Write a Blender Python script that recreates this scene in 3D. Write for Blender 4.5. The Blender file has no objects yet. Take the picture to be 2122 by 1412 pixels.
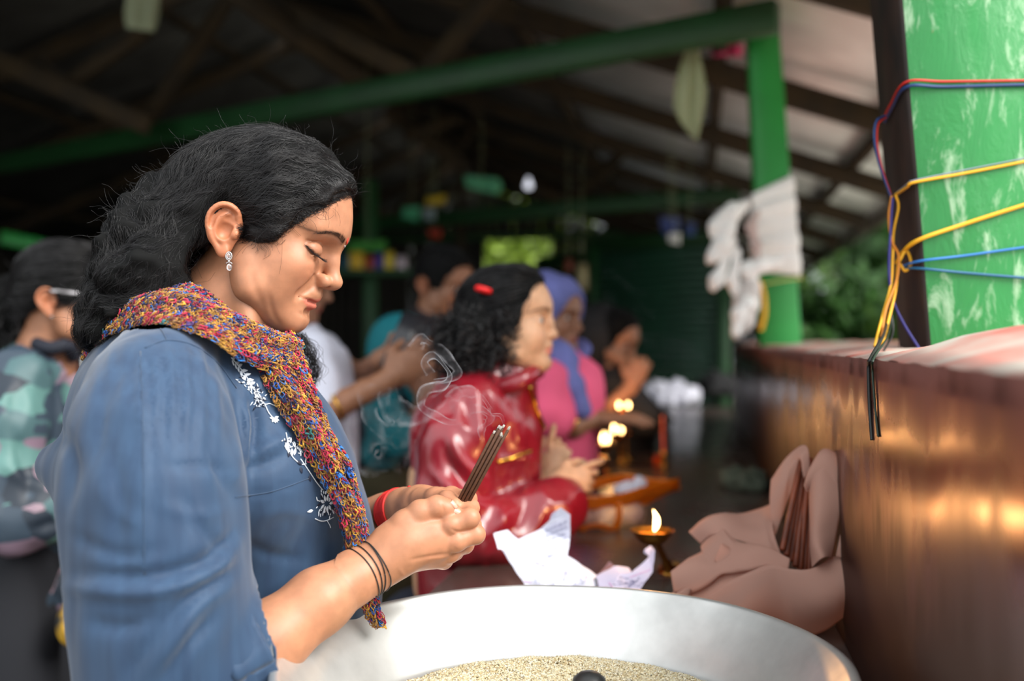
import bpy, math, random
import numpy as np
from mathutils import Vector, Matrix
from mathutils.bvhtree import BVHTree
random.seed(7)
RS = np.random.RandomState(11)
SC = bpy.context.scene
COL = SC.collection
FPX = 2063.0            # focal length in pixels of the 2122 px wide frame (35 mm lens)
CAMZ = 1.33
# ---------------------------------------------------------------- camera
cam_d = bpy.data.cameras.new('camera'); cam = bpy.data.objects.new('camera', cam_d); COL.objects.link(cam)
cam.location = (0, 0, CAMZ); cam.rotation_euler = (math.pi / 2, 0, 0)
cam_d.sensor_width = 36.0; cam_d.lens = 35.0; cam_d.clip_start = 0.05; cam_d.clip_end = 200
cam_d.dof.use_dof = True; cam_d.dof.focus_distance = 1.15; cam_d.dof.aperture_fstop = 2.0
SC.camera = cam
# ---------------------------------------------------------------- sky: even overcast
W = bpy.data.worlds.new('overcast_sky'); SC.world = W; W.use_nodes = True
nt = W.node_tree; bg = nt.nodes['Background']
tc = nt.nodes.new('ShaderNodeTexCoord'); sx = nt.nodes.new('ShaderNodeSeparateXYZ'); cr = nt.nodes.new('ShaderNodeValToRGB')
nt.links.new(tc.outputs['Generated'], sx.inputs[0]); nt.links.new(sx.outputs['Z'], cr.inputs[0]); nt.links.new(cr.outputs[0], bg.inputs[0])
cr.color_ramp.elements[0].position = 0.0; cr.color_ramp.elements[0].color = (0.80, 0.86, 0.90, 1)
cr.color_ramp.elements[1].position = 0.6; cr.color_ramp.elements[1].color = (0.92, 0.97, 1.0, 1)
bg.inputs[1].default_value = 0.88
SC.view_settings.view_transform = 'Standard'; SC.view_settings.look = 'None'; SC.view_settings.gamma = 1
SC.view_settings.exposure = 1.15; SC.view_settings.use_curve_mapping = False
SC.cycles.max_bounces = 6; SC.cycles.transparent_max_bounces = 24; SC.cycles.diffuse_bounces = 3; SC.cycles.glossy_bounces = 3
SC.cycles.sample_clamp_indirect = 8.0; SC.cycles.use_denoising = True
# the sun behind thin cloud, high over the open front of the shed
sun_d = bpy.data.lights.new('hazy_sun', 'SUN'); sun_d.energy = 2.7; sun_d.angle = math.radians(35); sun_d.color = (1.0, 0.96, 0.9)
sun = bpy.data.objects.new('hazy_sun', sun_d); COL.objects.link(sun); sun.rotation_euler = (math.radians(50), 0, math.radians(58)); sun.location = (2, -3, 5)
# ================================================================ helpers
def P(px, py, d):
    """a point whose picture position is (px,py) at distance d along the view axis"""
    return np.array([(px - 1061.0) / FPX * d, d, CAMZ + (706.0 - py) / FPX * d])
def PV(L): return np.array([P(*p) for p in L])
def lerp(a, b, t): return a + (b - a) * t
def hashf(i, j, k, s=0):
    n = (i * 73856093) ^ (j * 19349663) ^ (k * 83492791) ^ (s * 2654435761 & 0x7fffffff)
    n = (n ^ (n >> 13)) * 1274126177 & 0x7fffffff
    n = (n ^ (n >> 16)) & 0xffff
    return n / 32767.5 - 1.0
def noise(Pn, sc=1.0, seed=0):
    """value noise -1..1; sc = frequency (scalar or 3-vector)"""
    q = Pn * np.asarray(sc, float); i = np.floor(q).astype(np.int64); f = q - i; f = f * f * (3 - 2 * f)
    r = 0
    for a in (0, 1):
        for b in (0, 1):
            for c in (0, 1):
                w = (f[:, 0] if a else 1 - f[:, 0]) * (f[:, 1] if b else 1 - f[:, 1]) * (f[:, 2] if c else 1 - f[:, 2])
                r = r + w * hashf(i[:, 0] + a, i[:, 1] + b, i[:, 2] + c, seed)
    return r
def fbm(Pn, sc, n=3, seed=0):
    r = 0; a = 1; sc = np.asarray(sc, float)
    for o in range(n): r = r + a * noise(Pn, sc * 2 ** o, seed + o); a *= .5
    return r
def smooth01(x, a, b):
    t = np.clip((x - a) / (b - a), 0, 1); return t * t * (3 - 2 * t)
def rotm(ax, deg): return np.array(Matrix.Rotation(math.radians(deg), 3, ax))
class SDF:
    """signed-distance sculpting grid, surfaced with surface nets"""
    def __init__(s, lo, hi, h):
        s.lo = np.array(lo, float); s.h = h
        s.n = np.maximum(np.ceil((np.array(hi) - s.lo) / h).astype(int) + 1, 4)
        s.F = np.full(s.n, 0.05, np.float32)
        s.ax = [s.lo[i] + h * np.arange(s.n[i]) for i in range(3)]
    def _box(s, lo, hi):
        a = np.clip(np.floor((np.array(lo) - s.lo) / s.h).astype(int), 0, s.n - 1)
        b = np.clip(np.ceil((np.array(hi) - s.lo) / s.h).astype(int) + 1, 0, s.n)
        if np.any(b - a < 1): return None
        sl = tuple(slice(a[i], b[i]) for i in range(3))
        g = [s.ax[i][sl[i]].reshape([-1 if j == i else 1 for j in range(3)]) for i in range(3)]
        return sl, g
    def _mix(s, sl, d, k, sub):
        F = s.F[sl]
        if sub:
            d = -d; hh = np.maximum(k - np.abs(F - d), 0) / max(k, 1e-6); s.F[sl] = np.maximum(F, d) + hh * hh * k * .25
        else:
            hh = np.maximum(k - np.abs(F - d), 0) / max(k, 1e-6); s.F[sl] = np.minimum(F, d) - hh * hh * k * .25
    def ell(s, c, r, R=None, k=.01, sub=False):
        c = np.array(c, float); r = np.array(r, float) * np.ones(3); m = r.max() + k + s.h * 3
        B = s._box(c - m, c + m)
        if B is None: return
        sl, (x, y, z) = B; x = x - c[0]; y = y - c[1]; z = z - c[2]
        if R is None: q = (x, y, z)
        else: q = tuple(R[0, i] * x + R[1, i] * y + R[2, i] * z for i in range(3))
        k0 = np.sqrt((q[0] / r[0]) ** 2 + (q[1] / r[1]) ** 2 + (q[2] / r[2]) ** 2)
        k1 = np.sqrt((q[0] / r[0] ** 2) ** 2 + (q[1] / r[1] ** 2) ** 2 + (q[2] / r[2] ** 2) ** 2)
        d = np.where(k1 > 1e-9, k0 * (k0 - 1) / np.maximum(k1, 1e-9), -r.min())
        s._mix(sl, d.astype(np.float32), k, sub)
    def cap(s, a, b, r1, r2=None, k=.01, sub=False, flat=None):
        """tapered capsule; flat=(dir,ratio): squashed along dir"""
        r2 = r1 if r2 is None else r2
        a = np.array(a, float); b = np.array(b, float); R = max(r1, r2); fr = 1 if flat is None else max(1, flat[1])
        m = R * fr + k + s.h * 3
        B = s._box(np.minimum(a, b) - m, np.maximum(a, b) + m)
        if B is None: return
        sl, (x, y, z) = B; ab = b - a; L2 = max(float(ab @ ab), 1e-12)
        dx, dy, dz = x - a[0], y - a[1], z - a[2]
        t = np.clip((dx * ab[0] + dy * ab[1] + dz * ab[2]) / L2, 0, 1)
        ex, ey, ez = dx - t * ab[0], dy - t * ab[1], dz - t * ab[2]
        if flat is not None:
            n = np.array(flat[0], float); n /= np.linalg.norm(n); w = ex * n[0] + ey * n[1] + ez * n[2]
            e2 = ex * ex + ey * ey + ez * ez - w * w + (w / flat[1]) ** 2
        else: e2 = ex * ex + ey * ey + ez * ez
        d = np.sqrt(np.maximum(e2, 0)) - (r1 + (r2 - r1) * t)
        s._mix(sl, d.astype(np.float32), k, sub)
    def chain(s, pts, rad, k=.01, sub=False, flat=None):
        rad = rad if hasattr(rad, '__len__') else [rad] * len(pts)
        for i in range(len(pts) - 1): s.cap(pts[i], pts[i + 1], rad[i], rad[i + 1], k, sub, flat)
    def half(s, p, n, k=.004):
        """keep the side the normal points away from"""
        n = np.array(n, float); n /= np.linalg.norm(n)
        x, y, z = [s.ax[i].reshape([-1 if j == i else 1 for j in range(3)]) for i in range(3)]
        d = (x - p[0]) * n[0] + (y - p[1]) * n[1] + (z - p[2]) * n[2]
        s._mix(tuple(slice(None) for _ in range(3)), (-d).astype(np.float32) + 0 * s.F, k, True)
    def mesh(s, mirror_y=False):
        F = s.F
        if mirror_y: F = np.concatenate([F, F[:, -2::-1, :]], axis=1)
        S = F < 0; c = np.zeros(tuple(np.array(F.shape) - 1), np.int8); n = F.shape
        cs = [(a, b, d) for a in (0, 1) for b in (0, 1) for d in (0, 1)]
        for a, b, d in cs: c += S[a:n[0] - 1 + a, b:n[1] - 1 + b, d:n[2] - 1 + d]
        I = np.argwhere((c > 0) & (c < 8)); idx = np.full(c.shape, -1, np.int64); idx[I[:, 0], I[:, 1], I[:, 2]] = np.arange(len(I))
        acc = np.zeros((len(I), 3)); cnt = np.zeros(len(I))
        val = {q: F[I[:, 0] + q[0], I[:, 1] + q[1], I[:, 2] + q[2]].astype(float) for q in cs}
        for q in cs:
            for ax in range(3):
                if q[ax]: continue
                r = list(q); r[ax] = 1; r = tuple(r); A, Bv = val[q], val[r]; m = (A < 0) != (Bv < 0)
                t = np.where(m, A / np.where(m, A - Bv, 1), 0); p = np.tile(np.array(q, float), (len(I), 1)); p[:, ax] += t
                acc[m] += p[m]; cnt[m] += 1
        V = s.lo + s.h * (I + acc / cnt[:, None]); Q = []
        for ax in range(3):
            u, v = (ax + 1) % 3, (ax + 2) % 3
            a = [slice(None)] * 3; b = [slice(None)] * 3; a[ax] = slice(0, n[ax] - 1); b[ax] = slice(1, n[ax])
            for q in (a, b):
                q[u] = slice(1, n[u] - 1); q[v] = slice(1, n[v] - 1)
            A, Bv = S[tuple(a)], S[tuple(b)]; E = np.argwhere(A != Bv)
            if not len(E): continue
            sg = A[E[:, 0], E[:, 1], E[:, 2]]; E = E.copy(); E[:, u] += 1; E[:, v] += 1
            def g(du, dv):
                X = E.copy(); X[:, u] -= du; X[:, v] -= dv; return idx[X[:, 0], X[:, 1], X[:, 2]]
            f = np.stack([g(1, 1), g(0, 1), g(0, 0), g(1, 0)], 1); f[~sg] = f[~sg][:, ::-1]; Q.append(f)
        return V, np.concatenate(Q)
def vnormals(V, F):
    n = np.cross(V[F[:, 2]] - V[F[:, 0]], V[F[:, 3]] - V[F[:, 1]]); N = np.zeros_like(V)
    for i in range(4): np.add.at(N, F[:, i], n)
    return N / np.maximum(np.linalg.norm(N, axis=1), 1e-12)[:, None]
def relax(V, F, it=2, w=.5):
    a = np.concatenate([F[:, [0, 1]], F[:, [1, 2]], F[:, [2, 3]], F[:, [3, 0]]]); cnt = np.zeros(len(V)); np.add.at(cnt, a[:, 0], 1); np.add.at(cnt, a[:, 1], 1)
    for _ in range(it):
        S_ = np.zeros_like(V); np.add.at(S_, a[:, 0], V[a[:, 1]]); np.add.at(S_, a[:, 1], V[a[:, 0]])
        V = V + w * (S_ / cnt[:, None] - V)
    return V
def joinm(parts):
    Vs, Fs, o = [], [], 0
    for V, F in parts: Vs.append(V); Fs.append(np.asarray(F) + o); o += len(V)
    return np.concatenate(Vs), np.concatenate(Fs)
def mk(name, V, F, mat, parent=None, colr=None, smooth=True, mats=None, midx=None):
    V = np.asarray(V, np.float32); F = np.asarray(F, np.int32)
    me = bpy.data.meshes.new(name); k = F.shape[1]
    me.vertices.add(len(V)); me.vertices.foreach_set('co', V.ravel())
    me.loops.add(F.size); me.loops.foreach_set('vertex_index', F.ravel())
    me.polygons.add(len(F)); me.polygons.foreach_set('loop_start', np.arange(0, F.size, k, dtype=np.int32))
    try: me.polygons.foreach_set('loop_total', np.full(len(F), k, np.int32))
    except Exception: pass
    if smooth: me.polygons.foreach_set('use_smooth', np.ones(len(F), bool))
    if mats:
        for m in mats: me.materials.append(m)
        me.polygons.foreach_set('material_index', np.asarray(midx, np.int32))
    else: me.materials.append(mat)
    me.update(calc_edges=True); me.validate()
    if colr is not None:
        at = me.color_attributes.new('tint', 'FLOAT_COLOR', 'POINT')
        at.data.foreach_set('color', np.concatenate([colr, np.ones((len(V), 1))], 1).astype(np.float32).ravel())
    o = bpy.data.objects.new(name, me); COL.objects.link(o)
    if parent is not None: par(o, parent)
    return o
def worldm(p):
    m = p.matrix_parent_inverse @ Matrix.LocRotScale(p.location, p.rotation_euler, p.scale) if p.parent else Matrix.LocRotScale(p.location, p.rotation_euler, p.scale)
    return worldm(p.parent) @ m if p.parent else m
def par(o, p):
    o.parent = p; o.matrix_parent_inverse = worldm(p).inverted()
def empty(name, loc, label, cat, group=None):
    o = bpy.data.objects.new(name, None); COL.objects.link(o); o.location = Vector(loc); o.empty_display_size = .05
    o['label'] = label; o['category'] = cat
    if group: o['group'] = group
    return o
def tag(o, label, cat, group=None, kind=None):
    o['label'] = label; o['category'] = cat
    if group: o['group'] = group
    if kind: o['kind'] = kind
    return o
def struct(o): o['kind'] = 'structure'; return o
def tubes(C, R, sides=4, cap=True):
    """C (N,K,3) centre lines, R (N,K) or scalar radii -> V, F"""
    C = np.asarray(C, float)
    if C.ndim == 2: C = C[None]
    N, K, _ = C.shape; R = np.broadcast_to(np.asarray(R, float), (N, K))
    T = np.gradient(C, axis=1); T /= np.maximum(np.linalg.norm(T, axis=2), 1e-9)[..., None]
    m = T.mean(1); ref = np.where(np.abs(m[:, 2:3]) < .8 * np.linalg.norm(m, axis=1, keepdims=True) + 1e-9, np.array([[0, 0, 1.]]), np.array([[1., 0, 0]]))
    A = np.cross(T, ref[:, None, :]); A /= np.maximum(np.linalg.norm(A, axis=2), 1e-9)[..., None]; B = np.cross(A, T)
    # parallel sign fix
    for i in range(1, K):
        fl = (A[:, i] * A[:, i - 1]).sum(1) < 0; A[fl, i] *= -1; B[fl, i] *= -1
    th = np.arange(sides) * 2 * math.pi / sides
    V = C[:, :, None, :] + R[..., None, None] * (np.cos(th)[None, None, :, None] * A[:, :, None, :] + np.sin(th)[None, None, :, None] * B[:, :, None, :])
    V = V.reshape(-1, 3); base = (np.arange(N) * K * sides)[:, None, None] + (np.arange(K - 1) * sides)[None, :, None]; s_ = np.arange(sides)[None, None, :]; s2 = (s_ + 1) % sides
    F = np.stack(np.broadcast_arrays(base + s_, base + s2, base + sides + s2, base + sides + s_), -1).reshape(-1, 4)
    if cap and sides == 4:
        b0 = np.arange(N) * K * 4; e0 = b0 + (K - 1) * 4
        F = np.concatenate([F, np.stack([b0 + 3, b0 + 2, b0 + 1, b0], 1), np.stack([e0, e0 + 1, e0 + 2, e0 + 3], 1)])
    return V, F
def spline(pts, n):
    """Catmull-Rom through pts"""
    p = np.array(pts, float); p = np.concatenate([[2 * p[0] - p[1]], p, [2 * p[-1] - p[-2]]]); m = len(p) - 3
    t = np.linspace(0, m - 1e-6, n); i = t.astype(int); f = (t - i)[:, None]
    a, b, c, d = p[i], p[i + 1], p[i + 2], p[i + 3]
    return .5 * (2 * b + (c - a) * f + (2 * a - 5 * b + 4 * c - d) * f ** 2 + (3 * b - a - 3 * c + d) * f ** 3)
def boxm(lo, hi, R=None, c=None):
    x0, y0, z0 = lo; x1, y1, z1 = hi
    V = np.array([(x0, y0, z0), (x1, y0, z0), (x1, y1, z0), (x0, y1, z0), (x0, y0, z1), (x1, y0, z1), (x1, y1, z1), (x0, y1, z1)], float)
    if R is not None: V = V @ np.asarray(R).T
    if c is not None: V = V + np.asarray(c)
    return V, np.array([(0, 3, 2, 1), (4, 5, 6, 7), (0, 1, 5, 4), (1, 2, 6, 5), (2, 3, 7, 6), (3, 0, 4, 7)])
def beam(a, b, w, h, up=(0, 0, 1), bev=.006):
    """bevelled timber from a to b, w wide, h high"""
    a = np.array(a, float); b = np.array(b, float); t = b - a; L = np.linalg.norm(t); t /= L
    s_ = np.cross(t, np.array(up, float)); s_ /= np.linalg.norm(s_); u = np.cross(s_, t); V = []
    for (q, i) in ((0, bev), (bev, 0), (L - bev, 0), (L, bev)):
        W_, H_ = w / 2 - i, h / 2 - i; c = min(bev, w / 3)
        for (x, y) in ((W_, H_ - c), (W_ - c, H_), (-W_ + c, H_), (-W_, H_ - c), (-W_, -H_ + c), (-W_ + c, -H_), (W_ - c, -H_), (W_, -H_ + c)):
            V.append(a + t * q + s_ * x + u * y)
    V = np.array(V); F = []
    for k in range(3):
        for i in range(8): F.append((k * 8 + i, k * 8 + (i + 1) % 8, k * 8 + 8 + (i + 1) % 8, k * 8 + 8 + i))
    for o, rv in ((0, 1), (24, 0)):
        for q in ((0, 1, 2, 7), (7, 2, 3, 6), (6, 3, 4, 5)):
            f = tuple(o + j for j in q); F.append(f[::-1] if rv else f)
    return V, np.array(F)
def lathe(prof, n=32, c=(0, 0, 0), R=None):
    """prof [(r,z)...] -> closed-ring surface of revolution"""
    pr = np.array(prof, float); th = np.arange(n) * 2 * math.pi / n
    V = np.stack([pr[:, 0][:, None] * np.cos(th), pr[:, 0][:, None] * np.sin(th), np.repeat(pr[:, 1][:, None], n, 1)], -1).reshape(-1, 3)
    if R is not None: V = V @ np.asarray(R).T
    V = V + np.array(c, float); F = []
    for i in range(len(pr) - 1):
        for j in range(n): F.append((i * n + j, i * n + (j + 1) % n, (i + 1) * n + (j + 1) % n, (i + 1) * n + j))
    return V, np.array(F)
def sheet(G):
    """grid (a,b,3) -> V,F"""
    a, b, _ = G.shape; i = np.arange(a - 1)[:, None] * b + np.arange(b - 1)[None]
    return G.reshape(-1, 3), np.stack([i, i + 1, i + b + 1, i + b], -1).reshape(-1, 4)
def solid(o, t, off=0):
    m = o.modifiers.new('thickness', 'SOLIDIFY'); m.thickness = t; m.offset = off; return o
def bvh(V, F): return BVHTree.FromPolygons([tuple(v) for v in V], [tuple(int(i) for i in f) for f in F])
def cast(B, px, py, extra=0.0):
    """first hit of a sight line with a surface, lifted by extra along its normal"""
    o = Vector((0, 0, CAMZ)); d = (Vector(P(px, py, 1.0)) - o).normalized(); h, n, i, l = B.ray_cast(o, d)
    if h is None: return None
    if n.dot(d) > 0: n = -n
    return np.array(h + n * extra), np.array(n)
def wrapring(B, c, ax, lift, n=44, R0=.09, wob=0.0, ph=0):
    """closed loop lying on a limb: rays from outside towards the limb axis"""
    ax = np.array(ax, float); ax /= np.linalg.norm(ax); a = np.cross(ax, [0, 0, 1.]); a /= np.linalg.norm(a); b = np.cross(a, ax); out = []
    for t in np.linspace(0, 2 * math.pi, n):
        d = a * math.cos(t) + b * math.sin(t); cc = c + ax * wob * math.sin(3 * t + ph); h, nn, i, l = B.ray_cast(Vector(cc + d * R0), Vector(-d)); r = R0 * .35 if h is None or l > R0 * .95 else R0 - l
        out.append(cc + d * (r + lift))
    return np.array(out)
# ---------------------------------------------------------------- materials
def mat(name, col, rough=.6, metal=0, spec=.5, sss=0, tint=False, noise_amt=0, noise_sc=20, col2=None, bump=0, bump_sc=60, stretch=(1, 1, 1), alpha=1, trans=0, emit=None, estr=0, sheen=0, coat=0, objco=True, rvar=0, detail=4):
    m = bpy.data.materials.new(name); m.use_nodes = True; t = m.node_tree; b = t.nodes['Principled BSDF']; L = t.links.new
    b.inputs['Roughness'].default_value = rough; b.inputs['Metallic'].default_value = metal
    b.inputs['Specular IOR Level'].default_value = spec; b.inputs['Alpha'].default_value = alpha
    b.inputs['Transmission Weight'].default_value = trans; b.inputs['Sheen Weight'].default_value = sheen; b.inputs['Coat Weight'].default_value = coat
    if sss: b.inputs['Subsurface Weight'].default_value = sss; b.inputs['Subsurface Radius'].default_value = (.012, .005, .003); b.inputs['Subsurface Scale'].default_value = 1.0
    if emit: b.inputs['Emission Color'].default_value = (*emit, 1); b.inputs['Emission Strength'].default_value = estr
    co = t.nodes.new('ShaderNodeTexCoord'); mp = t.nodes.new('ShaderNodeMapping'); mp.inputs['Scale'].default_value = stretch; L(co.outputs['Object'], mp.inputs[0])
    src = None
    if tint:
        a = t.nodes.new('ShaderNodeVertexColor'); a.layer_name = 'tint'; src = a.outputs[0]
    n1 = t.nodes.new('ShaderNodeTexNoise'); n1.inputs['Scale'].default_value = noise_sc; n1.inputs['Detail'].default_value = detail; L(mp.outputs[0], n1.inputs['Vector'])
    c2 = col2 or tuple(c * (1 - noise_amt) for c in col)
    if col2 or noise_amt:
        rmp = t.nodes.new('ShaderNodeMapRange'); rmp.inputs[1].default_value = .35; rmp.inputs[2].default_value = .65; L(n1.outputs[0], rmp.inputs[0])
        mx = t.nodes.new('ShaderNodeMix'); mx.data_type = 'RGBA'; L(rmp.outputs[0], mx.inputs[0])
        if tint:
            mx.blend_type = 'MULTIPLY'; mx.inputs[7].default_value = (1 - noise_amt,) * 3 + (1,); L(src, mx.inputs[6])
        else: mx.inputs[6].default_value = (*col, 1); mx.inputs[7].default_value = (*c2, 1)
        src = mx.outputs[2]
    if src: L(src, b.inputs['Base Color'])
    else: b.inputs['Base Color'].default_value = (*col, 1)
    if rvar:
        r2 = t.nodes.new('ShaderNodeMapRange'); r2.inputs[3].default_value = rough - rvar; r2.inputs[4].default_value = rough + rvar; L(n1.outputs[0], r2.inputs[0]); L(r2.outputs[0], b.inputs['Roughness'])
    if bump:
        n2 = t.nodes.new('ShaderNodeTexNoise'); n2.inputs['Scale'].default_value = bump_sc; n2.inputs['Detail'].default_value = 5; L(mp.outputs[0], n2.inputs['Vector'])
        bp = t.nodes.new('ShaderNodeBump'); bp.inputs['Strength'].default_value = min(1, bump * 10); bp.inputs['Distance'].default_value = bump; L(n2.outputs[0], bp.inputs['Height']); L(bp.outputs[0], b.inputs['Normal'])
    m['bsdf'] = 1
    return m
def srgb(r, g, b):
    f = lambda c: c / 12.92 if c <= .04045 else ((c + .055) / 1.055) ** 2.4
    return (f(r / 255), f(g / 255), f(b / 255))
# ================================================================ shed, trees
UD = np.array([math.sin(math.radians(10.55)), math.cos(math.radians(10.55)), 0]); ND = np.array([UD[1], -UD[0], 0])   # along and across the shed
def S(t, s_, h): return UD * t + ND * s_ + np.array([0, 0, CAMZ + h])     # h above the lens
M_floor = mat('concrete_floor', srgb(92, 86, 80), rough=.9, noise_amt=.4, noise_sc=3, bump=.002, bump_sc=40)
M_green = mat('green_paint', srgb(38, 146, 62), rough=.42, noise_amt=.18, noise_sc=6, bump=.0006, bump_sc=60, spec=.4)
M_green_dk = mat('dark_and_shaded_green_paint', srgb(15, 66, 26), rough=.55, noise_amt=.25, noise_sc=5)  # on the tie beams, shade under the roof is put into the posts' green
M_timber = mat('old_timber', srgb(50, 36, 10), rough=.85, noise_amt=.5, noise_sc=7, stretch=(1, 1, 1))
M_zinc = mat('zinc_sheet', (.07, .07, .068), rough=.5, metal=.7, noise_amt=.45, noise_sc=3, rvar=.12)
M_wall = mat('dark_boards', srgb(38, 34, 28), rough=.85, noise_amt=.4, noise_sc=4)
M_shut = mat('green_shutter_paint', srgb(34, 74, 56), rough=.4, noise_amt=.25, noise_sc=3)
M_soil = mat('pale_dry_ground', srgb(190, 184, 168), rough=.95, noise_amt=.3, noise_sc=2)
M_zinc_lit = mat('zinc_sheet_lit', (.86, .88, .88), rough=.38, metal=.5, noise_amt=.25, noise_sc=3)  # same roofing as M_zinc, daylight near the eave put into a paler colour
V, F = boxm((-9, -3, -.1), (2.6, 15.5, 0)); struct(mk('floor', V, F, M_floor, smooth=False))
V, F = boxm((-40, -20, -.16), (50, 60, -.101)); struct(mk('ground', V, F, M_soil, smooth=False))
# corrugated roof: ridge along UD at s=-2.8, eaves at s=+.9
RS_, RH, EH, ES = -2.8, 2.19, .90, .90; SL = (RH - EH) / (ES - RS_); LS = RS_ - (ES - RS_) - .4
def corr(name, s0, h0, s1, h1, t0, t1, mt):
    n = int((t1 - t0) / .0127); t = np.linspace(t0, t1, n + 1); z = .012 * np.sin((t) * 2 * math.pi / .09); G = np.zeros((3, n + 1, 3))
    for i, a in enumerate((0, .5, 1)):
        for j in range(n + 1): G[i, j] = S(t[j], lerp(s0, s1, a), lerp(h0, h1, a) + z[j])
    V, F = sheet(G); o = mk(name, V, F, mt); solid(o, .0012); return struct(o)
ro = 0
for k, t0 in enumerate(np.arange(1.5, 13.5, .82)):
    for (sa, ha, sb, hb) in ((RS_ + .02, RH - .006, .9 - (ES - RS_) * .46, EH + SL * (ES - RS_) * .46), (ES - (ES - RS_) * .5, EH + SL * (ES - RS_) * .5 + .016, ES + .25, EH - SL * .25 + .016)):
        corr('ceiling', sa, ha + (.014 if k % 2 else 0), sb, hb + (.014 if k % 2 else 0), t0, t0 + .90, M_zinc_lit if sb > ES else M_zinc)
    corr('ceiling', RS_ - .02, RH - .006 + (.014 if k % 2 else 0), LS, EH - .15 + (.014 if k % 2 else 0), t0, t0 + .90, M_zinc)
def timber(name, a, b, w, h, m, lab, cat='beam', grp=None, parent=None):
    V, F = beam(a, b, w, h); o = mk(name, V, F, m, parent, smooth=False)
    o['kind'] = 'structure'; return o
# rafters (down the slope) and purlins (along the shed)
for k, t in enumerate(np.arange(1.65, 13.4, 1.24)):
    timber('rafter', S(t, RS_, RH - .10), S(t, ES + .15, EH - .10 - SL * .15), .05, .10, M_timber, '')
    timber('rafter', S(t, RS_, RH - .10), S(t, LS + .1, EH - .20), .05, .10, M_timber, '')
for a in (.06, .30, .54, .78, .97):
    s_ = lerp(RS_, ES, a); timber('purlin', S(1.5, s_, RH - (s_ - RS_) * SL - .035), S(13.4, s_, RH - (s_ - RS_) * SL - .035), .06, .045, M_timber, '')
for a in (.1, .4, .7, .95):
    s_ = lerp(RS_, LS, a); timber('purlin', S(1.5, s_, lerp(RH, EH - .15, a) - .035), S(13.4, s_, lerp(RH, EH - .15, a) - .035), .06, .045, M_timber, '')
V, F = beam(S(1.5, ES + .26, EH - .10), S(13.4, ES + .26, EH - .10), .02, .12); struct(mk('trim_1', V, F, mat('pale_fascia', srgb(150, 142, 128), rough=.8, noise_amt=.3, noise_sc=8), smooth=False))
# green tie beams, right end on the posts, struts and king posts of old timber above them
def Pz(px, py, H): d = FPX * H / (706 - py); return P(px, py, d)
ties = [((1580, 40), (270, 290), 1.03, .105), ((1520, 403), (800, 462), 1.03, .11)]
for (a, b, H, hh) in ties:
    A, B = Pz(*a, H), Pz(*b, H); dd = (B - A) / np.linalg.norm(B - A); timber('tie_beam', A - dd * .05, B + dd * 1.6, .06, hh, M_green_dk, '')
    for q, w in ((.42, .9), (.98, 1.15)):
        c = A + dd * np.linalg.norm(B - A) * q; 
        timber('king_post', c, c + [0, 0, w], .07, .07, M_timber, '')
        for sg in (-1, 1): timber('strut', c + [0, 0, .02], c + dd * sg * .95 + [0, 0, .78 - .25 * (sg > 0)], .05, .08, M_timber, '')
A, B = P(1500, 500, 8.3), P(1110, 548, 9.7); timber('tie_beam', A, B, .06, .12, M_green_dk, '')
V, F = beam(P(0, 492, 6), P(230, 540, 6.3), .05, .08); struct(mk('rail', V, F, M_green, smooth=False))
for a, b, d0, d1, w in (((480, -20), (760, 180), 4.2, 4.6, .09), ((-20, 120), (310, 262), 4.8, 4.7, .09), ((120, 190), (310, 60), 4.9, 4.8, .07), ((860, 30), (970, 140), 5.6, 5.9, .08), ((800, 225), (965, 350), 7.5, 7.8, .12), ((840, 285), (950, 245), 7.4, 7.6, .08)):
    timber('brace', P(*a, d0), P(*b, d1), .05, w, M_timber, '')
# back wall and side wall, boards one by one
def boards(nm, p0, p1, h, n, m, gap=.006, thick=.025, z0=0.0):
    hf = h if callable(h) else (lambda q: h)
    p0, p1 = np.array(p0, float), np.array(p1, float); e = empty(nm, p0, '', ''); del e['label']; del e['category']; e['kind'] = 'structure'; t = (p1 - p0) / n; nn = np.array([-t[1], t[0], 0]); nn /= np.linalg.norm(nn); L = np.linalg.norm(t)
    for i in range(n):
        a = p0 + t * i + t / L * gap / 2; b = p0 + t * (i + 1) - t / L * gap / 2; o_ = nn * RS.uniform(-.004, .004); q = thick / 2
        V = np.array([a - nn * q, b - nn * q, b + nn * q, a + nn * q]) + o_; V = np.concatenate([V + [0, 0, z0], V + [0, 0, hf(p0 + t * (i + .5)) + RS.uniform(-.01, .01)]]); mk('board', V, np.array([(0, 3, 2, 1), (4, 5, 6, 7), (0, 1, 5, 4), (1, 2, 6, 5), (2, 3, 7, 6), (3, 0, 4, 7)]), m, e, smooth=False)
    return e
WL0, WL1 = S(-2.6, -6.6, 0)[:2], S(13.2, -6.6, 0)[:2]; boards('wall_left', (*WL0, 0), (*WL1, 0), 2.6, 60, M_wall)
B0, B1, B2 = S(13.2, -6.6, 0)[:2], P(1030, 0, 12.6)[:2], P(1560, 0, 12.4)[:2]
def ppx(q): return 1061 + q[0] / q[1] * FPX
BE = S(13.2, ES + .3, 0)[:2]
def hgt(q): return CAMZ + (.98 if 1000 < ppx(q) < 1150 else 1.40)
boards('wall_back', (*B0, 0), (*BE, 0), hgt, 60, M_wall)
def roofz(q):
    s_ = float(np.dot(q[:2], ND[:2])); return CAMZ + (RH - (s_ - RS_) * SL if s_ > RS_ else lerp(RH, EH - .15, (RS_ - s_) / (RS_ - LS)))
e = boards('gable', (*B0, 0), (*BE, 0), lambda q: max(roofz(q) - .13, CAMZ + 1.5), 60, M_wall, z0=CAMZ + 1.4) 
V, F = beam((*B0, CAMZ + 1.40), (*BE, CAMZ + 1.40), .06, .09); struct(mk('trim_2', V, F, M_green_dk, smooth=False))
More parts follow.
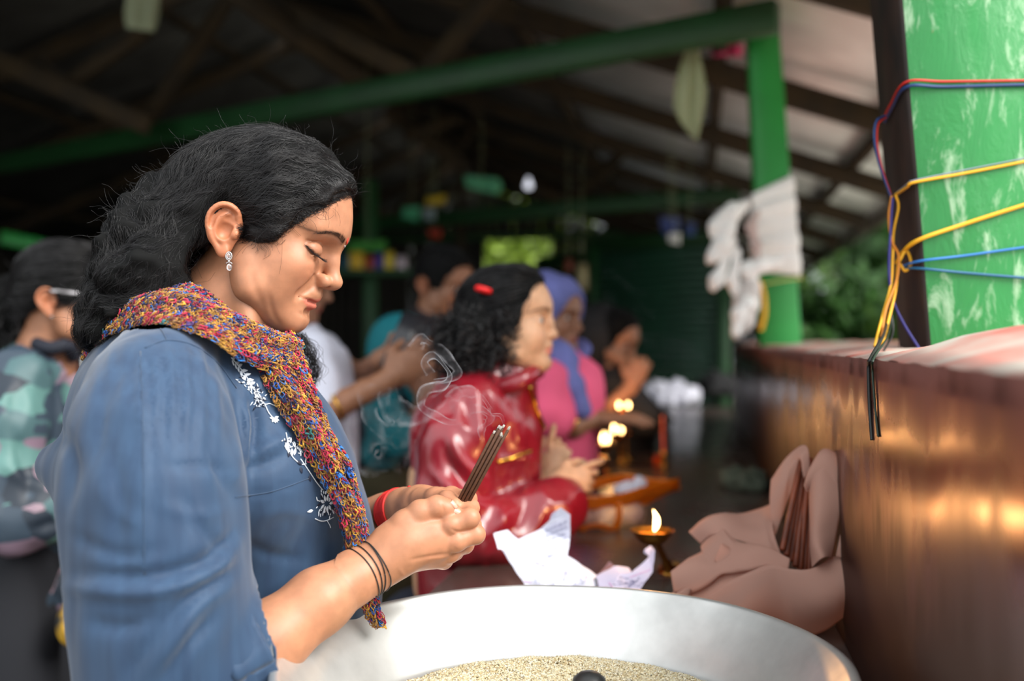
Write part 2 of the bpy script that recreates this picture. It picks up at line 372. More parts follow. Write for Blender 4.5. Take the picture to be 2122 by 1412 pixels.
# slatted green shutter behind the altar and its frame
sh0, sh1 = P(1232, 0, 8.4)[:2], P(1500, 0, 7.6)[:2]
e = empty('shutter', (*sh0, 0), 'dark green slatted roller shutter behind the seated person', 'shutter')
for i in range(26):
    z = .55 + i * .0595; A, B = np.array([*sh0, z]), np.array([*sh1, z]); V, F = beam(A, B, .02, .056, bev=.008); mk('slat', V, F, M_shut, e)
fr = e
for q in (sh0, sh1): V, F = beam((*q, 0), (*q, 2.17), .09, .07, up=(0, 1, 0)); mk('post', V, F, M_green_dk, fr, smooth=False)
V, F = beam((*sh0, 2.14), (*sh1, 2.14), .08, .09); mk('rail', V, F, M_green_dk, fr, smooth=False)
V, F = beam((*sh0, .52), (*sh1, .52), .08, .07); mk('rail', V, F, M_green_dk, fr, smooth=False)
# green posts and a shelf with bright packets in the dark back
for x, y0, d, w in ((768, 500, 6.6, .09), (955, 380, 9.5, .07)):
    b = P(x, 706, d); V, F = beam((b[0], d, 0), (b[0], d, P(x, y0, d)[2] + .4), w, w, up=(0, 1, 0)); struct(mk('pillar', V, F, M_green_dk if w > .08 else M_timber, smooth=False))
# ---- the stone altar step, counter and copper-clad block
DC = .405; CT = CAMZ - DC
M_stone = mat('wet_dark_stone', srgb(74, 68, 62), rough=.24, noise_amt=.55, noise_sc=7, spec=.6, rvar=.12, bump=.0006, bump_sc=30, col2=srgb(66, 46, 42), detail=8)
nt = M_stone.node_tree
M_copper = mat('copper_sheet', srgb(112, 54, 36), rough=.21, metal=.8, noise_amt=.6, noise_sc=5, stretch=(1, 1, .22), rvar=.14, bump=.004, bump_sc=9, col2=srgb(52, 27, 23), detail=7)
nt = M_copper.node_tree; bb_ = nt.nodes['Principled BSDF']; L = nt.links.new; co = nt.nodes.new('ShaderNodeTexCoord'); sp_ = nt.nodes.new('ShaderNodeSeparateXYZ'); L(co.outputs['Object'], sp_.inputs[0])
nz = nt.nodes.new('ShaderNodeTexNoise'); nz.inputs['Scale'].default_value = 16; nz.inputs['Detail'].default_value = 7; mpx = nt.nodes.new('ShaderNodeMapping'); mpx.inputs['Scale'].default_value = (1, 1, .16); L(co.outputs['Object'], mpx.inputs[0]); L(mpx.outputs[0], nz.inputs['Vector'])
ad = nt.nodes.new('ShaderNodeMath'); ad.operation = 'MULTIPLY_ADD'; ad.inputs[1].default_value = .30; L(nz.outputs[0], ad.inputs[0]); L(sp_.outputs['Z'], ad.inputs[2])     # darker, rougher colour low down, put in to mute lamp reflection, ragged upper edge
mrr = nt.nodes.new('ShaderNodeMapRange'); mrr.inputs[1].default_value = 1.24; mrr.inputs[2].default_value = 1.36; mrr.inputs[3].default_value = 1; mrr.inputs[4].default_value = 0; L(ad.outputs[0], mrr.inputs[0])
old = [l for l in nt.links if l.to_socket == bb_.inputs['Base Color']][0].from_socket; mxc = nt.nodes.new('ShaderNodeMix'); mxc.data_type = 'RGBA'; L(mrr.outputs[0], mxc.inputs[0]); L(old, mxc.inputs[6]); mxc.inputs[7].default_value = (*srgb(60, 34, 26), 1); L(mxc.outputs[2], bb_.inputs['Base Color'])
oldr = [l for l in nt.links if l.to_socket == bb_.inputs['Roughness']][0].from_socket; mr2 = nt.nodes.new('ShaderNodeMix'); L(mrr.outputs[0], mr2.inputs[0]); L(oldr, mr2.inputs[2]); mr2.inputs[3].default_value = .5; L(mr2.outputs[0], bb_.inputs['Roughness'])
ad2 = nt.nodes.new('ShaderNodeMath'); ad2.operation = 'MULTIPLY_ADD'; ad2.inputs[1].default_value = .12; L(nz.outputs[0], ad2.inputs[0]); L(sp_.outputs['Z'], ad2.inputs[2]); dm = nt.nodes.new('ShaderNodeMapRange'); dm.inputs[1].default_value = 1.30; dm.inputs[2].default_value = 1.365; dm.inputs[4].default_value = .85; L(ad2.outputs[0], dm.inputs[0])     # dust clinging under the ledge
mx3 = nt.nodes.new('ShaderNodeMix'); mx3.data_type = 'RGBA'; L(dm.outputs[0], mx3.inputs[0]); L(mxc.outputs[2], mx3.inputs[6]); mx3.inputs[7].default_value = (*srgb(124, 76, 68), 1); L(mx3.outputs[2], bb_.inputs['Base Color']); mx4 = nt.nodes.new('ShaderNodeMix'); L(dm.outputs[0], mx4.inputs[0]); L(mr2.outputs[0], mx4.inputs[2]); mx4.inputs[3].default_value = .62; L(mx4.outputs[0], bb_.inputs['Roughness']); mx5 = nt.nodes.new('ShaderNodeMapRange'); mx5.inputs[3].default_value = .8; mx5.inputs[4].default_value = .1; L(dm.outputs[0], mx5.inputs[0]); L(mx5.outputs[0], bb_.inputs['Metallic'])
M_dusty = mat('ash_and_vermilion_crust', srgb(176, 168, 156), rough=.9, noise_amt=.4, noise_sc=10, bump=.004, bump_sc=60, col2=srgb(186, 104, 90))
LE, PE = -.425, .198
def slab(name, t0, t1, s0, s1, z0, z1, m, parent=None, bev=.012, cat=None):
    V = [];
    for (z, i) in ((z0, 0), (z1 - bev, 0), (z1 - bev * .3, bev * .3), (z1, bev)):
        for (a, b) in ((t0 + i, s0 + i), (t1 - i, s0 + i), (t1 - i, s1 - i), (t0 + i, s1 - i)): V.append(S(a, b, z - CAMZ))
    F = [(3, 2, 1, 0), (12, 13, 14, 15)]
    for k in range(3):
        for j in range(4): F.append((k * 4 + j, k * 4 + (j + 1) % 4, k * 4 + 4 + (j + 1) % 4, k * 4 + 4 + j))
    return mk(name, np.array(V), np.array(F), m, parent, smooth=False)
alt = empty('altar_counter', S(3, -.1, -CAMZ), 'long dark stone counter in front of the copper wall', 'counter')
k = 0
for (a, b) in ((.35, 6.2),): slab('stone_slab', a, b, LE, PE - .002, CT - .05, CT, M_stone, alt, .006)
slab('base', .4, 6.15, LE + .05, PE, 0, CT - .05, mat('dark_masonry', srgb(52, 46, 42), rough=.9, noise_amt=.4, noise_sc=8, bump=.003), alt, .004)
blk = empty('copper_block', S(3, .6, -CAMZ), 'copper-clad block behind the counter with a dusty red-stained top', 'altar')
PT = CAMZ - .022
for (a, b) in ((.30, 5.2),):
    n, m_ = 300, 30; G = np.zeros((m_, n, 3))
    for i in range(m_):
        for j in range(n):
            t = lerp(a, b, j / (n - 1)); z = lerp(CT - .3, PT, i / (m_ - 1)); q = np.array([[t * 5, z * 9, 1.3]]); G[i, j] = S(t, PE - .003 + (.0034 * float(noise(q, 1, 4)[0]) + .0012 * float(noise(q * 2.7, 1, 9)[0])) * math.sin(math.pi * i / (m_ - 1)), z - CAMZ)
    V, F = sheet(G); solid(mk('copper_panel', V, F[:, ::-1], M_copper, blk), .002)
slab('core', .3, 5.2, PE + .002, 1.0, 0, PT - .004, M_dusty, blk, .01)
n, m_ = 220, 26; G = np.zeros((n, m_, 3))
for i in range(n):
    t = .3 + 4.9 * i / (n - 1); b = 0
    q = np.stack([np.full(m_, t * 7), np.linspace(PE, 1.0, m_) * 14, np.zeros(m_)], 1); hh = .004 + .004 * fbm(q, 1, 3, 2); v = np.linspace(0, 1, m_)
    pile = .030 * math.exp(-((t - 1.02) / .17) ** 2) * np.exp(-((np.linspace(PE, 1, m_) - .36) / .12) ** 2)
    hh = (hh + pile + .006) * np.minimum(1, v * 14 + .12)
    for j in range(m_): G[i, j] = S(t, PE - .001 + (1.0 - PE) * v[j], -.0235 + hh[j] + .001 * math.sin(t * 60))
V, F = sheet(G); solid(mk('ash_crust', V, F, M_dusty, blk), .002)
# ---- posts on the block
def prism(pts_bot, pts_top, name, m, parent=None, nseg=1):
    n = len(pts_bot); V = np.array(list(pts_bot) + list(pts_top), float); F = [(j, (j + 1) % n, n + (j + 1) % n, n + j) for j in range(n)]
    F += [(3, 2, 1, 0), (4, 5, 6, 7)]; return mk(name, V, np.array(F), m, parent, smooth=False)
M_peel = bpy.data.materials.new('peeling_green_paint'); M_peel.use_nodes = True
nt = M_peel.node_tree; b = nt.nodes['Principled BSDF']; L = nt.links.new; b.inputs['Roughness'].default_value = .33; b.inputs['Specular IOR Level'].default_value = .6
co = nt.nodes.new('ShaderNodeTexCoord'); mp = nt.nodes.new('ShaderNodeMapping'); mp.inputs['Scale'].default_value = (1, 1, .35); L(co.outputs['Object'], mp.inputs[0])
n1 = nt.nodes.new('ShaderNodeTexNoise'); n1.inputs['Scale'].default_value = 26; n1.inputs['Detail'].default_value = 9; n1.inputs['Roughness'].default_value = .68; n1.inputs['Distortion'].default_value = .6; L(mp.outputs[0], n1.inputs['Vector'])
r1 = nt.nodes.new('ShaderNodeValToRGB'); r1.color_ramp.elements[0].position = .53; r1.color_ramp.elements[0].color = (*srgb(30, 134, 60), 1); r1.color_ramp.elements[1].position = .64; r1.color_ramp.elements[1].color = (*srgb(150, 190, 150), 1); L(n1.outputs[0], r1.inputs[0])
n2 = nt.nodes.new('ShaderNodeTexNoise'); n2.inputs['Scale'].default_value = 14; n2.inputs['Detail'].default_value = 6; L(co.outputs['Object'], n2.inputs['Vector'])
r2 = nt.nodes.new('ShaderNodeValToRGB'); r2.color_ramp.elements[0].position = .70; r2.color_ramp.elements[0].color = (0, 0, 0, 1); r2.color_ramp.elements[1].position = .74; r2.color_ramp.elements[1].color = (1, 1, 1, 1); L(n2.outputs[0], r2.inputs[0])
mx = nt.nodes.new('ShaderNodeMix'); mx.data_type = 'RGBA'; L(r2.outputs[0], mx.inputs[0]); L(r1.outputs[0], mx.inputs[6]); mx.inputs[7].default_value = (*srgb(150, 70, 50), 1); L(mx.outputs[2], b.inputs['Base Color'])
bp = nt.nodes.new('ShaderNodeBump'); bp.inputs['Distance'].default_value = .004; bp.inputs['Strength'].default_value = .9; L(n1.outputs[0], bp.inputs['Height']); L(bp.outputs[0], b.inputs['Normal'])
def post(name, bl, br, tl_, tr, d, depth, m, lab, side=None):
    """square timber: front face from picture corners at distance d, going back by depth towards u"""
    lo = P(*bl, d); top = 2.3 if d < 2 else 2.41
    def up(a, c):   # extend the edge a->c to height top
        A = P(*a, d); C = P(*c, d); k = (top - A[2]) / (C[2] - A[2]); return A + (C - A) * k, A + (C - A) * ((PT - .002 - A[2]) / (C[2] - A[2]))
    L1, L0 = up(bl, tl_); R1, R0 = up(br, tr); bk = UD * depth
    n = 24; V = []
    for i in range(n + 1):
        a = i / n; l, r_ = L0 + (L1 - L0) * a, R0 + (R1 - R0) * a; c = (r_ - l) / np.linalg.norm(r_ - l) * .006; dk = bk / np.linalg.norm(bk) * .006
        V += [l + c, r_ - c, r_ + dk, r_ + bk - dk, r_ + bk - c, l + bk + c, l + bk - dk, l + dk]
    V = np.array(V); V[:, :2] += (noise(V, 9, 6) * .0014)[:, None]; F = []
    for i in range(n):
        for j in range(8): F.append((i * 8 + j, i * 8 + (j + 1) % 8, i * 8 + 8 + (j + 1) % 8, i * 8 + 8 + j))
    o = n * 8; F += [(o, o + 1, o + 2, o + 7), (o + 7, o + 2, o + 3, o + 6), (o + 6, o + 3, o + 4, o + 5)]
    e = empty(name, (L0 + R0 + bk) / 2, lab, 'post'); F = np.array(F); jj = np.arange(len(F)) % 8; mi = ((jj >= 5) & (np.arange(len(F)) < n * 8)).astype(int) if side else np.zeros(len(F), int); mk('shaft', V, F, m, e, smooth=False, mats=[m, side or m], midx=mi); return e, (L0, R0, L1, R1, bk)
near_post, NP_ = post('green_post', (1922, 728), (2250, 728), (1862, 0), (2190, 0), 1.42, .21, M_peel, 'near green timber post with peeling paint and tied strings', mat('sooty_bare_wood', srgb(46, 30, 22), rough=.6, noise_amt=.5, noise_sc=12, bump=.002, col2=srgb(24, 18, 14)))
far_post, FP_ = post('green_post', (1578, 735), (1663, 735), (1548, 0), (1612, 0), 3.35, .17, M_green, 'far green timber post wrapped in white cloth')

# ---- trees and bushes outside
M_leaf = [mat('leaf_green', srgb(88, 132, 40), rough=.5, noise_amt=.4, noise_sc=2, trans=0), mat('leaf_deep_green', srgb(54, 98, 32), rough=.5, noise_amt=.4, noise_sc=2), mat('leaf_lime', srgb(140, 168, 50), rough=.5, noise_amt=.3, noise_sc=2)]
M_bark = mat('bark', srgb(70, 54, 40), rough=.95, noise_amt=.4, bump=.004)
def tree(c, r, n, m, lab, seed, lsz=.09, cat='tree', group=None, nm='tree'):
    r_ = np.random.RandomState(seed); c = np.array(c, float); e = empty(nm, (c[0], c[1], -.1), lab, cat, group)
    K = 14; cl = r_.randn(K, 3); cl /= np.linalg.norm(cl, axis=1)[:, None]; cl = c + cl * np.array(r) * r_.uniform(.35, .8, (K, 1)); k = r_.randint(K, size=n); d = r_.randn(n, 3); d /= np.linalg.norm(d, axis=1)[:, None]
    p = cl[k] + d * np.array(r) * .48 * r_.rand(n, 1) ** .4; u = r_.randn(n, 3); u /= np.linalg.norm(u, axis=1)[:, None]; w = np.cross(u, r_.randn(n, 3)); w /= np.linalg.norm(w, axis=1)[:, None]; z = np.cross(u, w); L_ = lsz * r_.uniform(.6, 1.3, (n, 1))
    V = np.stack([p - u * L_, p + w * L_ * .45 + z * L_ * .12, p + u * L_, p - w * L_ * .45 + z * L_ * .12, p], 1).reshape(-1, 3); b = np.arange(n) * 5
    F = np.concatenate([np.stack([b, b + 1, b + 2, b + 4], 1), np.stack([b, b + 4, b + 2, b + 3], 1)]); mk('foliage', V, F, m, e, smooth=False)['kind'] = 'stuff'
    tr = [tubes(spline([(c[0], c[1], -.1), (c[0] + .05 * r[0], c[1], c[2] * .5), tuple(c)], 10), np.linspace(.05, .03, 10) * max(r[0], 1), 6, False)]
    for q in cl[:7]: tr.append(tubes(spline([tuple(c * [1, 1, .7]), tuple((c + q) / 2 + [0, 0, -.1]), tuple(q)], 8), np.linspace(.03, .008, 8) * max(r[0], 1), 5, False))
    V, F = joinm(tr); mk('trunk', V, F, M_bark, e); return e

TL = [((3.6, 7.6, 1.4), (.9, 1.1, 1.1), 5000, 0, 'bushy mid green tree just outside beside the eave'), ((4.6, 9.6, 2.3), (1.3, 1.4, 1.4), 6000, 1, 'deep green tree outside behind the bushy mid green one'), ((3.1, 9.0, .9), (1.0, 1.0, .9), 4200, 1, 'low dark bush outside at the foot of the trees'), ((4.9, 12.5, 2.6), (2.0, 1.6, 2.0), 6000, 0, 'tall green tree outside beyond the far end of the block'),
      ((5.6, 15.5, 1.6), (1.6, 1.4, 1.7), 4500, 1, 'deep green bush outside far beyond the shed corner'), ((.2, 16.4, 2.5), (1.5, 1.0, 1.5), 5200, 2, 'lime green tree seen through the gap in the back wall'), ((6.6, 8.0, 2.4), (1.4, 1.4, 1.7), 4000, 0, 'green tree outside beyond the peeling post'), ((-3.2, 17.5, 2.8), (1.8, 1.2, 1.8), 3600, 2, 'pale green tree behind the left half of the gable'), ((3.2, 16.5, 2.6), (1.8, 1.2, 2.0), 4000, 1, 'deep green tree behind the right half of the gable')]
for i, (c, r, n, m, lab) in enumerate(TL): tree(c, r, n, M_leaf[m], lab, i + 3)
# ================================================================ heads
SKIN = srgb(186, 129, 97)
M_skin = mat('skin', SKIN, rough=.48, sss=.14, tint=True, noise_amt=.16, noise_sc=70, bump=.0009, bump_sc=420, spec=.45)
M_hair = mat('black_hair', (.011, .010, .011), rough=.36, spec=.5)
M_haircap = mat("black_hair_underlayer", (.006, .006, .006), rough=.8, spec=.1)
M_eye = mat('eye_white', (.6, .55, .5), rough=.15)
M_iris = mat('dark_iris', (.02, .01, .006), rough=.1)
def lm(*a): return np.array(a, float) / 1000
def build_head(h=.0018, lids='down', child=False):
    """local frame in metres: x to the face, y to the left, z up; tragus line at the origin.  Returns V,F,tint"""
    s = SDF((-.115, -.098, -.150), (.13, h * .5, .14), h); s.lo[1] = -h * round(.098 / h); s.ax[1] = s.lo[1] + h * np.arange(s.n[1]); 
    m = int(round(-s.lo[1] / h)) + 1; s.F = s.F[:, :m]; s.n = np.array(s.F.shape); s.ax[1] = s.ax[1][:m]
    E = lambda c, r, deg=0, k=10, sub=False, ax='Y': s.ell(lm(*c), lm(*r), rotm(ax, deg), k / 1000, sub)
    def Cp(a, b, r1, r2=None, k=8, sub=False, flat=None): s.cap(lm(*a), lm(*b), r1 / 1000, None if r2 is None else r2 / 1000, k / 1000, sub, flat)
    E((4, 0, 52), (92, 73, 74)); E((47, 0, 58), (49, 58, 48), k=20)
    E((37, 0, -8), (52, 56, 60), k=25)
    for (a, b, r1, r2) in (((10, -50, -30), (28, -46, -54), 15, 14), ((28, -46, -54), (72, -14, -75), 14, 15)): Cp(a, b, r1, r2, k=30)
    E((48, 0, -66), (36, 36, 26), k=24)
    E((74, 0, -73), (17.5, 19, 16), k=16)
    E((65, 0, -38), (29, 27, 30), k=16)
    E((60, -41, -12), (24, 20, 19), k=20)                # cheekbone
    E((53, -36, -34), (21, 19, 24), k=22)                # cheek
    E((86, 0, 40), (14, 26, 18), k=22)                   # glabella
    if not child: Cp((91, -10, 37), (76, -44, 37), 8, 7, k=16)         # brow ridge
    E((99, -31, 14), (16, 18, 12) if not child else (14, 18, 12), k=12 if not child else 20, sub=True)       # socket
    E((74.5, -33, 10.5), (14.0, 16.5, 13.2), k=2.5)        # eyeball under the lids
    if lids == 'down':
        Cp((86, -21, 19), (83, -34, 21.8), 1.3, 1.3, k=3, sub=True); Cp((83, -34, 21.8), (71, -49, 17.5), 1.3, 1.1, k=3, sub=True)   # lid crease
        Cp((88.5, -32, 4.0), (80, -45, 7), 1.4, 1.3, k=2.5, sub=True); Cp((80, -45, 7), (71, -51, 12), 1.3, .8, k=2.5, sub=True); Cp((88.5, -32, 4.0), (84, -20, 5), 1.4, 1, k=2.5, sub=True)
    else:
        Cp((93, -31, 12), (82, -44, 12), 3.6, 2, k=3, sub=True); Cp((93, -31, 12), (88, -20, 11), 3.6, 2, k=3, sub=True)
        if not child: Cp((90, -23, 21.5), (80, -45, 22.5), 1.2, 1.0, k=4, sub=True)
    # nose
    Cp((93, 0, 30), (97, 0, 6), 8.2, 8.0, k=9); Cp((97, 0, 6), ((101 if child else 106.5), 0, -15.5), 8.0, (7 if child else 9.0), k=7)
    if child: E((102, 0, -16.5), (10.8, 9.5, 8.4), k=7); E((94, -10.5, -19.5), (9, 5.6, 6.6), k=5)
    else: E((107, 0, -16.5), (10.8, 10, 9.3), k=5); E((96, -12.5, -19.5), (11, 7.2, 8.4), k=3.5)
    Cp((107, 0, -22), (96, 0, -26), 4.5, 5, k=4)
    E((101.5, -7.5, -27.5), (6.5, 4.2, 4.5), 12, k=2, sub=True)
    Cp((95, -21.5, -13), (90, -23.5, -20), 1.8, 2.0, k=5, sub=True); Cp((90, -23.5, -20), (92, -20.5, -27), 2.0, 1.8, k=4, sub=True)           # alar crease
    if not child: Cp((91, -22, -24), (80, -33, -42), 2.2, 1.5, k=12, sub=True)          # smile fold
    E((90, 0, -38), (9.5, 14, 8), k=8)                                    # philtrum mound
    Cp((97.5, 0, -30), (98, 0, -39), 1.5, 1.5, k=4, sub=True)
    # lips
    if child: E((60, -38, -22), (24, 20, 22), k=20)
    Cp((90.5, -3, -43.5), (78, -24, -47.5), 5.2, 2.4, k=5); E((91, -3, -42.6), (6.4, 6, 4.6), k=3)
    Cp((89.8, 0, -53.2), (78, -22, -50), 6.6, 3.0, k=5); E((90.5, 0, -53), (7.2, 9, 5.4), k=3)
    Cp((98.5, 0, -48.0), (90, -14, -48.4), 1.5, 1.3, k=2.5, sub=True); Cp((90, -14, -48.4), (77.5, -27.5, -47.4), 1.3, 1.0, k=2.5, sub=True)
    Cp((97, 0, -62.5), (89, -12, -62), 3.0, 2.0, k=10, sub=True)          # mentolabial
    # neck stump, thick enough to meet the body
    V, F = s.mesh(mirror_y=True)
    x, y, z = V[:, 0] * 1000, V[:, 1] * 1000, V[:, 2] * 1000; ay = np.abs(y)
    tint = np.tile(np.array(SKIN), (len(V), 1)); tint *= (1 + .06 * noise(V, 90, 3))[:, None]
    def blend(w, c): 
        nonlocal tint
        tint = tint * (1 - w[:, None]) + w[:, None] * np.array(c)
    mid = -48.0 + .0 * ay
    up = (z > -48.2) & (z < -41.0 - 7.2 * (ay / 27) ** 1.3 + 1.2 * np.exp(-((ay - 4) / 3) ** 2)); lo = (z <= -48.2) & (z > -59.5 + 11 * (ay / 25) ** 2)
    w = ((up | lo) & (ay < 28) & (x > 74)).astype(float)
    A = np.concatenate([F[:, [0, 1]], F[:, [1, 2]], F[:, [2, 3]], F[:, [3, 0]]]); 
    for _ in range(2):
        q = np.zeros(len(V)); c = np.zeros(len(V)); np.add.at(q, A[:, 0], w[A[:, 1]]); np.add.at(c, A[:, 0], 1); np.add.at(q, A[:, 1], w[A[:, 0]]); np.add.at(c, A[:, 1], 1); w = .5 * w + .5 * q / c
    blend(w * .75, srgb(196, 98, 84))
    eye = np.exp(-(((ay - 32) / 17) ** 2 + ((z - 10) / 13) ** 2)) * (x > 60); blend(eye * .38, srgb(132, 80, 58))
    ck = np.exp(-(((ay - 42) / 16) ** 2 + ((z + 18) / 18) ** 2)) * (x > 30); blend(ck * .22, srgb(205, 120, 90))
    # eyebrows: a dark arch in the skin, the hairs stand on it
    t = np.clip((ay - 10) / 44, 0, 1); zc = 31.5 + 8.0 * np.sin(t * 2.3) - 7 * t * t; hw = 4.4 * (1 - .6 * t)
    br = np.exp(-((z - zc) / hw) ** 2) * smooth01(ay, 7, 13) * (ay < 58) * (x > 40); blend(np.clip(br, 0, 1) * .7, srgb(62, 38, 28))
    return V, F, tint
def build_ear(h=.0011):
    """near (y<0) ear, same frame; canal at (0,-.07,0)"""
    s = SDF((-.055, -.100, -.048), (.012, -.050, .040), h)
    E = lambda c, r, deg=0, k=4, sub=False, ax='Y': s.ell(lm(*c), lm(*r), rotm(ax, deg), k / 1000, sub)
    R = rotm('Z', 22) @ rotm('Y', 12)
    def e(c, r, k=4, sub=False): s.ell(lm(*c), lm(*r), R, k / 1000, sub)
    e((-19, -79, 2), (18, 3.5, 27)); e((-9, -76, -22), (9.5, 4.5, 12), k=6); e((-8, -74, -2), (12, 8, 20), k=6)
    rim = [(-3, -74, 12), (-7, -79, 24), (-18, -84, 29.5), (-30, -87, 26), (-37.5, -88, 14), (-37, -87, 0), (-30, -85, -12), (-21, -82, -22), (-12, -79, -31)]
    s.chain([lm(*p) for p in spline(rim, 22)], [.0034] * 12 + list(np.linspace(.0034, .003, 10)), k=.003)
    anti = [(-18, -80, 20), (-26, -82, 10), (-28, -82.5, -2), (-22, -81.5, -12), (-12, -79.5, -17)]
    s.chain([lm(*p) for p in spline(anti, 14)], .0032, k=.004)
    e((-14, -83, -2), (9.5, 7, 12), k=3, sub=True); e((-12, -83, 12), (7.5, 4, 5), k=3, sub=True)
    s.chain([lm(*p) for p in spline([(-9, -83, 21), (-22, -88, 22.5), (-31.5, -89, 12), (-31.5, -89, -2)], 12)], .0026, k=.003, sub=True)
    E((-1.5, -79, -3), (5, 4, 6.5), k=3)
    E((-8, -80, -28), (7.5, 3.6, 8.5), k=4)
    V, F = s.mesh(); V = (V - lm(-20, -72, -2)) * np.array([.86, .95, .88]) + lm(-17, -72, -3); t = np.tile(np.array(srgb(186, 118, 84)), (len(V), 1)); t *= (1 + .06 * noise(V, 90, 3))[:, None]
    return V, F, t
def xform(V, O, R, sc=1.0): return (V * sc) @ np.asarray(R).T + np.asarray(O)
def head_frame(yaw, pitch, roll=0):
    """yaw 0 faces +x (picture right); positive yaw turns towards the camera; pitch>0 looks down"""
    return rotm('Z', -yaw) @ rotm('Y', pitch) @ rotm('X', roll)
# ================================================================ the woman in the blue shirt
M_denim = mat('blue_chambray', srgb(46, 70, 98), rough=.6, noise_amt=.30, noise_sc=70, stretch=(1, 1, .10), detail=9, bump=.0003, bump_sc=1500, sheen=.25, spec=.25, col2=srgb(39, 60, 87))
M_denim_dark = mat('navy_thread', srgb(16, 22, 44), rough=.7)
M_white_thread = mat('white_thread', srgb(222, 228, 238), rough=.6)
M_yarn = mat('scarf_yarn', (.3, .2, .1), rough=.9, tint=True, noise_amt=.45, noise_sc=700, sheen=.2, spec=.1, bump=.0005, bump_sc=1800)
M_yarn_base = mat('scarf_knit_ground', srgb(66, 44, 34), rough=.9, noise_amt=.5, noise_sc=300)
M_black_cord = mat('black_cord', (.012, .011, .012), rough=.5)
M_red_cord = mat('red_sacred_thread', srgb(214, 36, 30), rough=.6)
M_silver = mat('silver', (.75, .72, .7), rough=.18, metal=1)
M_crystal = mat('clear_stone', (.97, .93, .94), rough=.02, trans=.9, spec=.9)
M_bindi = mat('vermilion', srgb(200, 48, 30), rough=.7)
M_nail = mat('pale_nail', srgb(222, 160, 138), rough=.2, spec=.6)
M_incense = mat('incense_paste', srgb(86, 50, 28), rough=.65, noise_amt=.35, noise_sc=160, bump=.0006, bump_sc=500)
M_ash = mat('pale_ash', srgb(196, 188, 178), rough=.95, bump=.0008, bump_sc=600)
M_trouser = mat('dark_trousers', (.012, .013, .018), rough=.85)
woman = empty('person', (-.36, 1.2, 0), 'woman in blue denim shirt and multicoloured knitted scarf holding incense sticks', 'person')
HR = head_frame(0, 20); HO = np.array([(528 - 1061) / FPX * 1.2, 1.2, CAMZ + (706 - 495) / FPX * 1.2])
def HL(x, y, z): return xform(lm(x, y, z)[None], HO, HR)[0]
def _unused(): pass
def sculpt(V, N, strokes):
    """press or raise soft folds: (polyline in picture px, amplitude m, width px) on the side turned to the viewer"""
    px = 1061 + V[:, 0] / V[:, 1] * FPX; py = 706 - (V[:, 2] - CAMZ) / V[:, 1] * FPX; face = np.clip(-N[:, 1] * 1.6 + .25, 0, 1); D = np.zeros(len(V))
    for pts, amp, w in strokes:
        q = spline(pts, 18); d = np.full(len(V), 1e9); tt = np.zeros(len(V))
        for i in range(17):
            a, b = q[i], q[i + 1]; ab = b - a; t = np.clip(((px - a[0]) * ab[0] + (py - a[1]) * ab[1]) / (ab @ ab), 0, 1)
            e = np.hypot(px - a[0] - t * ab[0], py - a[1] - t * ab[1]); m = e < d; d[m] = e[m]; tt[m] = (i + t[m]) / 17
        D += amp * np.exp(-(d / w) ** 2) * np.sin(np.clip(tt, .02, .98) * math.pi) ** .5
    return V + N * (D * face)[:, None]
# ---- body: head, neck, torso, arms and hands as one mesh
Vh, Fh, Th = build_head(); Vh = xform(Vh, HO, HR)
Vh = sculpt(Vh, vnormals(Vh, Fh), [([(657, 629), (640, 622), (617, 614)], -.0022, 2.4), ([(652, 590), (642, 600), (628, 610), (617, 624)], -.0016, 5), ([(617, 606), (612, 616), (614, 626)], -.0008, 4), ([(634, 532), (650, 541), (668, 540)], -.0009, 4), ([(640, 560), (652, 572), (655, 585)], -.0012, 4), ([(640, 648), (630, 652), (618, 648)], -.0014, 5), ([(556, 610), (566, 650), (580, 676)], -.0012, 7), ([(520, 560), (530, 600), (548, 640)], -.0012, 9)])
Ve, Fe, Te = build_ear(); Ve2 = Ve * [1, -1, 1]
s = SDF((-.50, 1.02, 1.10), (-.22, 1.38, 1.46), .004)
s.chain([HL(8, 0, -30), P(455, 640, 1.2), P(400, 740, 1.21), P(390, 830, 1.22)], [.052, .052, .062, .09], k=.02)
s.cap(HL(-4, -38, -22), P(520, 705, 1.15), .008, .009, k=.02); s.cap(HL(-4, 38, -22), P(520, 705, 1.25), .008, .009, k=.02)
s.ell(P(500, 655, 1.2), (.045, .045, .04), k=.02)
Vn, Fn = s.mesh()
s = SDF((-.62, .95, .62), (-.2, 1.45, 1.22), .012)
s.ell(P(400, 900, 1.2), (.08, .11, .13), k=.05); s.ell(P(430, 1150, 1.22), (.07, .10, .2), k=.05); s.ell(P(430, 1400, 1.24), (.07, .10, .15), k=.05)
Vt, Ft = s.mesh()
s = SDF((-.42, .9, .9), (-.1, 1.42, 1.22), .003)
s.chain([P(330, 1050, 1.0), P(340, 1400, .985), P(430, 1400, 1.0), P(560, 1326, 1.04), P(662, 1246, 1.07), P(735, 1196, 1.095)], [.045, .043, .042, .0385, .0345, .0275], k=.012)
s.chain([P(430, 950, 1.36), P(470, 1250, 1.36), P(600, 1150, 1.34), P(720, 1090, 1.31), P(800, 1064, 1.285), P(850, 1052, 1.25)], [.04, .04, .036, .030, .024, .024], k=.012)
Va, Fa = s.mesh()
def Z(a, b, d): return P(720 + a / 3.717, 860 + b / 3.717, d)
s = SDF((-.192, 1.04, 1.02), (-.025, 1.30, 1.19), .0016)
mm = .001
s.chain([P(560, 1326, 1.04), P(662, 1246, 1.07), P(735, 1196, 1.095), P(772, 1178, 1.108), P(815, 1150, 1.112), P(850, 1128, 1.116)], [.0375, .0336, .0280, .0255, .0255, .024], k=.012)
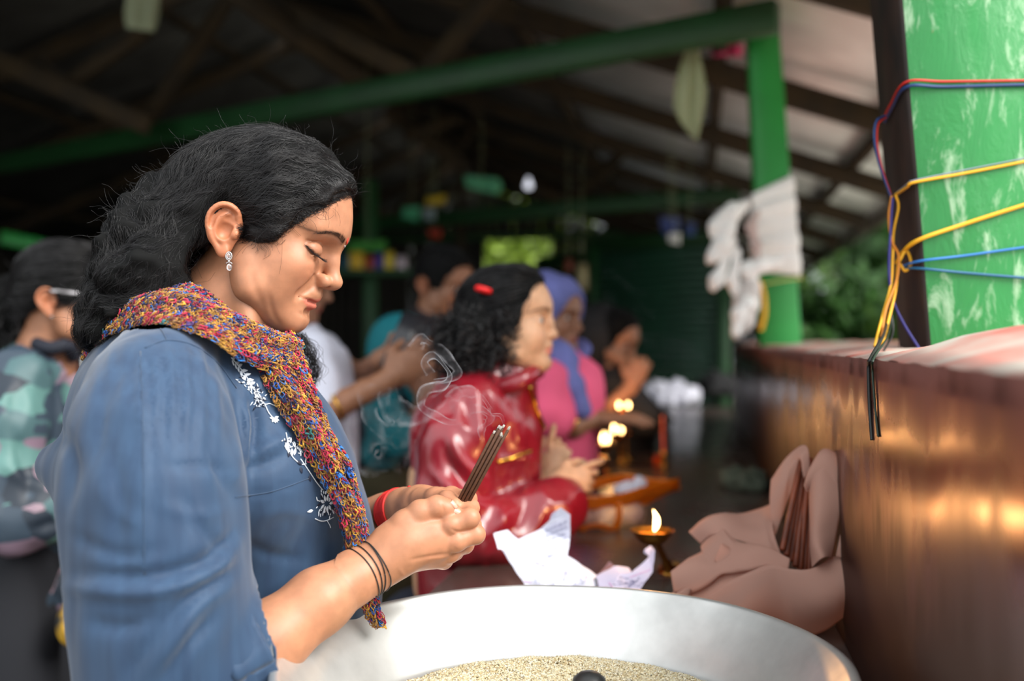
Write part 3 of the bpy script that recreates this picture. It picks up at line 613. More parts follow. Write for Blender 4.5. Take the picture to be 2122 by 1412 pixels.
# near (right) hand
s.chain([Z(300, 1075, 1.110), Z(450, 985, 1.116), Z(640, 950, 1.124)], [.0235, .0265, .027], k=.014, flat=None)
s.ell(Z(620, 930, 1.122), (.034, .020, .026), rotm('Y', 12), k=.014)
s.cap(Z(560, 1080, 1.13), Z(720, 1090, 1.135), .016, .014, k=.012)
def finger(pts, r, k=.0035): s.chain([Z(*p) for p in pts], [q * mm * .95 for q in r], k=k); [s.ell(Z(*pts[i]), r[i] * mm * 1.05, k=.003) for i in range(1, len(pts) - 1)]
finger([(640, 880, 1.118), (800, 850, 1.113), (945, 795, 1.117), (935, 735, 1.140), (870, 722, 1.152)], [11, 11.5, 10.6, 9.2, 8])
finger([(660, 990, 1.118), (835, 972, 1.115), (985, 922, 1.124), (965, 850, 1.152), (890, 820, 1.165)], [11, 12, 10.8, 9.5, 8.2])
finger([(640, 1060, 1.125), (790, 1060, 1.128), (905, 1000, 1.150), (890, 920, 1.172), (840, 880, 1.18)], [11, 11.2, 10, 9, 8])
finger([(600, 1110, 1.135), (740, 1118, 1.14), (830, 1060, 1.168), (810, 980, 1.185), (780, 930, 1.19)], [10, 10, 8.8, 8, 7])
finger([(300, 960, 1.113), (450, 845, 1.112), (560, 750, 1.113), (690, 706, 1.114), (760, 722, 1.117), (822, 738, 1.121)], [17, 16, 13, 11.6, 9.8, 7.8], k=.006)
# far (left) hand
s.chain([Z(330, 760, 1.27), Z(440, 720, 1.245), Z(560, 700, 1.22), Z(720, 690, 1.20)], [.024, .0235, .023, .021], k=.012)
finger([(640, 650, 1.205), (800, 628, 1.178), (925, 648, 1.160), (950, 715, 1.145), (905, 752, 1.135)], [11, 11.3, 10.5, 9.4, 8])
finger([(660, 700, 1.21), (820, 690, 1.198), (940, 740, 1.185), (930, 800, 1.17), (890, 820, 1.165)], [11, 11, 10, 9, 8])
finger([(660, 740, 1.215), (800, 760, 1.21), (900, 820, 1.20), (880, 880, 1.19)], [11, 11, 9.6, 8.2])
finger([(660, 780, 1.22), (780, 830, 1.22), (860, 890, 1.21), (840, 930, 1.20)], [10, 9.6, 8.6, 7.6])
finger([(560, 650, 1.20), (680, 640, 1.178), (770, 652, 1.152), (830, 688, 1.138)], [13, 12, 9.6, 7.8], k=.006)
for a, b in (((930, 905), (1010, 870)),): pass
Vd, Fd = s.mesh(); Nd = vnormals(Vd, Fd)
def ZZ(*L): return [(720 + a / 3.717, 860 + b / 3.717) for a, b in L]
Vd = sculpt(Vd, Nd, [(ZZ((480, 1120), (620, 1095), (800, 1070)), -.0012, 4), (ZZ((600, 1110), (720, 1100), (820, 1090)), .0008, 4),
    (ZZ((800, 880), (840, 900), (900, 905)), -.0012, 3), (ZZ((735, 700), (745, 740), (735, 775)), -.0007, 2), (ZZ((690, 690), (700, 720), (690, 750)), -.0004, 2),
    (ZZ((840, 985), (820, 1030), (860, 1050)), -.0009, 4), (ZZ((500, 860), (650, 850), (800, 860)), .0006, 8), (ZZ((400, 1180), (420, 1220), (440, 1250)), .0007, 4)])
EO = HO; Vb, Fb = joinm([(Vh, Fh), (xform(Ve, HO, HR), Fe), (xform(Ve2, HO, HR), Fe[:, ::-1]), (Vn, Fn), (Vt, Ft), (Va, Fa), (Vd, Fd)])
sk = np.array(SKIN); rest = len(Vn) + len(Vt) + len(Va) + len(Vd); TR = np.tile(sk, (rest, 1)); vr = Vb[-rest:]
TR = TR * (1 + .05 * noise(vr, 60, 5))[:, None]
fz = ((1061 + vr[:, 0] / vr[:, 1] * FPX) > 880) * .25; TR = TR * (1 - fz[:, None] * .35) + fz[:, None] * .35 * np.array(srgb(222, 140, 110))
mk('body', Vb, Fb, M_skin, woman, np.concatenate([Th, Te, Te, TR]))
# nails
def nail(c, u, v, n, w, l, nm='nail'):
    u, v, n = [np.array(q, float) / np.linalg.norm(q) for q in (u, v, n)]; a = np.linspace(-1, 1, 7); G = np.zeros((7, 7, 3))
    for i, p in enumerate(a):
        for j, q in enumerate(a): G[i, j] = c + u * p * l + v * q * w * (1 - .25 * max(p, 0) ** 2) - n * (.0022 * q * q + .0008 * p * p)
    V, F = sheet(G); o = mk(nm, V, F, M_nail, woman); solid(o, .0005); return o
BD = bvh(Vd, Fd)
for (zx, zy, u_) in ((824, 690, (.75, 0, -.6)), (845, 742, (.9, 0, -.3))):
    h_ = cast(BD, 720 + zx / 3.717, 860 + zy / 3.717, .0004)
    if h_ is None: continue
    n_ = h_[1]; n_ = n_ / np.linalg.norm(n_); u_ = np.array(u_); u_ = u_ - n_ * (u_ @ n_); nail(h_[0] + n_ * .0012, u_, np.cross(n_, u_), n_, .0042, .0052)
# ---- brows, lashes, bindi
HV = bvh(Vb, Fb)
def hairs(roots, dirs, L, r, n=5, curl=0, seed=0):
    t = np.linspace(0, 1, n)[None, :, None]; C = roots[:, None] + dirs[:, None] * L[:, None, None] * t
    if curl is not 0: C = C + curl[:, None] * t ** 2
    R = r * (1 - .8 * t[..., 0]) * np.ones((len(roots), 1)); return tubes(C, R, 3, False)
rt, dr = [], []
for k in range(230):
    t = RS.rand(); ay = 12 + 40 * t; zc = 31.5 + 8 * math.sin(t * 2.3) - 7 * t * t; z = zc + RS.uniform(-1, 1) * 3.4 * (1 - .6 * t)
    for sd in (-1, 1):
        o = HL(130, sd * ay, z); d = HL(60, sd * ay, z) - o; h_, n_, _, _ = HV.ray_cast(Vector(o), Vector(d).normalized())
        if h_ is None: continue
        rt.append(np.array(h_) + np.array(n_) * .0002); q = HR @ np.array([-.2 - .5 * t, sd * (.7 + .3 * t), .75 - 1.1 * t]) + np.array(n_) * .25 + RS.randn(3) * .12; dr.append(q / np.linalg.norm(q))
rt, dr = np.array(rt), np.array(dr); V, F = hairs(rt, dr, RS.uniform(.004, .0075, len(rt)), .00014); mk('eyebrows', V, F, M_hair, woman)['kind'] = 'stuff'
rt, dr, cu = [], [], []
for sd in (-1, 1):
    for k in range(70):
        t = RS.rand(); p = spline([(71, -51, 12.5), (80, -45.5, 7.5), (88.5, -32, 4.5), (85.5, -22, 5)], 60)[int(t * 59)]
        rt.append(HL(p[0] + 1.2, -sd * (p[1] - 0) * 1.0 if sd < 0 else p[1], p[2] + .3)); out = HR @ np.array([.75, sd * -.35 - sd * .5 * (1 - t), -.5]); out += RS.randn(3) * .1; dr.append(out / np.linalg.norm(out)); cu.append(HR @ np.array([.002, 0, .003]))
rt = np.array(rt); V, F = hairs(rt, np.array(dr), RS.uniform(.006, .0095, len(rt)), .00022, curl=np.array(cu)); mk('eyelashes', V, F, M_hair, woman)['kind'] = 'stuff'
lid = [spline([(70.5, sd * -51, 12.8), (80.6, sd * -45.8, 7.6), (89.6, sd * -32.5, 4.6), (86, sd * -21.5, 5)], 16) for sd in (1, -1)]
for l in lid: V, F = tubes(np.array([HL(*p) for p in l]), np.concatenate([np.linspace(.0003, .0009, 8), np.linspace(.0009, .0004, 8)]), 5, False); mk('lash_line', V, F, M_hair, woman)
V, F = lathe([(0, .0012), (.0022, .0009), (.003, 0), (0, -.0005)], 14); bR = HR @ rotm('Y', 80)
h_, n_, _, _ = HV.ray_cast(Vector(HL(140, -3, 36)), Vector(HR @ np.array([-1, 0, 0]))); mk('bindi', (V * [1.9, 1, 1]) @ bR.T + np.array(h_), F, M_bindi, woman)['label'] = 'vermilion mark between the brows'
h_, n_, _, _ = HV.ray_cast(Vector(HL(140, -3, 28.5)), Vector(HR @ np.array([-1, 0, 0]))); V, F = lathe([(0, .0022), (.0016, .0012), (.002, 0), (0, -.001)], 8); mk('stone', V @ bR.T + np.array(h_), F, M_crystal, woman, smooth=False)['label'] = 'small white stone under the mark'
# ---- earring
eb = P(474, 531, 1.1095); ear = bpy.data.objects.new('earring', None); COL.objects.link(ear); ear.location = Vector(eb); par(ear, woman)
def gem(r, n=10):
    r = r * .82; return lathe([(0, -r), (r * .7, -r * .55), (r, 0), (r * .72, r * .5), (0, r * .62)], n)
RY = rotm('X', 90)
V, F = gem(.0032); mk('stud', V @ RY.T * [1, 1, 1.35] + eb, F, M_crystal, ear, smooth=False)
V, F = lathe([(.0034, -.0004), (.0042, 0), (.0034, .0008), (.0028, 0), (.0034, -.0004)], 14); mk('setting', V @ RY.T * [1, 1, 1.35] + eb + [0, .0006, 0], F, M_silver, ear)
V, F = tubes(np.array([eb + [0, 0, -.004], eb + [.0003, 0, -.0075]]), .0011, 4); mk('link', V, F, M_silver, ear)
V, F = gem(.0042, 9); mk('drop', V @ RY.T * [.95, 1, 1.25] + eb + [.0006, 0, -.0122], F, M_crystal, ear, smooth=False)
V, F = tubes(np.array([[eb + np.array([.0006 + .0045 * math.cos(a), -.001, -.0122 + .0056 * math.sin(a)]) for a in np.linspace(.6, 2.5, 8)]]), .0006, 4); mk('bail', V, F, M_silver, ear)
# ---- shirt
s = SDF((-.66, .84, .66), (-.115, 1.47, 1.345), .005)
s.ell(P(425, 870, 1.2), (.125, .165, .135), k=.05); s.ell(P(400, 790, 1.2), (.085, .15, .07), k=.05)
s.ell(P(545, 985, 1.2), (.108, .145, .105), rotm('Y', 12), k=.05); s.ell(P(582, 1190, 1.235), (.122, .135, .16), k=.05)
s.ell(P(575, 1390, 1.29), (.125, .12, .2), k=.05); s.ell(P(430, 1330, 1.24), (.10, .14, .2), k=.05); s.ell(P(325, 950, 1.22), (.100, .15, .17), k=.04); s.ell(P(350, 1200, 1.22), (.095, .16, .25), k=.04)
s.cap(P(125, 965, 1.2), P(190, 990, 1.16), .028, .04, k=.03)
s.chain([P(395, 735, 1.16), P(345, 762, 1.08), P(312, 830, 1.03)], [.045, .052, .066], k=.03)
s.chain([P(318, 830, 1.03), P(316, 920, 1.005), P(322, 1030, .99), P(334, 1160, .98), P(340, 1290, .975), P(345, 1400, .98)], [.064, .076, .082, .080, .080, .080], k=.025)
s.chain([P(345, 1400, .98), P(430, 1378, 1.0), P(492, 1352, 1.013)], [.080, .072, .065], k=.02)
s.chain([P(430, 790, 1.36), P(440, 1000, 1.37), P(470, 1230, 1.37), P(600, 1180, 1.35)], [.07, .08, .07, .06], k=.025)
cf = P(515, 1330, 1.02) - P(440, 1372, 1.0); cf /= np.linalg.norm(cf)
s.cap(P(490, 1354, 1.013), P(620, 1290, 1.05), .058, .06, k=.004, sub=True)
s.cap(P(390, 640, 1.2), P(420, 760, 1.2), .058, .062, k=.01, sub=True)
V, F = s.mesh(); N = vnormals(V, F); px = 1061 + V[:, 0] / V[:, 1] * FPX; py = 706 - (V[:, 2] - CAMZ) / V[:, 1] * FPX
ga = np.exp(-((px - 360) / 110) ** 2) * smooth01(py, 690, 760) * (1 - smooth01(py, 800, 990)) * np.clip(-N[:, 1] + .4, 0, 1)
V = V + N * (.0036 * ga * np.sin(px * .20 + noise(V, 25, 8) * 1.2) + .0042 * fbm(V, (16, 16, 6), 3, 21) + .0016 * noise(V, (46, 46, 16), 9))[:, None]
V = sculpt(V, N, [([(490, 800), (508, 870), (498, 960), (486, 1010)], .010, 15), ([(520, 830), (530, 890), (512, 960)], -.010, 12), ([(486, 1031), (560, 1020), (640, 992)], -.0022, 4),
    ([(500, 950), (560, 925), (600, 900)], .005, 12), ([(490, 975), (540, 965), (600, 940)], -.005, 10), ([(291, 729), (296, 900), (300, 1190)], .0016, 8), ([(310, 740), (316, 900), (318, 1190)], -.0015, 8),
    ([(345, 968), (420, 966), (492, 975)], -.0034, 7), ([(230, 930), (250, 1040), (240, 1130)], -.004, 14), ([(140, 1218), (300, 1228), (430, 1190), (500, 1120)], .0085, 15), ([(160, 1190), (320, 1194), (440, 1156), (500, 1085)], -.0080, 14), ([(180, 1290), (260, 1300), (340, 1270)], -.005, 14),
    ([(300, 1412), (360, 1330), (410, 1260), (490, 1205)], .0060, 15), ([(260, 1412), (330, 1310), (400, 1235), (480, 1180)], -.006, 12), ([(345, 1412), (390, 1340), (440, 1280)], -.006, 12),
    ([(120, 880), (150, 960), (140, 1060)], -.006, 16), ([(150, 1110), (240, 1150), (330, 1140)], -.0045, 13), ([(380, 1030), (430, 1110), (500, 1150)], -.004, 12), ([(420, 900), (455, 980), (495, 1040)], -.0045, 12), ([(330, 1050), (420, 1070), (490, 1050)], .0022, 12), ([(200, 1000), (240, 1060), (300, 1090)], .002, 14),
    ([(440, 740), (480, 800), (520, 860)], -.003, 10), ([(400, 850), (430, 930), (440, 1010)], .0025, 14), ([(500, 1120), (560, 1150), (640, 1160)], -.003, 12), ([(540, 1070), (600, 1060), (670, 1080)], .002, 12),
    ([(210, 780), (180, 860), (165, 940)], .0035, 12), ([(235, 790), (212, 870), (200, 960)], -.003, 10)])
V = relax(V, F, 1, .4)
shirt = mk('shirt', V, F, M_denim, woman); SV = bvh(V, F)
def onto(pts, n, lift=.0006, B=None):
    q = spline(pts, n); r_ = [cast(B or SV, x, y, lift) for x, y in q]; return np.array([a[0] for a in r_ if a is not None])
# sleeve cuff band and seams
def ring(c, ax, r0, r1, n=40, e=1.0, wob=.003, ph=0):
    ax = np.array(ax, float); ax /= np.linalg.norm(ax); a = np.cross(ax, [0, 0, 1.]); a /= np.linalg.norm(a); b = np.cross(a, ax)
    return np.array([c + (a * math.cos(t) * r0 + b * math.sin(t) * r1) * (1 + wob / r0 * math.sin(11 * t + ph)) for t in np.linspace(0, 2 * math.pi, n)])
c0 = P(468, 1362, 1.008); G = np.stack([ring(c0 + cf * a, cf, r, r, 96, wob=w) for a, r, w in ((-.014, .072, .003), (-.008, .0735, .0022), (.0, .0705, .0016), (.012, .0695, .001), (.024, .070, .0008), (.0275, .0705, .0008), (.028, .0695, .0008), (.026, .0675, .0008))])
V, F = sheet(G); V = V + vnormals(V, F) * (.0007 * np.sin(np.arctan2(V[:, 2] - c0[2], V[:, 1] - c0[1]) * 42))[:, None]; cuff = mk('cuff', V, F, M_denim, shirt); solid(cuff, .0012)
for k, pl in enumerate([[(330, 678), (338, 690), (346, 706)], [(300, 722), (345, 706), (400, 716), (450, 752), (490, 805)], [(486, 1031), (560, 1020), (640, 992)], [(291, 729), (296, 900), (300, 1190)]]):
    q = onto(pl, 24, .0004)
    if len(q) > 3: V, F = tubes(q, .0007, 4); mk('seam', V, F, M_denim, shirt)
# embroidery
def leaf(c, n, ang, l, w, m):
    n = n / np.linalg.norm(n); u = np.array([math.cos(ang), 0, -math.sin(ang)]); u = u - n * (u @ n); u /= np.linalg.norm(u); v = np.cross(n, u); V = [c - u * 0, c + u * l]; R_ = []
    for t in (.2, .45, .7, .9):
        h_ = w * math.sin(math.pi * t ** .8)
        R_ += [c + u * l * t + v * h_, c + u * l * t + n * .0009, c + u * l * t - v * h_]
    V = np.array([c] * 3 + R_ + [c + u * l] * 3); F = []
    for i in range(5):
        for j in range(2): F.append((i * 3 + j, i * 3 + j + 1, i * 3 + 4 + j, i * 3 + 3 + j))
    return V, np.array(F)
wl, dl = [], []
def stem(pts, n=22, r=.00062, L=None):
    q = onto(pts, n, .0009)
    if len(q) > 2: (wl if L is None else L).append(tubes(q, r, 4))
def lf(x, y, ang, l=8, w=2.6, L=None):
    c = cast(SV, x, y, .0010)
    if c is not None: (wl if L is None else L).append(leaf(c[0], c[1], math.radians(ang), l * .00054, w * .00050, 0))
stem([(478, 742), (492, 758), (507, 777), (520, 800), (534, 822)]); stem([(534, 822), (548, 838), (560, 838), (580, 848)]); stem([(548, 838), (556, 856), (566, 868)])
for i, (x, y) in enumerate(spline([(480, 746), (492, 760), (506, 778), (518, 797)], 7)): lf(x, y, -25 + 10 * (i % 2), 15, 3.6); lf(x, y, 100, 13, 3.4)
for k in range(60):
    x, y = spline([(503, 785), (520, 805), (538, 826), (530, 835)], 60)[k] + RS.uniform(-10, 10, 2); lf(x, y, RS.uniform(0, 360), RS.uniform(5, 11), 1.2); 
    if k % 2: lf(x + 5, y + 3, RS.uniform(0, 360), RS.uniform(6, 11), 1.6, dl)
for a in range(-30, 210, 40): lf(568, 868, a, 11, 3.2)
stem([(592, 898), (596, 922), (604, 946), (622, 962), (634, 962)]); stem([(622, 952), (640, 978), (655, 1000), (668, 1016)]); stem([(650, 968), (664, 988), (670, 1010)], 18)
for k in range(60):
    x, y = spline([(590, 912), (606, 924), (624, 934), (640, 950)], 60)[k] + RS.uniform(-9, 9, 2); lf(x, y, RS.uniform(0, 360), RS.uniform(5, 12), 1.3)
    if k % 2: lf(x + 4, y - 2, RS.uniform(0, 360), RS.uniform(6, 11), 1.8, dl)
for x, y, a in ((622, 968, 80), (640, 985, 70), (600, 935, 120), (660, 1000, 200), (615, 955, 30)): lf(x, y, a, 14, 4, dl)
for x, y, a in ((590, 920, 60), (596, 926, 80), (604, 930, 100), (612, 930, 120)): lf(x, y, a, 16, 3.2)
for k in range(9):
    a = k * 40; lf(676 + 5 * math.cos(math.radians(a)), 1044 + 5 * math.sin(math.radians(a)), a, 15, 3.6); lf(676 + 11 * math.cos(math.radians(a + 20)), 1044 + 13 * math.sin(math.radians(a + 20)), a + 20, 14, 3.4, dl)
for k in range(34):
    a = RS.uniform(0, 360); r_ = RS.uniform(14, 27); lf(676 + r_ * .85 * math.cos(math.radians(a)), 1044 + r_ * math.sin(math.radians(a)), a + RS.uniform(-40, 40), RS.uniform(6, 12), 1.4)
stem([(652, 1075), (665, 1080), (678, 1078), (690, 1072)]); stem([(676, 1078), (682, 1088), (684, 1094)]); lf(648, 1058, 180, 16, 3.6); lf(700, 1060, 20, 14, 3.6); lf(600, 770, 60, 12, 4); lf(606, 776, 120, 12, 3)
ysp = P(0, 888, 1.13)[2]
for L_, nm_, m_, lb_ in ((wl, 'white_embroidery', M_white_thread, 'white floral embroidery'), (dl, 'navy_embroidery', M_denim_dark, 'navy floral embroidery')):
    for up_ in (True, False):
        q = [a for a in L_ if (a[0][:, 2].mean() > ysp) == up_]
        if q: V, F = joinm(q); o = mk(nm_, V, F, m_, shirt); o['label'] = lb_; o['kind'] = 'stuff'
# ---- trousers down to the floor (hidden behind the tray)
s = SDF((-.62, 1.0, -.01), (-.14, 1.42, .82), .016)
for sd in (-.085, .085): s.chain([np.array([-.34, 1.2 + sd, .80]), np.array([-.34, 1.2 + sd, .45]), np.array([-.36, 1.2 + sd, .07])], [.115, .075, .05], k=.03); s.cap((-.37, 1.2 + sd, .035), (-.23, 1.2 + sd, .03), .038, .03, k=.02)
V, F = s.mesh(); V[:, 2] = np.maximum(V[:, 2], .002); mk('trousers', V, F, M_trouser, woman)
# ---- scarf: knitted ribbons made of yarn loops
PAL = [srgb(196, 146, 66), srgb(178, 122, 58), srgb(206, 52, 82), srgb(170, 36, 62), srgb(40, 92, 176), srgb(56, 128, 206), srgb(34, 44, 92), srgb(216, 162, 60), srgb(120, 66, 60), srgb(92, 62, 120), srgb(150, 104, 62), srgb(60, 120, 120)]
PW = np.array([.20, .16, .13, .08, .08, .06, .09, .07, .05, .03, .04, .01]); PW /= PW.sum()
def ribbon(U, Lo, bulge, nu=90, nv=26, outward=(0, -1, 0.2)):
    U = spline(PV(U), nu); Lo = spline(PV(Lo), nu); v = np.linspace(0, 1, nv)[None, :, None]; G = U[:, None] * (1 - v) + Lo[:, None] * v
    t = np.gradient((U + Lo) / 2, axis=0); w = Lo - U; n = np.cross(w, t); n /= np.linalg.norm(n, axis=1)[:, None]; sg = np.sign(n @ np.array(outward)); n *= sg[:, None]
    G = G + n[:, None] * (bulge * np.sin(math.pi * v) ** .7 + .0035 * np.sin(v * 9.5 + np.linspace(0, 5, nu)[:, None, None]) * np.sin(math.pi * v))
    return G + (fbm(G.reshape(-1, 3), 22, 2, 4) * .003).reshape(nu, nv, 1) * n[:, None]
def knit(G, st=.0038, sw=.0035, seed=1, rad=.00066):
    r_ = np.random.RandomState(seed); La = np.linalg.norm(np.diff(G.mean(1), axis=0), axis=1).sum(); Lb = np.linalg.norm(np.diff(G, axis=1), axis=2).sum(1).mean()
    na, nb = int(La / st), max(3, int(Lb / sw)); a = np.linspace(0, G.shape[0] - 1.001, na); b = np.linspace(0, G.shape[1] - 1.001, nb)
    dA = np.gradient(G, axis=0); dB = np.gradient(G, axis=1); A, Bm = np.meshgrid(a, b, indexing='ij'); A = (A + r_.uniform(-.2, .2, A.shape)).clip(0, G.shape[0] - 1.001); i, j = A.astype(int), Bm.astype(int); fi, fj = (A - i)[..., None], (Bm - j)[..., None]
    g = lambda X: (X[i, j] * (1 - fi) * (1 - fj) + X[i + 1, j] * fi * (1 - fj) + X[i, j + 1] * (1 - fi) * fj + X[i + 1, j + 1] * fi * fj)
    c = g(G).reshape(-1, 3); ua = g(dA).reshape(-1, 3); ub = g(dB).reshape(-1, 3); ua /= np.linalg.norm(ua, axis=1)[:, None]; n = np.cross(ua, ub); n /= np.linalg.norm(n, axis=1)[:, None]; n *= np.sign((n @ np.array([0, -1, .2])))[:, None]; ub = np.cross(n, ua); M = len(c)
    sh = np.array([(-.75, -.10, .0), (-.35, -.42, .35), (.25, -.40, .55), (.62, -.08, .6), (.62, .12, .6), (.2, .42, .5), (-.38, .40, .3), (-.75, .08, .0)])
    k = st * r_.uniform(.85, 1.25, (M, 1, 1)); J = r_.uniform(-.22, .22, (M, 8, 3)); q = (sh[None] + J) * k
    C = c[:, None] + q[..., 0:1] * ua[:, None] + q[..., 1:2] * ub[:, None] + (q[..., 2:3] + .0002) * n[:, None]
    fat = np.where(r_.rand(M) < .20, 2.1, 1.0) * r_.uniform(.8, 1.15, M)
    V, F = tubes(C, (fat * rad)[:, None] * np.ones((1, 8)), 4, False)
    ia, ib = np.divmod(np.arange(M), nb); run = (ia * .9 + (noise(np.stack([ib * .37, ia * .11, ia * 0], 1), 1, seed) * 5)).astype(int); cc = np.zeros(M, int)
    tab = r_.choice(len(PAL), 4000, p=PW); cc = tab[(run * 31 + (ib // 2) * 17 + (ia // 3) * 7) % 4000]; alt = r_.rand(M) < .35; cc[alt] = r_.choice(len(PAL), alt.sum(), p=PW)
    col = np.array(PAL)[cc] * r_.uniform(.75, 1.2, (M, 1)); return V, F, np.repeat(col, 32, axis=0)
rb = [ribbon([(300, 618, 1.24), (345, 596, 1.17), (385, 590, 1.13), (440, 618, 1.108), (500, 662, 1.108), (560, 692, 1.14), (606, 704, 1.185)],
             [(176, 742, 1.22), (196, 728, 1.16), (240, 690, 1.09), (320, 668, 1.045), (410, 694, 1.035), (495, 738, 1.06), (590, 778, 1.13)], .014, 110, 34),
      ribbon([(610, 700, 1.19), (628, 752, 1.165), (656, 826, 1.15), (684, 900, 1.14), (722, 968, 1.14), (750, 1050, 1.145), (766, 1128, 1.15)],
             [(560, 716, 1.17), (585, 770, 1.135), (612, 830, 1.125), (640, 900, 1.12), (676, 975, 1.12), (704, 1060, 1.125), (722, 1140, 1.13)], .010, 120, 20),
      ribbon([(590, 742, 1.14), (612, 802, 1.125), (652, 866, 1.115), (690, 946, 1.11), (722, 1030, 1.112), (742, 1100, 1.12)],
             [(536, 756, 1.12), (560, 806, 1.10), (594, 866, 1.095), (636, 934, 1.095), (684, 1012, 1.098), (716, 1092, 1.10), (722, 1142, 1.11)], .011, 110, 20),
      ribbon([(752, 1130, 1.13), (772, 1215, 1.145), (782, 1262, 1.15), (790, 1290, 1.152)], [(716, 1136, 1.125), (742, 1215, 1.14), (758, 1262, 1.145), (776, 1293, 1.15)], .006, 40, 10)]
sc_p, yn = [], []
V, F = joinm([sheet(g) for g in rb]); scarf = mk('scarf', V, F, M_yarn_base, woman); solid(scarf, .003); scarf['label'] = 'multicoloured knitted scarf'
Y = [knit(g, seed=i + 3) for i, g in enumerate(rb)] + [knit(g + [0, -.0012, .0004], st=.0054, sw=.0050, seed=i + 23, rad=.00050) for i, g in enumerate(rb)]; V, F = joinm([(a, b) for a, b, c in Y]); o = mk('yarn', V, F, M_yarn, scarf, np.concatenate([c for a, b, c in Y])); o['kind'] = 'stuff'
# ---- bracelets
BA_ = bvh(*joinm([(Va, Fa), (Vd, Fd)])); wa = P(772, 1178, 1.108) - P(735, 1196, 1.095); wa /= np.linalg.norm(wa)
for k, (a, tl) in enumerate(((-.006, .16), (.000, .05), (.005, -.04), (.009, .12))):
    c = P(762, 1183, 1.102) + wa * a; V, F = tubes(wrapring(BA_, c, wa + np.array([0, .15 * tl, tl]), .0007, R0=.06, wob=.0006, ph=k), .00075, 4); mk('cord_bracelet', V, F, M_black_cord, woman)
kn = SDF(P(776, 1224, 1.085) - .014, P(776, 1224, 1.085) + .014, .0014)
kc = P(775, 1222, 1.089); kn.ell(kc, (.002, .002, .0042), k=.001); kn.chain([kc, kc + [.001, 0, -.006], kc + [-.001, .001, -.010]], .0011, k=.001); kn.cap(kc, kc + np.array([.0028, 0, -.009]), .001, k=.001); V, F = kn.mesh(); mk('cord_knot', V, F, M_black_cord, woman)
wf = P(850, 1052, 1.25) - P(800, 1064, 1.285); wf /= np.linalg.norm(wf)
for k in range(8):
    c = P(822, 1058, 1.267) + wf * (-.008 + .0034 * k); V, F = tubes(wrapring(BA_, c, wf + np.array([0, 0, .05 * math.sin(k * 2)]), .0012, R0=.05, wob=.0004, ph=k), .0017, 5, False); mk('thread_bracelet', V, F, M_red_cord, woman)
kn = SDF(P(848, 1012, 1.24) - .02, P(848, 1012, 1.24) + .02, .0016); kc = P(848, 1024, 1.24); kn.ell(kc, (.0045, .004, .005), k=.002); kn.cap(kc, kc + np.array([.0, 0, .008]), .003, .0028, k=.002); kn.cap(kc, kc + np.array([.009, 0, -.001]), .002, .0016, k=.002); V, F = kn.mesh(); mk('thread_knot', V, F, M_red_cord, woman)
# ---- hair: a cap on the skull, a loose ponytail and thousands of strands
G0 = HL(-88, -8, -6)
s = SDF((-.585, 1.03, 1.27), (-.16, 1.37, 1.615), .004)
s.ell(HL(4, 0, 56), (.101, .083, .082), rotm('Y', 20), k=.01); s.ell(HL(46, 0, 66), (.055, .066, .052), k=.02); s.ell(HL(-50, 0, 30), (.062, .076, .07), k=.02)
s.ell(HL(30, -52, 26), (.03, .03, .03), k=.02); s.ell(HL(28, 52, 26), (.03, .03, .03), k=.02)
s.cap(HL(-60, -20, 25), HL(-100, -8, -2), .055, .045, k=.03)
s.chain([P(395, 500, 1.17), P(330, 560, 1.16), P(280, 610, 1.15), P(235, 655, 1.15), P(212, 690, 1.16)], [.056, .062, .052, .034, .018], k=.03)
s.ell(P(330, 500, 1.18), (.05, .06, .05), k=.03)
# carve the face and ear window away
for c, r in (((100, 0, 8), (64, 100, 54)), ((92, 0, 66), (22, 52, 24)), ((88, 0, 41), (47, 84, 25)), ((30, 0, -44), (92, 120, 48)),): s.ell(HL(*c), lm(*r), HR, k=.012, sub=True)
s.ell(HL(-17, -86, -1), (.024, .021, .037), rotm('Y', 0), k=.006, sub=True); s.ell(HL(-17, 84, -4), (.023, .018, .034), rotm('Y', 0), k=.006, sub=True)
V, F = s.mesh(); N = vnormals(V, F); back = smooth01(-V[:, 0], .36, .46)
V = V + N * (.0045 * fbm(V, (34, 34, 50), 2, 5) * (1 + 1.6 * back) - .003)[:, None]; hair = mk('hair', V, F, M_haircap, woman)
tl = spline([tuple(HL(-40, 0, 40)), tuple(P(400, 490, 1.17)), tuple(P(340, 550, 1.16)), tuple(P(280, 612, 1.15)), tuple(P(225, 665, 1.15)), tuple(P(196, 720, 1.15))], 40)
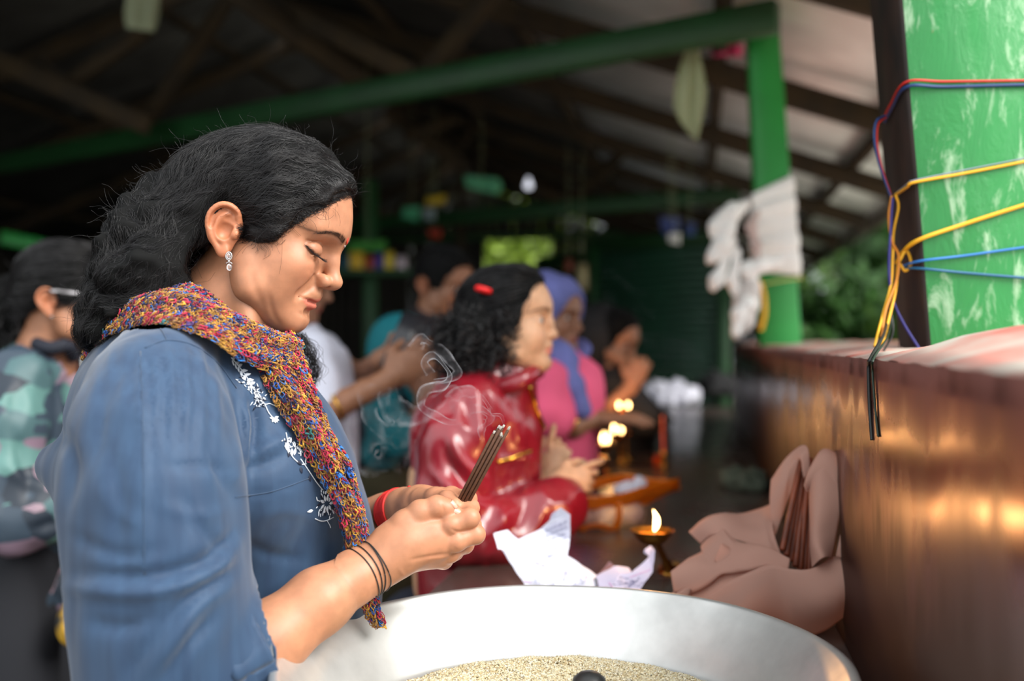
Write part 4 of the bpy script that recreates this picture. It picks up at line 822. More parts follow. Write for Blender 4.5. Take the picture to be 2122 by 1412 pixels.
def strands(V, N, n, step, K, rad, wave, seed, off=.001, tail=tl, sel=None, pull=.35, drop=0.0):
    r_ = np.random.RandomState(seed); idx = r_.choice(len(V) if sel is None else sel, n); p = V[idx] + r_.randn(n, 3) * .001; nn = N[idx]; C = [p]; T = V * 0
    ph = r_.rand(n) * 6.28; lift = r_.rand(n) ** 2 * off; prev = None
    # nearest-surface lookup by coarse voxels
    tree = BVHTree.FromPolygons([tuple(v) for v in V], [tuple(int(q) for q in f) for f in F_cur])
    for k in range(K - 1):
        d = np.linalg.norm(p[:, None] - tail[None], axis=2); j = np.minimum(d.argmin(1) + 5, len(tail) - 1); dr_ = tail[j] - p; dr_ /= np.linalg.norm(dr_, axis=1)[:, None] + 1e-9
        dr_ = dr_ - nn * (dr_ * nn).sum(1)[:, None] * .9; dr_ /= np.linalg.norm(dr_, axis=1)[:, None] + 1e-9
        side = np.cross(nn, dr_); w = (np.sin(ph + k * .9) * wave + noise(p, 60, seed) * wave * .9)[:, None]
        v = dr_ + side * w + np.array([0, 0, -drop]); 
        if prev is not None: v = v * (1 - pull) + prev * pull
        v /= np.linalg.norm(v, axis=1)[:, None] + 1e-9; prev = v; p = p + v * step
        for i in range(n):
            co, no, _, di = tree.find_nearest(Vector(p[i]))
            if co is not None and no is not None:
                tgt = np.array(co) + np.array(no) * (.0006 + lift[i] * (k + 1) / K); p[i] = p[i] * .35 + tgt * .65; nn[i] = no
        C.append(p.copy())
    C = np.stack(C, 1); return C
F_cur = F
C = strands(V, N, 9000, .0075, 12, .0002, .62, 5, off=.010); R = (.00024 * (1 - .6 * np.linspace(0, 1, 12)))[None] * np.ones((len(C), 1)); A1 = tubes(C, R, 3, False)
# flyaway curls round the outline, the hairline and the ponytail
r_ = np.random.RandomState(9); idx = r_.choice(len(V), 1500); p0 = V[idx]; nn = N[idx]; K = 11; t = np.linspace(0, 1, K)[None, :, None]
dr_ = nn * .55 + r_.randn(1500, 3) * .6 + np.array([-.25, 0, -.15]); L_ = r_.uniform(.010, .030, (1500, 1, 1)); u_ = np.cross(dr_, nn); u_ /= np.linalg.norm(u_, axis=1)[:, None]; w_ = np.cross(u_, dr_); w_ /= np.linalg.norm(w_, axis=1)[:, None]
ph = r_.rand(1500, 1, 1) * 6.28; fr = r_.uniform(3, 8, (1500, 1, 1)); am = r_.uniform(.001, .0045, (1500, 1, 1)) * t
C = p0[:, None] + dr_[:, None] * L_ * t * .7 + (u_[:, None] * np.sin(ph + fr * t) + w_[:, None] * np.cos(ph + fr * t)) * am; A2 = tubes(C, .00012, 3, False)
# fine curls over temple and forehead
hl = spline([(704, 412), (680, 432), (650, 448), (615, 456), (585, 470), (560, 488), (540, 500), (515, 500)], 200); cs = []
for k in range(46):
    x, y = hl[r_.randint(200)] + r_.randn(2) * 3; c = cast(HV, x, y, .0012)
    if c is None: continue
    th = r_.uniform(0, 6.28); R0 = r_.uniform(.005, .014); n_ = c[1] / np.linalg.norm(c[1]); a = np.cross(n_, [0, 0, 1.]); a /= np.linalg.norm(a) + 1e-9; b = np.cross(a, n_); aa = th + np.linspace(0, r_.uniform(.9, 2.2), 12) * (1 if r_.rand() < .5 else -1)
    q = c[0] + (a * (np.cos(aa) - math.cos(th))[:, None] + b * (np.sin(aa) - math.sin(th))[:, None]) * R0 - b * np.linspace(0, r_.uniform(.0, .009), 12)[:, None] + n_ * np.linspace(0, .003, 12)[:, None]; cs.append(q)
for pl in (([(540, 488), (545, 505), (556, 518), (558, 530), (545, 538)]), ([(532, 492), (538, 512), (550, 522), (548, 534)]), ([(596, 455), (602, 470), (612, 482), (620, 490)]), ([(560, 480), (566, 498), (580, 508), (590, 498)])):
    q = onto(pl, 12, .0014, HV)
    if len(q) == 12: cs.append(q); cs.append(q + [.0015, 0, .0008])
A3 = tubes(np.array(cs), .00013, 3, False)
# baby hair rooted along the hairline, combed back over the cap
hb = spline([(738, 404), (724, 402), (708, 404), (694, 416), (668, 430), (640, 446), (612, 462), (590, 476), (566, 492), (545, 494), (530, 490)], 300); cs = []
CB = bvh(*joinm([(Vb, Fb), (V, F)]))
for k in range(1500):
    x, y = hb[r_.randint(300)] + r_.randn(2) * [4, 4]; q = []; ang = math.radians(r_.normal(198 if y > 470 else 212, 16)); ww = r_.uniform(-.9, .9)
    for j in range(11):
        h_ = cast(CB, x, y, .0006 + .0022 * math.sin(j / 10 * 3))
        if h_ is None: break
        q.append(h_[0]); a_ = ang + ww * math.sin(j * .8 + k); x += 4.2 * math.cos(a_); y += 4.2 * math.sin(a_) * (1 if True else 0)
    if len(q) == 11: cs.append(np.array(q))
A4 = tubes(np.array(cs), .00020, 3, False)
V, F = joinm([A1, A2, A3, A4]); o = mk('hair_strands', V, F, M_hair, hair); o['kind'] = 'stuff'
# far lock falling in front of the far shoulder
r_ = np.random.RandomState(4); cs = []
for k in range(130):
    b = spline(PV([(612, 690, 1.29), (636, 722, 1.30), (648, 765, 1.31), (640, 800, 1.31)]) + r_.randn(4, 3) * [.006, .006, .002], 16); b += np.stack([np.sin(np.linspace(0, r_.uniform(5, 12), 16) + r_.rand() * 6) * .004, np.cos(np.linspace(0, 8, 16)) * .003, np.zeros(16)], 1); cs.append(b)
V, F = tubes(np.array(cs), .00022, 3, False); o = mk('loose_lock', V, F, M_hair, hair); o['kind'] = 'stuff'
# ---- incense sticks held in both hands
base, tip = Z(845, 760, 1.145), Z(1180, 130, 1.125)
ax = (tip - base); LN = np.linalg.norm(ax); ax /= LN; sd = np.cross(ax, [0, 1, 0]); sd /= np.linalg.norm(sd); bk = np.cross(sd, ax)
k = 0
for (i, j, dl_, e) in ((-1.5, -.5, .006, 0), (-.5, -.6, -.004, 0), (.5, -.5, .002, 0), (1.5, -.4, -.006, 0), (-1.0, .6, -.008, 0), (0, .7, .004, 0), (1.0, .6, .001, 0)):
    w = .0038; o0 = base + sd * i * w + bk * j * w + ax * (-.018); e1 = tip + sd * i * w * 1.12 + bk * j * w * 1.1 + ax * dl_
    labs = ['incense stick on the outer left of the bundle in the clasped hands', 'incense stick second in the front row of the held bundle', 'incense stick third in the front row of the held bundle', 'incense stick on the outer right of the bundle in the clasped hands', 'incense stick behind, left in the back row of the held bundle', 'incense stick in the middle of the back row of the held bundle', 'incense stick behind, right in the back row of the held bundle']
    st = empty('incense_stick', o0, labs[k], 'incense', 'burning incense sticks in the hands'); V, F = beam(o0, e1, .0034, .0034, up=bk, bev=.0008); mk('stick', V, F, M_incense, st, smooth=False)
    V, F = beam(e1, e1 + ax * .005 + sd * .0006 * math.sin(k * 2), .0026, .0026, up=bk, bev=.0009); V = V + fbm(V, 900, 1, k)[:, None] * .0004; mk('ash_tip', V, F, M_ash, st, smooth=False)['label'] = 'pale ash tip'; k += 1
# ================================================================ the other visitors
M_leather = mat('red_leather', srgb(152, 24, 40), rough=.30, noise_amt=.25, noise_sc=9, bump=.0008, bump_sc=150, spec=.75, coat=.25)
M_white_tee = mat('white_tshirt', srgb(214, 216, 232), rough=.85, noise_amt=.06)
M_teal = mat('teal_cloth', srgb(26, 140, 152), rough=.8, noise_amt=.2, noise_sc=5)
M_navy = mat('dark_patterned_cloth', srgb(34, 38, 52), rough=.8, noise_amt=.4, noise_sc=16)
M_olive = mat('olive_trousers', srgb(82, 76, 52), rough=.9, noise_amt=.2)
M_dark_jkt = mat('dark_brown_jacket', srgb(40, 30, 34), rough=.8, noise_amt=.3)
M_pink = mat('pink_kurta', srgb(250, 100, 140), rough=.8, noise_amt=.15, noise_sc=8)
M_magenta = mat('magenta_cloth', srgb(160, 28, 84), rough=.8, noise_amt=.2)
M_viole = mat('periwinkle_headscarf', srgb(112, 118, 184), rough=.8, noise_amt=.35, noise_sc=10)
M_black = mat('black_cloth', (.012, .012, .014), rough=.8)
M_gold = mat('gold', srgb(226, 170, 70), rough=.2, metal=1)
M_phone = mat('phone_shell', (.02, .02, .025), rough=.25)
M_screen = mat('phone_glass', (.012, .013, .016), rough=.05)
M_clear = mat('spectacle_frame', srgb(214, 210, 214), rough=.2)
M_lens = mat('spectacle_lens', (.9, .9, .9), rough=.02, trans=1)
def camo():
    m = bpy.data.materials.new('camouflage_jacket'); m.use_nodes = True; nt = m.node_tree; b = nt.nodes['Principled BSDF']; L = nt.links.new; b.inputs['Roughness'].default_value = .55
    co = nt.nodes.new('ShaderNodeTexCoord'); mp = nt.nodes.new('ShaderNodeMapping'); mp.inputs['Scale'].default_value = (1, 1, 1.5); mp.inputs['Rotation'].default_value = (.3, .6, .2); L(co.outputs['Object'], mp.inputs[0])
    v = nt.nodes.new('ShaderNodeTexVoronoi'); v.distance = 'MANHATTAN'; v.inputs['Scale'].default_value = 13; L(mp.outputs[0], v.inputs['Vector'])
    r = nt.nodes.new('ShaderNodeValToRGB'); r.color_ramp.interpolation = 'CONSTANT'; sp = nt.nodes.new('ShaderNodeSeparateColor'); L(v.outputs['Color'], sp.inputs[0]); L(sp.outputs[0], r.inputs[0])
    cs = [(0, (86, 126, 122)), (.22, (140, 118, 130)), (.42, (50, 64, 78)), (.62, (66, 96, 100)), (.76, (122, 102, 118)), (.88, (34, 44, 56))]
    r.color_ramp.elements[0].color = (*srgb(*cs[0][1]), 1); r.color_ramp.elements[1].position = cs[1][0]; r.color_ramp.elements[1].color = (*srgb(*cs[1][1]), 1)
    for p_, c in cs[2:]: e_ = r.color_ramp.elements.new(p_); e_.color = (*srgb(*c), 1)
    L(r.outputs[0], b.inputs['Base Color']); return m
M_camo = camo()
HB = build_head(.0026, 'open'); HC = build_head(.0026, 'open', True); EB = build_ear(.002)
def sdf_of(prims, h, pad=.02):
    lo, hi = np.full(3, 1e9), np.full(3, -1e9)
    for p in prims:
        if p[0] == 'c': q = np.array(p[1]); R_ = max(p[2]) if hasattr(p[2], '__len__') else p[2]
        elif p[0] == 'e': q = np.array([p[1]]); R_ = max(p[2])
        else: continue
        lo = np.minimum(lo, q.min(0) - R_ - pad); hi = np.maximum(hi, q.max(0) + R_ + pad)
    s = SDF(lo, hi, h)
    for p in prims:
        k = p[3] if len(p) > 3 and not isinstance(p[3], str) else .03
        if p[0] == 'c': s.chain(p[1], p[2], k=k)
        elif p[0] == 'e': s.ell(p[1], p[2], k=k)
        elif p[0] == 'ce': s.cap(p[1][0], p[1][1], p[2], k=.008, sub=True)
        elif p[0] == 'ee': s.ell(p[1], p[2], k=.012, sub=True)
    return s
def cloth(name, prims, m, parent, h=.008, amp=.004, fs=(14, 14, 5), seed=1, fine=.0, strokes=None, label=None):
    s = sdf_of(prims, h); V, F = s.mesh(); V[:, 2] = np.maximum(V[:, 2], .004); N = vnormals(V, F); V = V + N * (amp * fbm(V, fs, 3, seed))[:, None]
    if fine: 
        rr = 1 - np.abs(noise(V, (26, 26, 9), seed + 7)) * 2; V = V + N * (fine * rr)[:, None]
    if strokes: V = sculpt(V, N, strokes)
    o = mk(name, V, F, m, parent)
    if label: o['label'] = label
    return o, V, F
def hand(s, W_, f, n, th, sc=1.0, curl=.5, rr=1.0, spread=.12, tcurl=.3, pinch=None):
    """W wrist, f finger direction, n out of the back of the hand, th towards the thumb"""
    W_ = np.array(W_, float); f = np.array(f, float); f /= np.linalg.norm(f); n = np.array(n, float); n -= f * (n @ f); n /= np.linalg.norm(n); t = np.cross(f, n); t *= np.sign(t @ np.array(th)) or 1; k = .088 * sc
    R_ = np.stack([f, t, n], 1); s.ell(W_ + f * k * .52, np.array([.052, .040, .015]) * sc, R_, k=.01); s.cap(W_ - f * .02, W_ + f * .02, .025 * sc, .024 * sc, k=.015)
    cl = curl if hasattr(curl, '__len__') else [curl] * 4
    for i, (o, L_) in enumerate(((.030, .072), (.010, .080), (-.010, .074), (-.029, .058))):
        p = W_ + f * (k - abs(o - .01) * .25) + t * o * sc; d = f + t * spread * (o / .03); d /= np.linalg.norm(d); pts = [p]; a = 0
        for L2, w in ((.45, .9), (.31, 1.25), (.24, .7)):
            a += cl[i] * w; v = d * math.cos(a) - n * math.sin(a); pts.append(pts[-1] + v * L_ * L2 * sc)
        s.chain(pts, [.0098 * sc, .0088 * sc, .0080 * sc, .0070 * sc], k=.004)
    p = W_ + f * .018 * sc + t * .022 * sc; v = f * .75 + t * .75 - n * .35; v /= np.linalg.norm(v); q = p + v * .040 * sc; v2 = f * (1 - tcurl) + t * (.35 - tcurl) - n * .4; v2 /= np.linalg.norm(v2); q2 = q + v2 * .034 * sc; q3 = q2 + (v2 - t * tcurl * .5 - n * .2) * .024 * sc
    s.chain([p, q, q2, q3], [.0145 * sc, .0115 * sc, .0098 * sc, .0082 * sc], k=.006)
def body_of(parent, O, yaw, pitch, sc, prims, tone=1.0, hands=None, roll=0, hres=.0035, HB=HB, ears=True):
    R_ = head_frame(yaw, pitch, roll); parts = [(xform(HB[0], O, R_, sc), HB[1]), (xform(EB[0], O, R_, sc), EB[1]), (xform(EB[0] * [1, -1, 1], O, R_, sc), EB[1][:, ::-1])]
    col = [HB[2] * tone, EB[2] * tone, EB[2] * tone]
    if not ears: parts, col = parts[:1], col[:1]
    s = sdf_of(prims, .009); q = s.mesh(); parts.append(q); col.append(np.tile(np.array(SKIN) * tone, (len(q[0]), 1)))
    for (lo, hi, fn) in hands or []:
        s = SDF(lo, hi, hres); fn(s); q = s.mesh(); parts.append(q); col.append(np.tile(np.array(SKIN) * tone * 1.06, (len(q[0]), 1)))
    V, F = joinm(parts); mk('body', V, F, M_skin, parent, np.concatenate(col)); 
    for sd in (-1, 1):
        V, F = lathe([(0.0001, 1), (.5, .87), (.87, .5), (1, 0), (.87, -.5), (.5, -.87), (.0001, -1)], 14); c = xform(lm(77.5, sd * 32, 12)[None], O, R_, sc)[0]; e_ = mk('eye', V * .0112 * sc + c, F, M_eye, parent); V, F = lathe([(0.0001, .0009), (.0035, .0007), (.0056, -.0004)], 12); g = xform(lm(89.6, sd * 33, 12)[None], O, R_, sc)[0]; mk('iris', (V * sc) @ (R_ @ rotm('Y', 90)).T + g, F, M_iris, e_)
    return R_
def legs(parent, x, y, top, m, sep=.09, dirx=1, nm='trousers'):
    pr = []
    for sd in (-sep, sep): pr += [('c', [np.array([x, y + sd, top]), np.array([x + .01, y + sd, top * .5]), np.array([x - .01, y + sd, .08])], [.10, .072, .05]), ('c', [np.array([x - .02, y + sd, .04]), np.array([x + dirx * .13, y + sd, .035])], [.042, .034])]
    cloth(nm, pr, m, parent, .016, .002)
def ball_curls(c, r, n, seed, rad=.0011, turn=3.2, amp=.009, L=.05, down=.5):
    r_ = np.random.RandomState(seed); d = r_.randn(n, 3); d /= np.linalg.norm(d, axis=1)[:, None]; K = 16; t = np.linspace(0, 1, K)[None, :, None]; p = c + d * r * r_.uniform(.75, 1.02, (n, 1)); v = d * .25 + r_.randn(n, 3) * .3 + np.array([0, 0, -down]); v /= np.linalg.norm(v, axis=1)[:, None]
    a = np.cross(v, r_.randn(n, 3)); a /= np.linalg.norm(a, axis=1)[:, None]; b = np.cross(v, a); ph = r_.rand(n, 1, 1) * 6.28; w = turn * 6.28 * r_.uniform(.5, 1.2, (n, 1, 1))
    C = p[:, None] + v[:, None] * L * t * r_.uniform(.5, 1.2, (n, 1, 1)) + (a[:, None] * np.cos(ph + w * t) + b[:, None] * np.sin(ph + w * t)) * amp * r_.uniform(.5, 1.1, (n, 1, 1)); return tubes(C, rad, 3, False)
def haircap(parent, O, R_, sc, extra=None, seed=2, carve=True, m=None, grow=1.0, n=1800, nm='hair'):
    g = lambda x, y, z: xform(lm(x, y, z)[None], O, R_, sc)[0]
    s = SDF(np.array(O) - .19 * sc, np.array(O) + .21 * sc, .006); s.ell(g(3, 0, 57), np.array([.100, .081, .080]) * sc * grow, R_, k=.01); s.ell(g(44, 0, 66), np.array([.056, .064, .052]) * sc * grow, R_, k=.02); s.ell(g(-42, 0, 22), np.array([.055, .07, .06]) * sc, R_, k=.02)
    for sd in (-1, 1): s.ell(g(20, sd * 56, 22), np.array([.028, .022, .03]) * sc, R_, k=.02)
    if carve:
        for c, r in (((100, 0, 8), (64, 100, 54)), ((88, 0, 41), (47, 84, 25)), ((30, 0, -44), (92, 120, 48)), ((98, 0, 62), (34, 84, 32)), ((-16, -84, -4), (22, 18, 30)), ((-16, 84, -4), (22, 18, 30))): s.ell(g(*c), lm(*r) * sc, R_, k=.01, sub=True)
    V, F = s.mesh(); o = mk(nm, V, F, m or M_haircap, parent)
    if n:
        N = vnormals(V, F); r_ = np.random.RandomState(seed); idx = r_.choice(len(V), n); K = 7; t = np.linspace(0, 1, K)[None, :, None]; bk = R_ @ np.array([-1, 0, -.25]); v = bk - N[idx] * (N[idx] @ bk)[:, None]; v /= np.linalg.norm(v, axis=1)[:, None] + 1e-6
        C = V[idx][:, None] + v[:, None] * t * .045 + N[idx][:, None] * (.0015 + .002 * np.sin(t * 3.1) - .006 * t * t); V2, F2 = tubes(C, .0006, 3, False); mk('hair_strands', V2, F2, M_hair, o)['kind'] = 'stuff'
    return o
up3 = np.array([0, 0, 1.])
# ---- girl in the red leather jacket
g = empty('person', (P(960, 900, 1.97)[0], 1.97, 0), 'girl in shiny red leather jacket with red band in black curly hair', 'person')
O = P(1046, 684, 1.95)
def gh(s):
    s.chain([P(1130, 1055, 1.90), P(1155, 1025, 1.91), P(1162, 1004, 1.92)], [.024, .022, .020], k=.01); hand(s, P(1152, 1006, 1.92), [1, .1, .22], [0, -1, .25], [0, .1, 1], .72, [.25, .8, 1.1, 1.2])
def gh2(s):
    s.chain([P(1110, 1010, 2.05), P(1140, 990, 2.05)], [.024, .020], k=.01); hand(s, P(1140, 988, 2.05), [.35, 0, 1], [0, -1, 0], [-1, 0, .2], .70, [.15, 1.2, 1.3, 1.3])
Rg = body_of(g, O, 12, -4, .93, [('c', [P(1030, 690, 1.96), P(1010, 790, 1.97), P(990, 860, 1.98)], [.042, .046, .09]), ('e', P(990, 960, 1.98), (.09, .12, .16)), ('c', [P(960, 1200, 1.98), P(950, 1000, 1.98)], [.1, .1])], np.array([1.55, 1.95, 2.1]),
    [(P(1130, 1080, 1.95) - [0, .13, 0], P(1275, 930, 1.95) + [.02, .06, .02], gh), (P(1105, 1030, 2.05) - [0, .08, 0], P(1215, 880, 2.05) + [0, .08, 0], gh2)], HB=HC, ears=False)
st = [([(980, 820), (990, 880), (1010, 940)], .010, 12), ([(1010, 810), (1025, 880), (1040, 950)], -.010, 10), ([(930, 900), (960, 960), (1010, 1000)], .010, 11), ([(920, 930), (950, 985), (1000, 1030)], -.010, 11), ([(900, 980), (940, 1020), (990, 1060)], .009, 11),
      ([(1000, 1120), (1040, 1080), (1060, 1040)], .009, 11), ([(1040, 1130), (1070, 1090), (1090, 1045)], -.009, 10), ([(1080, 1130), (1110, 1090), (1125, 1045)], .008, 10), ([(1030, 960), (1080, 950), (1110, 960)], .006, 10), ([(885, 900), (900, 850), (940, 815)], .006, 12), ([(1050, 830), (1065, 880), (1075, 930)], .008, 10), ([(900, 1080), (960, 1090), (1000, 1060)], -.008, 12), ([(960, 1010), (1010, 1030), (1060, 1010)], -.008, 10)]
jk, VJ, FJ = cloth('jacket', [('c', [P(1040, 785, 1.94), P(1000, 830, 1.97), P(960, 900, 1.99)], [.060, .085, .10]), ('e', P(1010, 930, 1.98), (.105, .135, .15), .05), ('e', P(985, 1080, 2.0), (.115, .135, .15), .05), ('e', P(940, 1040, 2.02), (.08, .13, .17), .05), ('e', P(970, 1200, 2.0), (.10, .13, .12), .04),
      ('c', [P(975, 850, 1.88), P(945, 930, 1.85), P(935, 1030, 1.83), P(955, 1105, 1.82)], [.062, .064, .062, .060], .03), ('c', [P(955, 1105, 1.82), P(1050, 1100, 1.84), P(1128, 1066, 1.87), P(1160, 1040, 1.89)], [.060, .057, .052, .044], .03),
      ('c', [P(1010, 880, 2.10), P(1040, 1000, 2.12), P(1120, 1000, 2.08)], [.06, .055, .04], .03), ('ce', (P(1030, 700, 1.95), P(1025, 800, 1.96)), .046)], M_leather, g, .0055, .006, (16, 16, 8), 3, .006, st)
JB = bvh(VJ, FJ)
V, F = tubes(spline([P(1010, 790, 1.925), P(1040, 800, 1.89), P(1075, 792, 1.88), P(1100, 776, 1.90), P(1112, 770, 1.95)], 22), .017, 10, False); V = V * [1, 1, 1]; mk('collar', V, F, M_leather, jk)
z = onto([(1094, 800), (1110, 850), (1130, 900), (1150, 955)], 30, .003, JB)
if len(z) > 3: V, F = tubes(z, .0045, 4); mk('zip', V, F, M_gold, jk)['label'] = 'brassy front zip'
z = onto([(1030, 958), (1060, 950), (1100, 935)], 20, .002, JB)
if len(z) > 3: V, F = tubes(z, .004, 4); mk('zip', V, F, M_gold, jk)['label'] = 'brassy pocket zip'
hr = haircap(g, O, Rg, .93, seed=4, grow=.99)
pt = P(985, 700, 1.90)
s = SDF(pt - .12, pt + .12, .006); s.ell(P(985, 710, 1.92), (.052, .05, .062), k=.02); s.cap(P(1000, 615, 1.91), P(985, 680, 1.91), .022, .05, k=.02); V, F = s.mesh(); o = mk('ponytail', V, F, M_haircap, hr)
V, F = joinm([ball_curls(P(985, 705, 1.92), np.array([.062, .058, .074]), 900, 5), ball_curls(P(1040, 690, 1.90), np.array([.02, .02, .05]), 160, 8)]); mk('curls', V, F, M_hair, o)['kind'] = 'stuff'
V, F = tubes(np.array([[P(1002, 601, 1.885) + np.array([math.cos(a) * .011, math.sin(a) * .011, -.003 * math.cos(a)]) for a in np.linspace(0, 2 * math.pi, 20)]]), .0065, 8, False); mk('hair_band', V, F, mat('red_elastic', srgb(224, 26, 26), rough=.5), hr)['label'] = 'bright red hair band'
legs(g, -.19, 1.98, .72, M_navy)
# ---- woman with spectacles in the camouflage jacket, behind on the left
g = empty('person', (P(60, 900, 2.15)[0], 2.15, 0), 'woman with spectacles and patterned pastel camouflage jacket behind the denim-shirted woman', 'person')
O = P(128, 628, 2.1)
Rg = body_of(g, O, -14, 6, .97, [('c', [P(118, 650, 2.11), P(95, 740, 2.12), P(80, 800, 2.13)], [.052, .056, .09]), ('e', P(60, 950, 2.15), (.08, .12, .16)), ('c', [P(50, 1200, 2.15), P(50, 1000, 2.15)], [.09, .09])], .92, [(P(150, 1080, 2.0) - [0, .1, 0], P(300, 900, 2.0) + [0, .1, 0], lambda s: (s.chain([P(150, 1030, 1.99), P(195, 1006, 2.02)], [.03, .023], k=.01), hand(s, P(198, 1004, 2.02), [1, .1, .2], [0, -1, .2], [0, 0, 1], .95, .4)))])
jk, VJ, FJ = cloth('jacket', [('c', [P(105, 745, 2.11), P(90, 790, 2.13)], [.062, .10]), ('e', P(70, 880, 2.15), (.125, .17, .17), .05), ('e', P(55, 1060, 2.17), (.14, .17, .18), .05), ('e', P(60, 1210, 2.17), (.135, .17, .10), .04),
      ('c', [P(35, 790, 2.02), P(5, 880, 1.98), P(0, 990, 1.96), P(30, 1070, 1.95)], [.07, .075, .07, .066], .03), ('c', [P(30, 1070, 1.95), P(110, 1050, 1.98), P(190, 1010, 2.02)], [.066, .060, .052], .03), ('ce', (P(120, 660, 2.11), P(108, 750, 2.11)), .058)], M_camo, g, .008, .006, (14, 14, 7), 5, .006,
      [([(20, 880), (50, 960), (60, 1050)], -.010, 12), ([(0, 960), (60, 1000), (120, 1010)], .008, 12), ([(60, 1100), (100, 1090), (160, 1070)], -.008, 12), ([(80, 780), (90, 850), (85, 930)], -.006, 12)])
cb = PV([(75, 712, 2.06), (105, 722, 2.04), (140, 716, 2.06), (152, 740, 2.10)]); V, F = tubes(spline(cb, 16), .014, 8, False); mk('collar', V, F, M_navy, jk)
V, F = beam(P(170, 740, 2.03), P(182, 1200, 2.03), .006, .004, up=(0, 1, 0)); mk('zip', V, F, M_silver, jk)
hr = haircap(g, O, Rg, .97, seed=6); c = P(32, 632, 2.12); s = SDF(c - .11, c + .11, .006); s.ell(c, (.055, .05, .07), k=.02); V, F = s.mesh(); o = mk('bun', V, F, M_haircap, hr); V, F = ball_curls(c, np.array([.056, .052, .07]), 400, 3, .0009, .5, .01, .06); mk('curls', V, F, M_hair, o)['kind'] = 'stuff'
sp = bpy.data.objects.new('spectacles', None); COL.objects.link(sp); sp.location = Vector(O); par(sp, g)
gl = lambda x, y, z_: xform(lm(x, y, z_)[None], O, Rg, .97)[0]
for sd in (-1, 1):
    V, F = tubes(spline([gl(-8, sd * 86, 22), gl(40, sd * 80, 22), gl(95, sd * 66, 20)], 10), .0030, 5); mk('temple', V, F, M_clear, sp)
    ce = gl(97, sd * 33, 8); rg_ = [ce + (Rg @ np.array([0, math.cos(a), 0])) * .027 + (Rg @ np.array([0, 0, math.sin(a)])) * .019 for a in np.linspace(0, 2 * math.pi, 20)]; V, F = tubes(np.array([rg_]), .0012, 5, False); mk('rim', V, F, M_black, sp)
V, F = lathe([(0, .0035), (.0035, 0), (0, -.0035)], 8); mk('ear_stud', V + gl(-2, -78, -32), F, M_silver, g)
V, F = tubes(spline([P(120, 1070, 1.93), P(150, 1160, 1.98), P(158, 1260, 2.0)], 12), .006, 4); mk('bag_strap', V, F, M_black, g)
s = SDF(P(160, 1300, 2.02) - .09, P(160, 1300, 2.02) + .09, .006); s.ell(P(158, 1290, 2.02), (.035, .05, .05), k=.01); V, F = s.mesh(); mk('bag', V, F, mat('yellow_black_print', srgb(220, 170, 40), rough=.7, noise_amt=.9, noise_sc=30, col2=(.02, .02, .02)), g)
legs(g, P(60, 0, 2.15)[0], 2.17, .86, M_trouser)
# ---- man in the white T-shirt with a phone
g = empty('person', (P(640, 900, 2.5)[0], 2.5, 0), 'man in white T-shirt with gold bracelet holding up a phone', 'person')
O = P(598, 584, 2.5)
pw, pe = P(806, 786, 2.33), P(682, 850, 2.30)
def wh(s):
    s.chain([pe + [-.06, .03, -.06], pe, lerp(pe, pw, .6), pw], [.036, .034, .027, .023], k=.012); hand(s, pw, [.75, .1, .55], [.3, -1, .1], [-.4, 0, 1], 1.0, .65)
def wh2(s): s.chain([P(700, 760, 2.62), P(745, 778, 2.58), P(800, 740, 2.45)], [.035, .03, .024], k=.012); hand(s, P(800, 742, 2.45), [.8, -.1, .3], [0, 1, .3], [0, 0, 1], .95, .8)
Rg = body_of(g, O, 0, 14, 1.0, [('c', [P(590, 620, 2.5), P(595, 690, 2.52), P(615, 770, 2.52)], [.055, .058, .06]), ('e', P(640, 850, 2.52), (.07, .12, .15)), ('c', [P(640, 1000, 2.53), P(640, 1100, 2.53)], [.07, .07])], .62,
    [(P(640, 900, 2.3) - [0, .07, 0], P(900, 660, 2.35) + [0, .14, 0], wh), (P(690, 830, 2.5) - [0, .14, 0], P(890, 690, 2.6) + [0, .1, 0], wh2)])
cloth('t_shirt', [('c', [P(600, 712, 2.52), P(620, 760, 2.52)], [.085, .12]), ('e', P(640, 840, 2.52), (.115, .19, .17), .05), ('e', P(645, 960, 2.54), (.115, .18, .19), .05), ('e', P(640, 1120, 2.54), (.115, .17, .15), .04), ('c', [P(640, 740, 2.38), P(650, 800, 2.33), P(665, 838, 2.31)], [.062, .058, .05], .03), ('c', [P(660, 740, 2.64), P(700, 775, 2.64)], [.07, .055], .03), ('ce', (P(590, 640, 2.5), P(592, 706, 2.51)), .066)], M_white_tee, g, .010, .004, (9, 9, 4), 8)
fw = pw - pe; V, F = tubes(ring(lerp(pe, pw, .14), fw, .036, .036, 32, wob=.0002), .0035, 6, False); mk('bracelet', V, F, M_gold, g)['label'] = 'gold bracelet'
haircap(g, O, Rg, 1.0, seed=8, n=600); legs(g, O[0] + .02, 2.54, .9, M_navy)
pc = P(842, 716, 2.36); ph = empty('smartphone', pc, 'dark smartphone held up in both hands of the white-shirted man', 'phone'); Rp = rotm('Z', 8) @ rotm('Y', 24) @ rotm('X', -12)
V, F = beam((0, 0, -.072), (0, 0, .072), .078, .009, up=(0, 1, 0), bev=.004); mk('case', V @ Rp.T + pc, F, M_phone, ph, smooth=False); V, F = boxm((-.034, .0046, -.066), (.034, .0052, .066)); mk('screen', V @ Rp.T + pc, F, M_screen, ph, smooth=False)
V, F = lathe([(0, .002), (.006, .0015), (.007, 0)], 14, R=rotm('X', 90)); mk('camera_lens', (V + [.018, -.0050, .052]) @ Rp.T + pc, F, M_screen, ph)
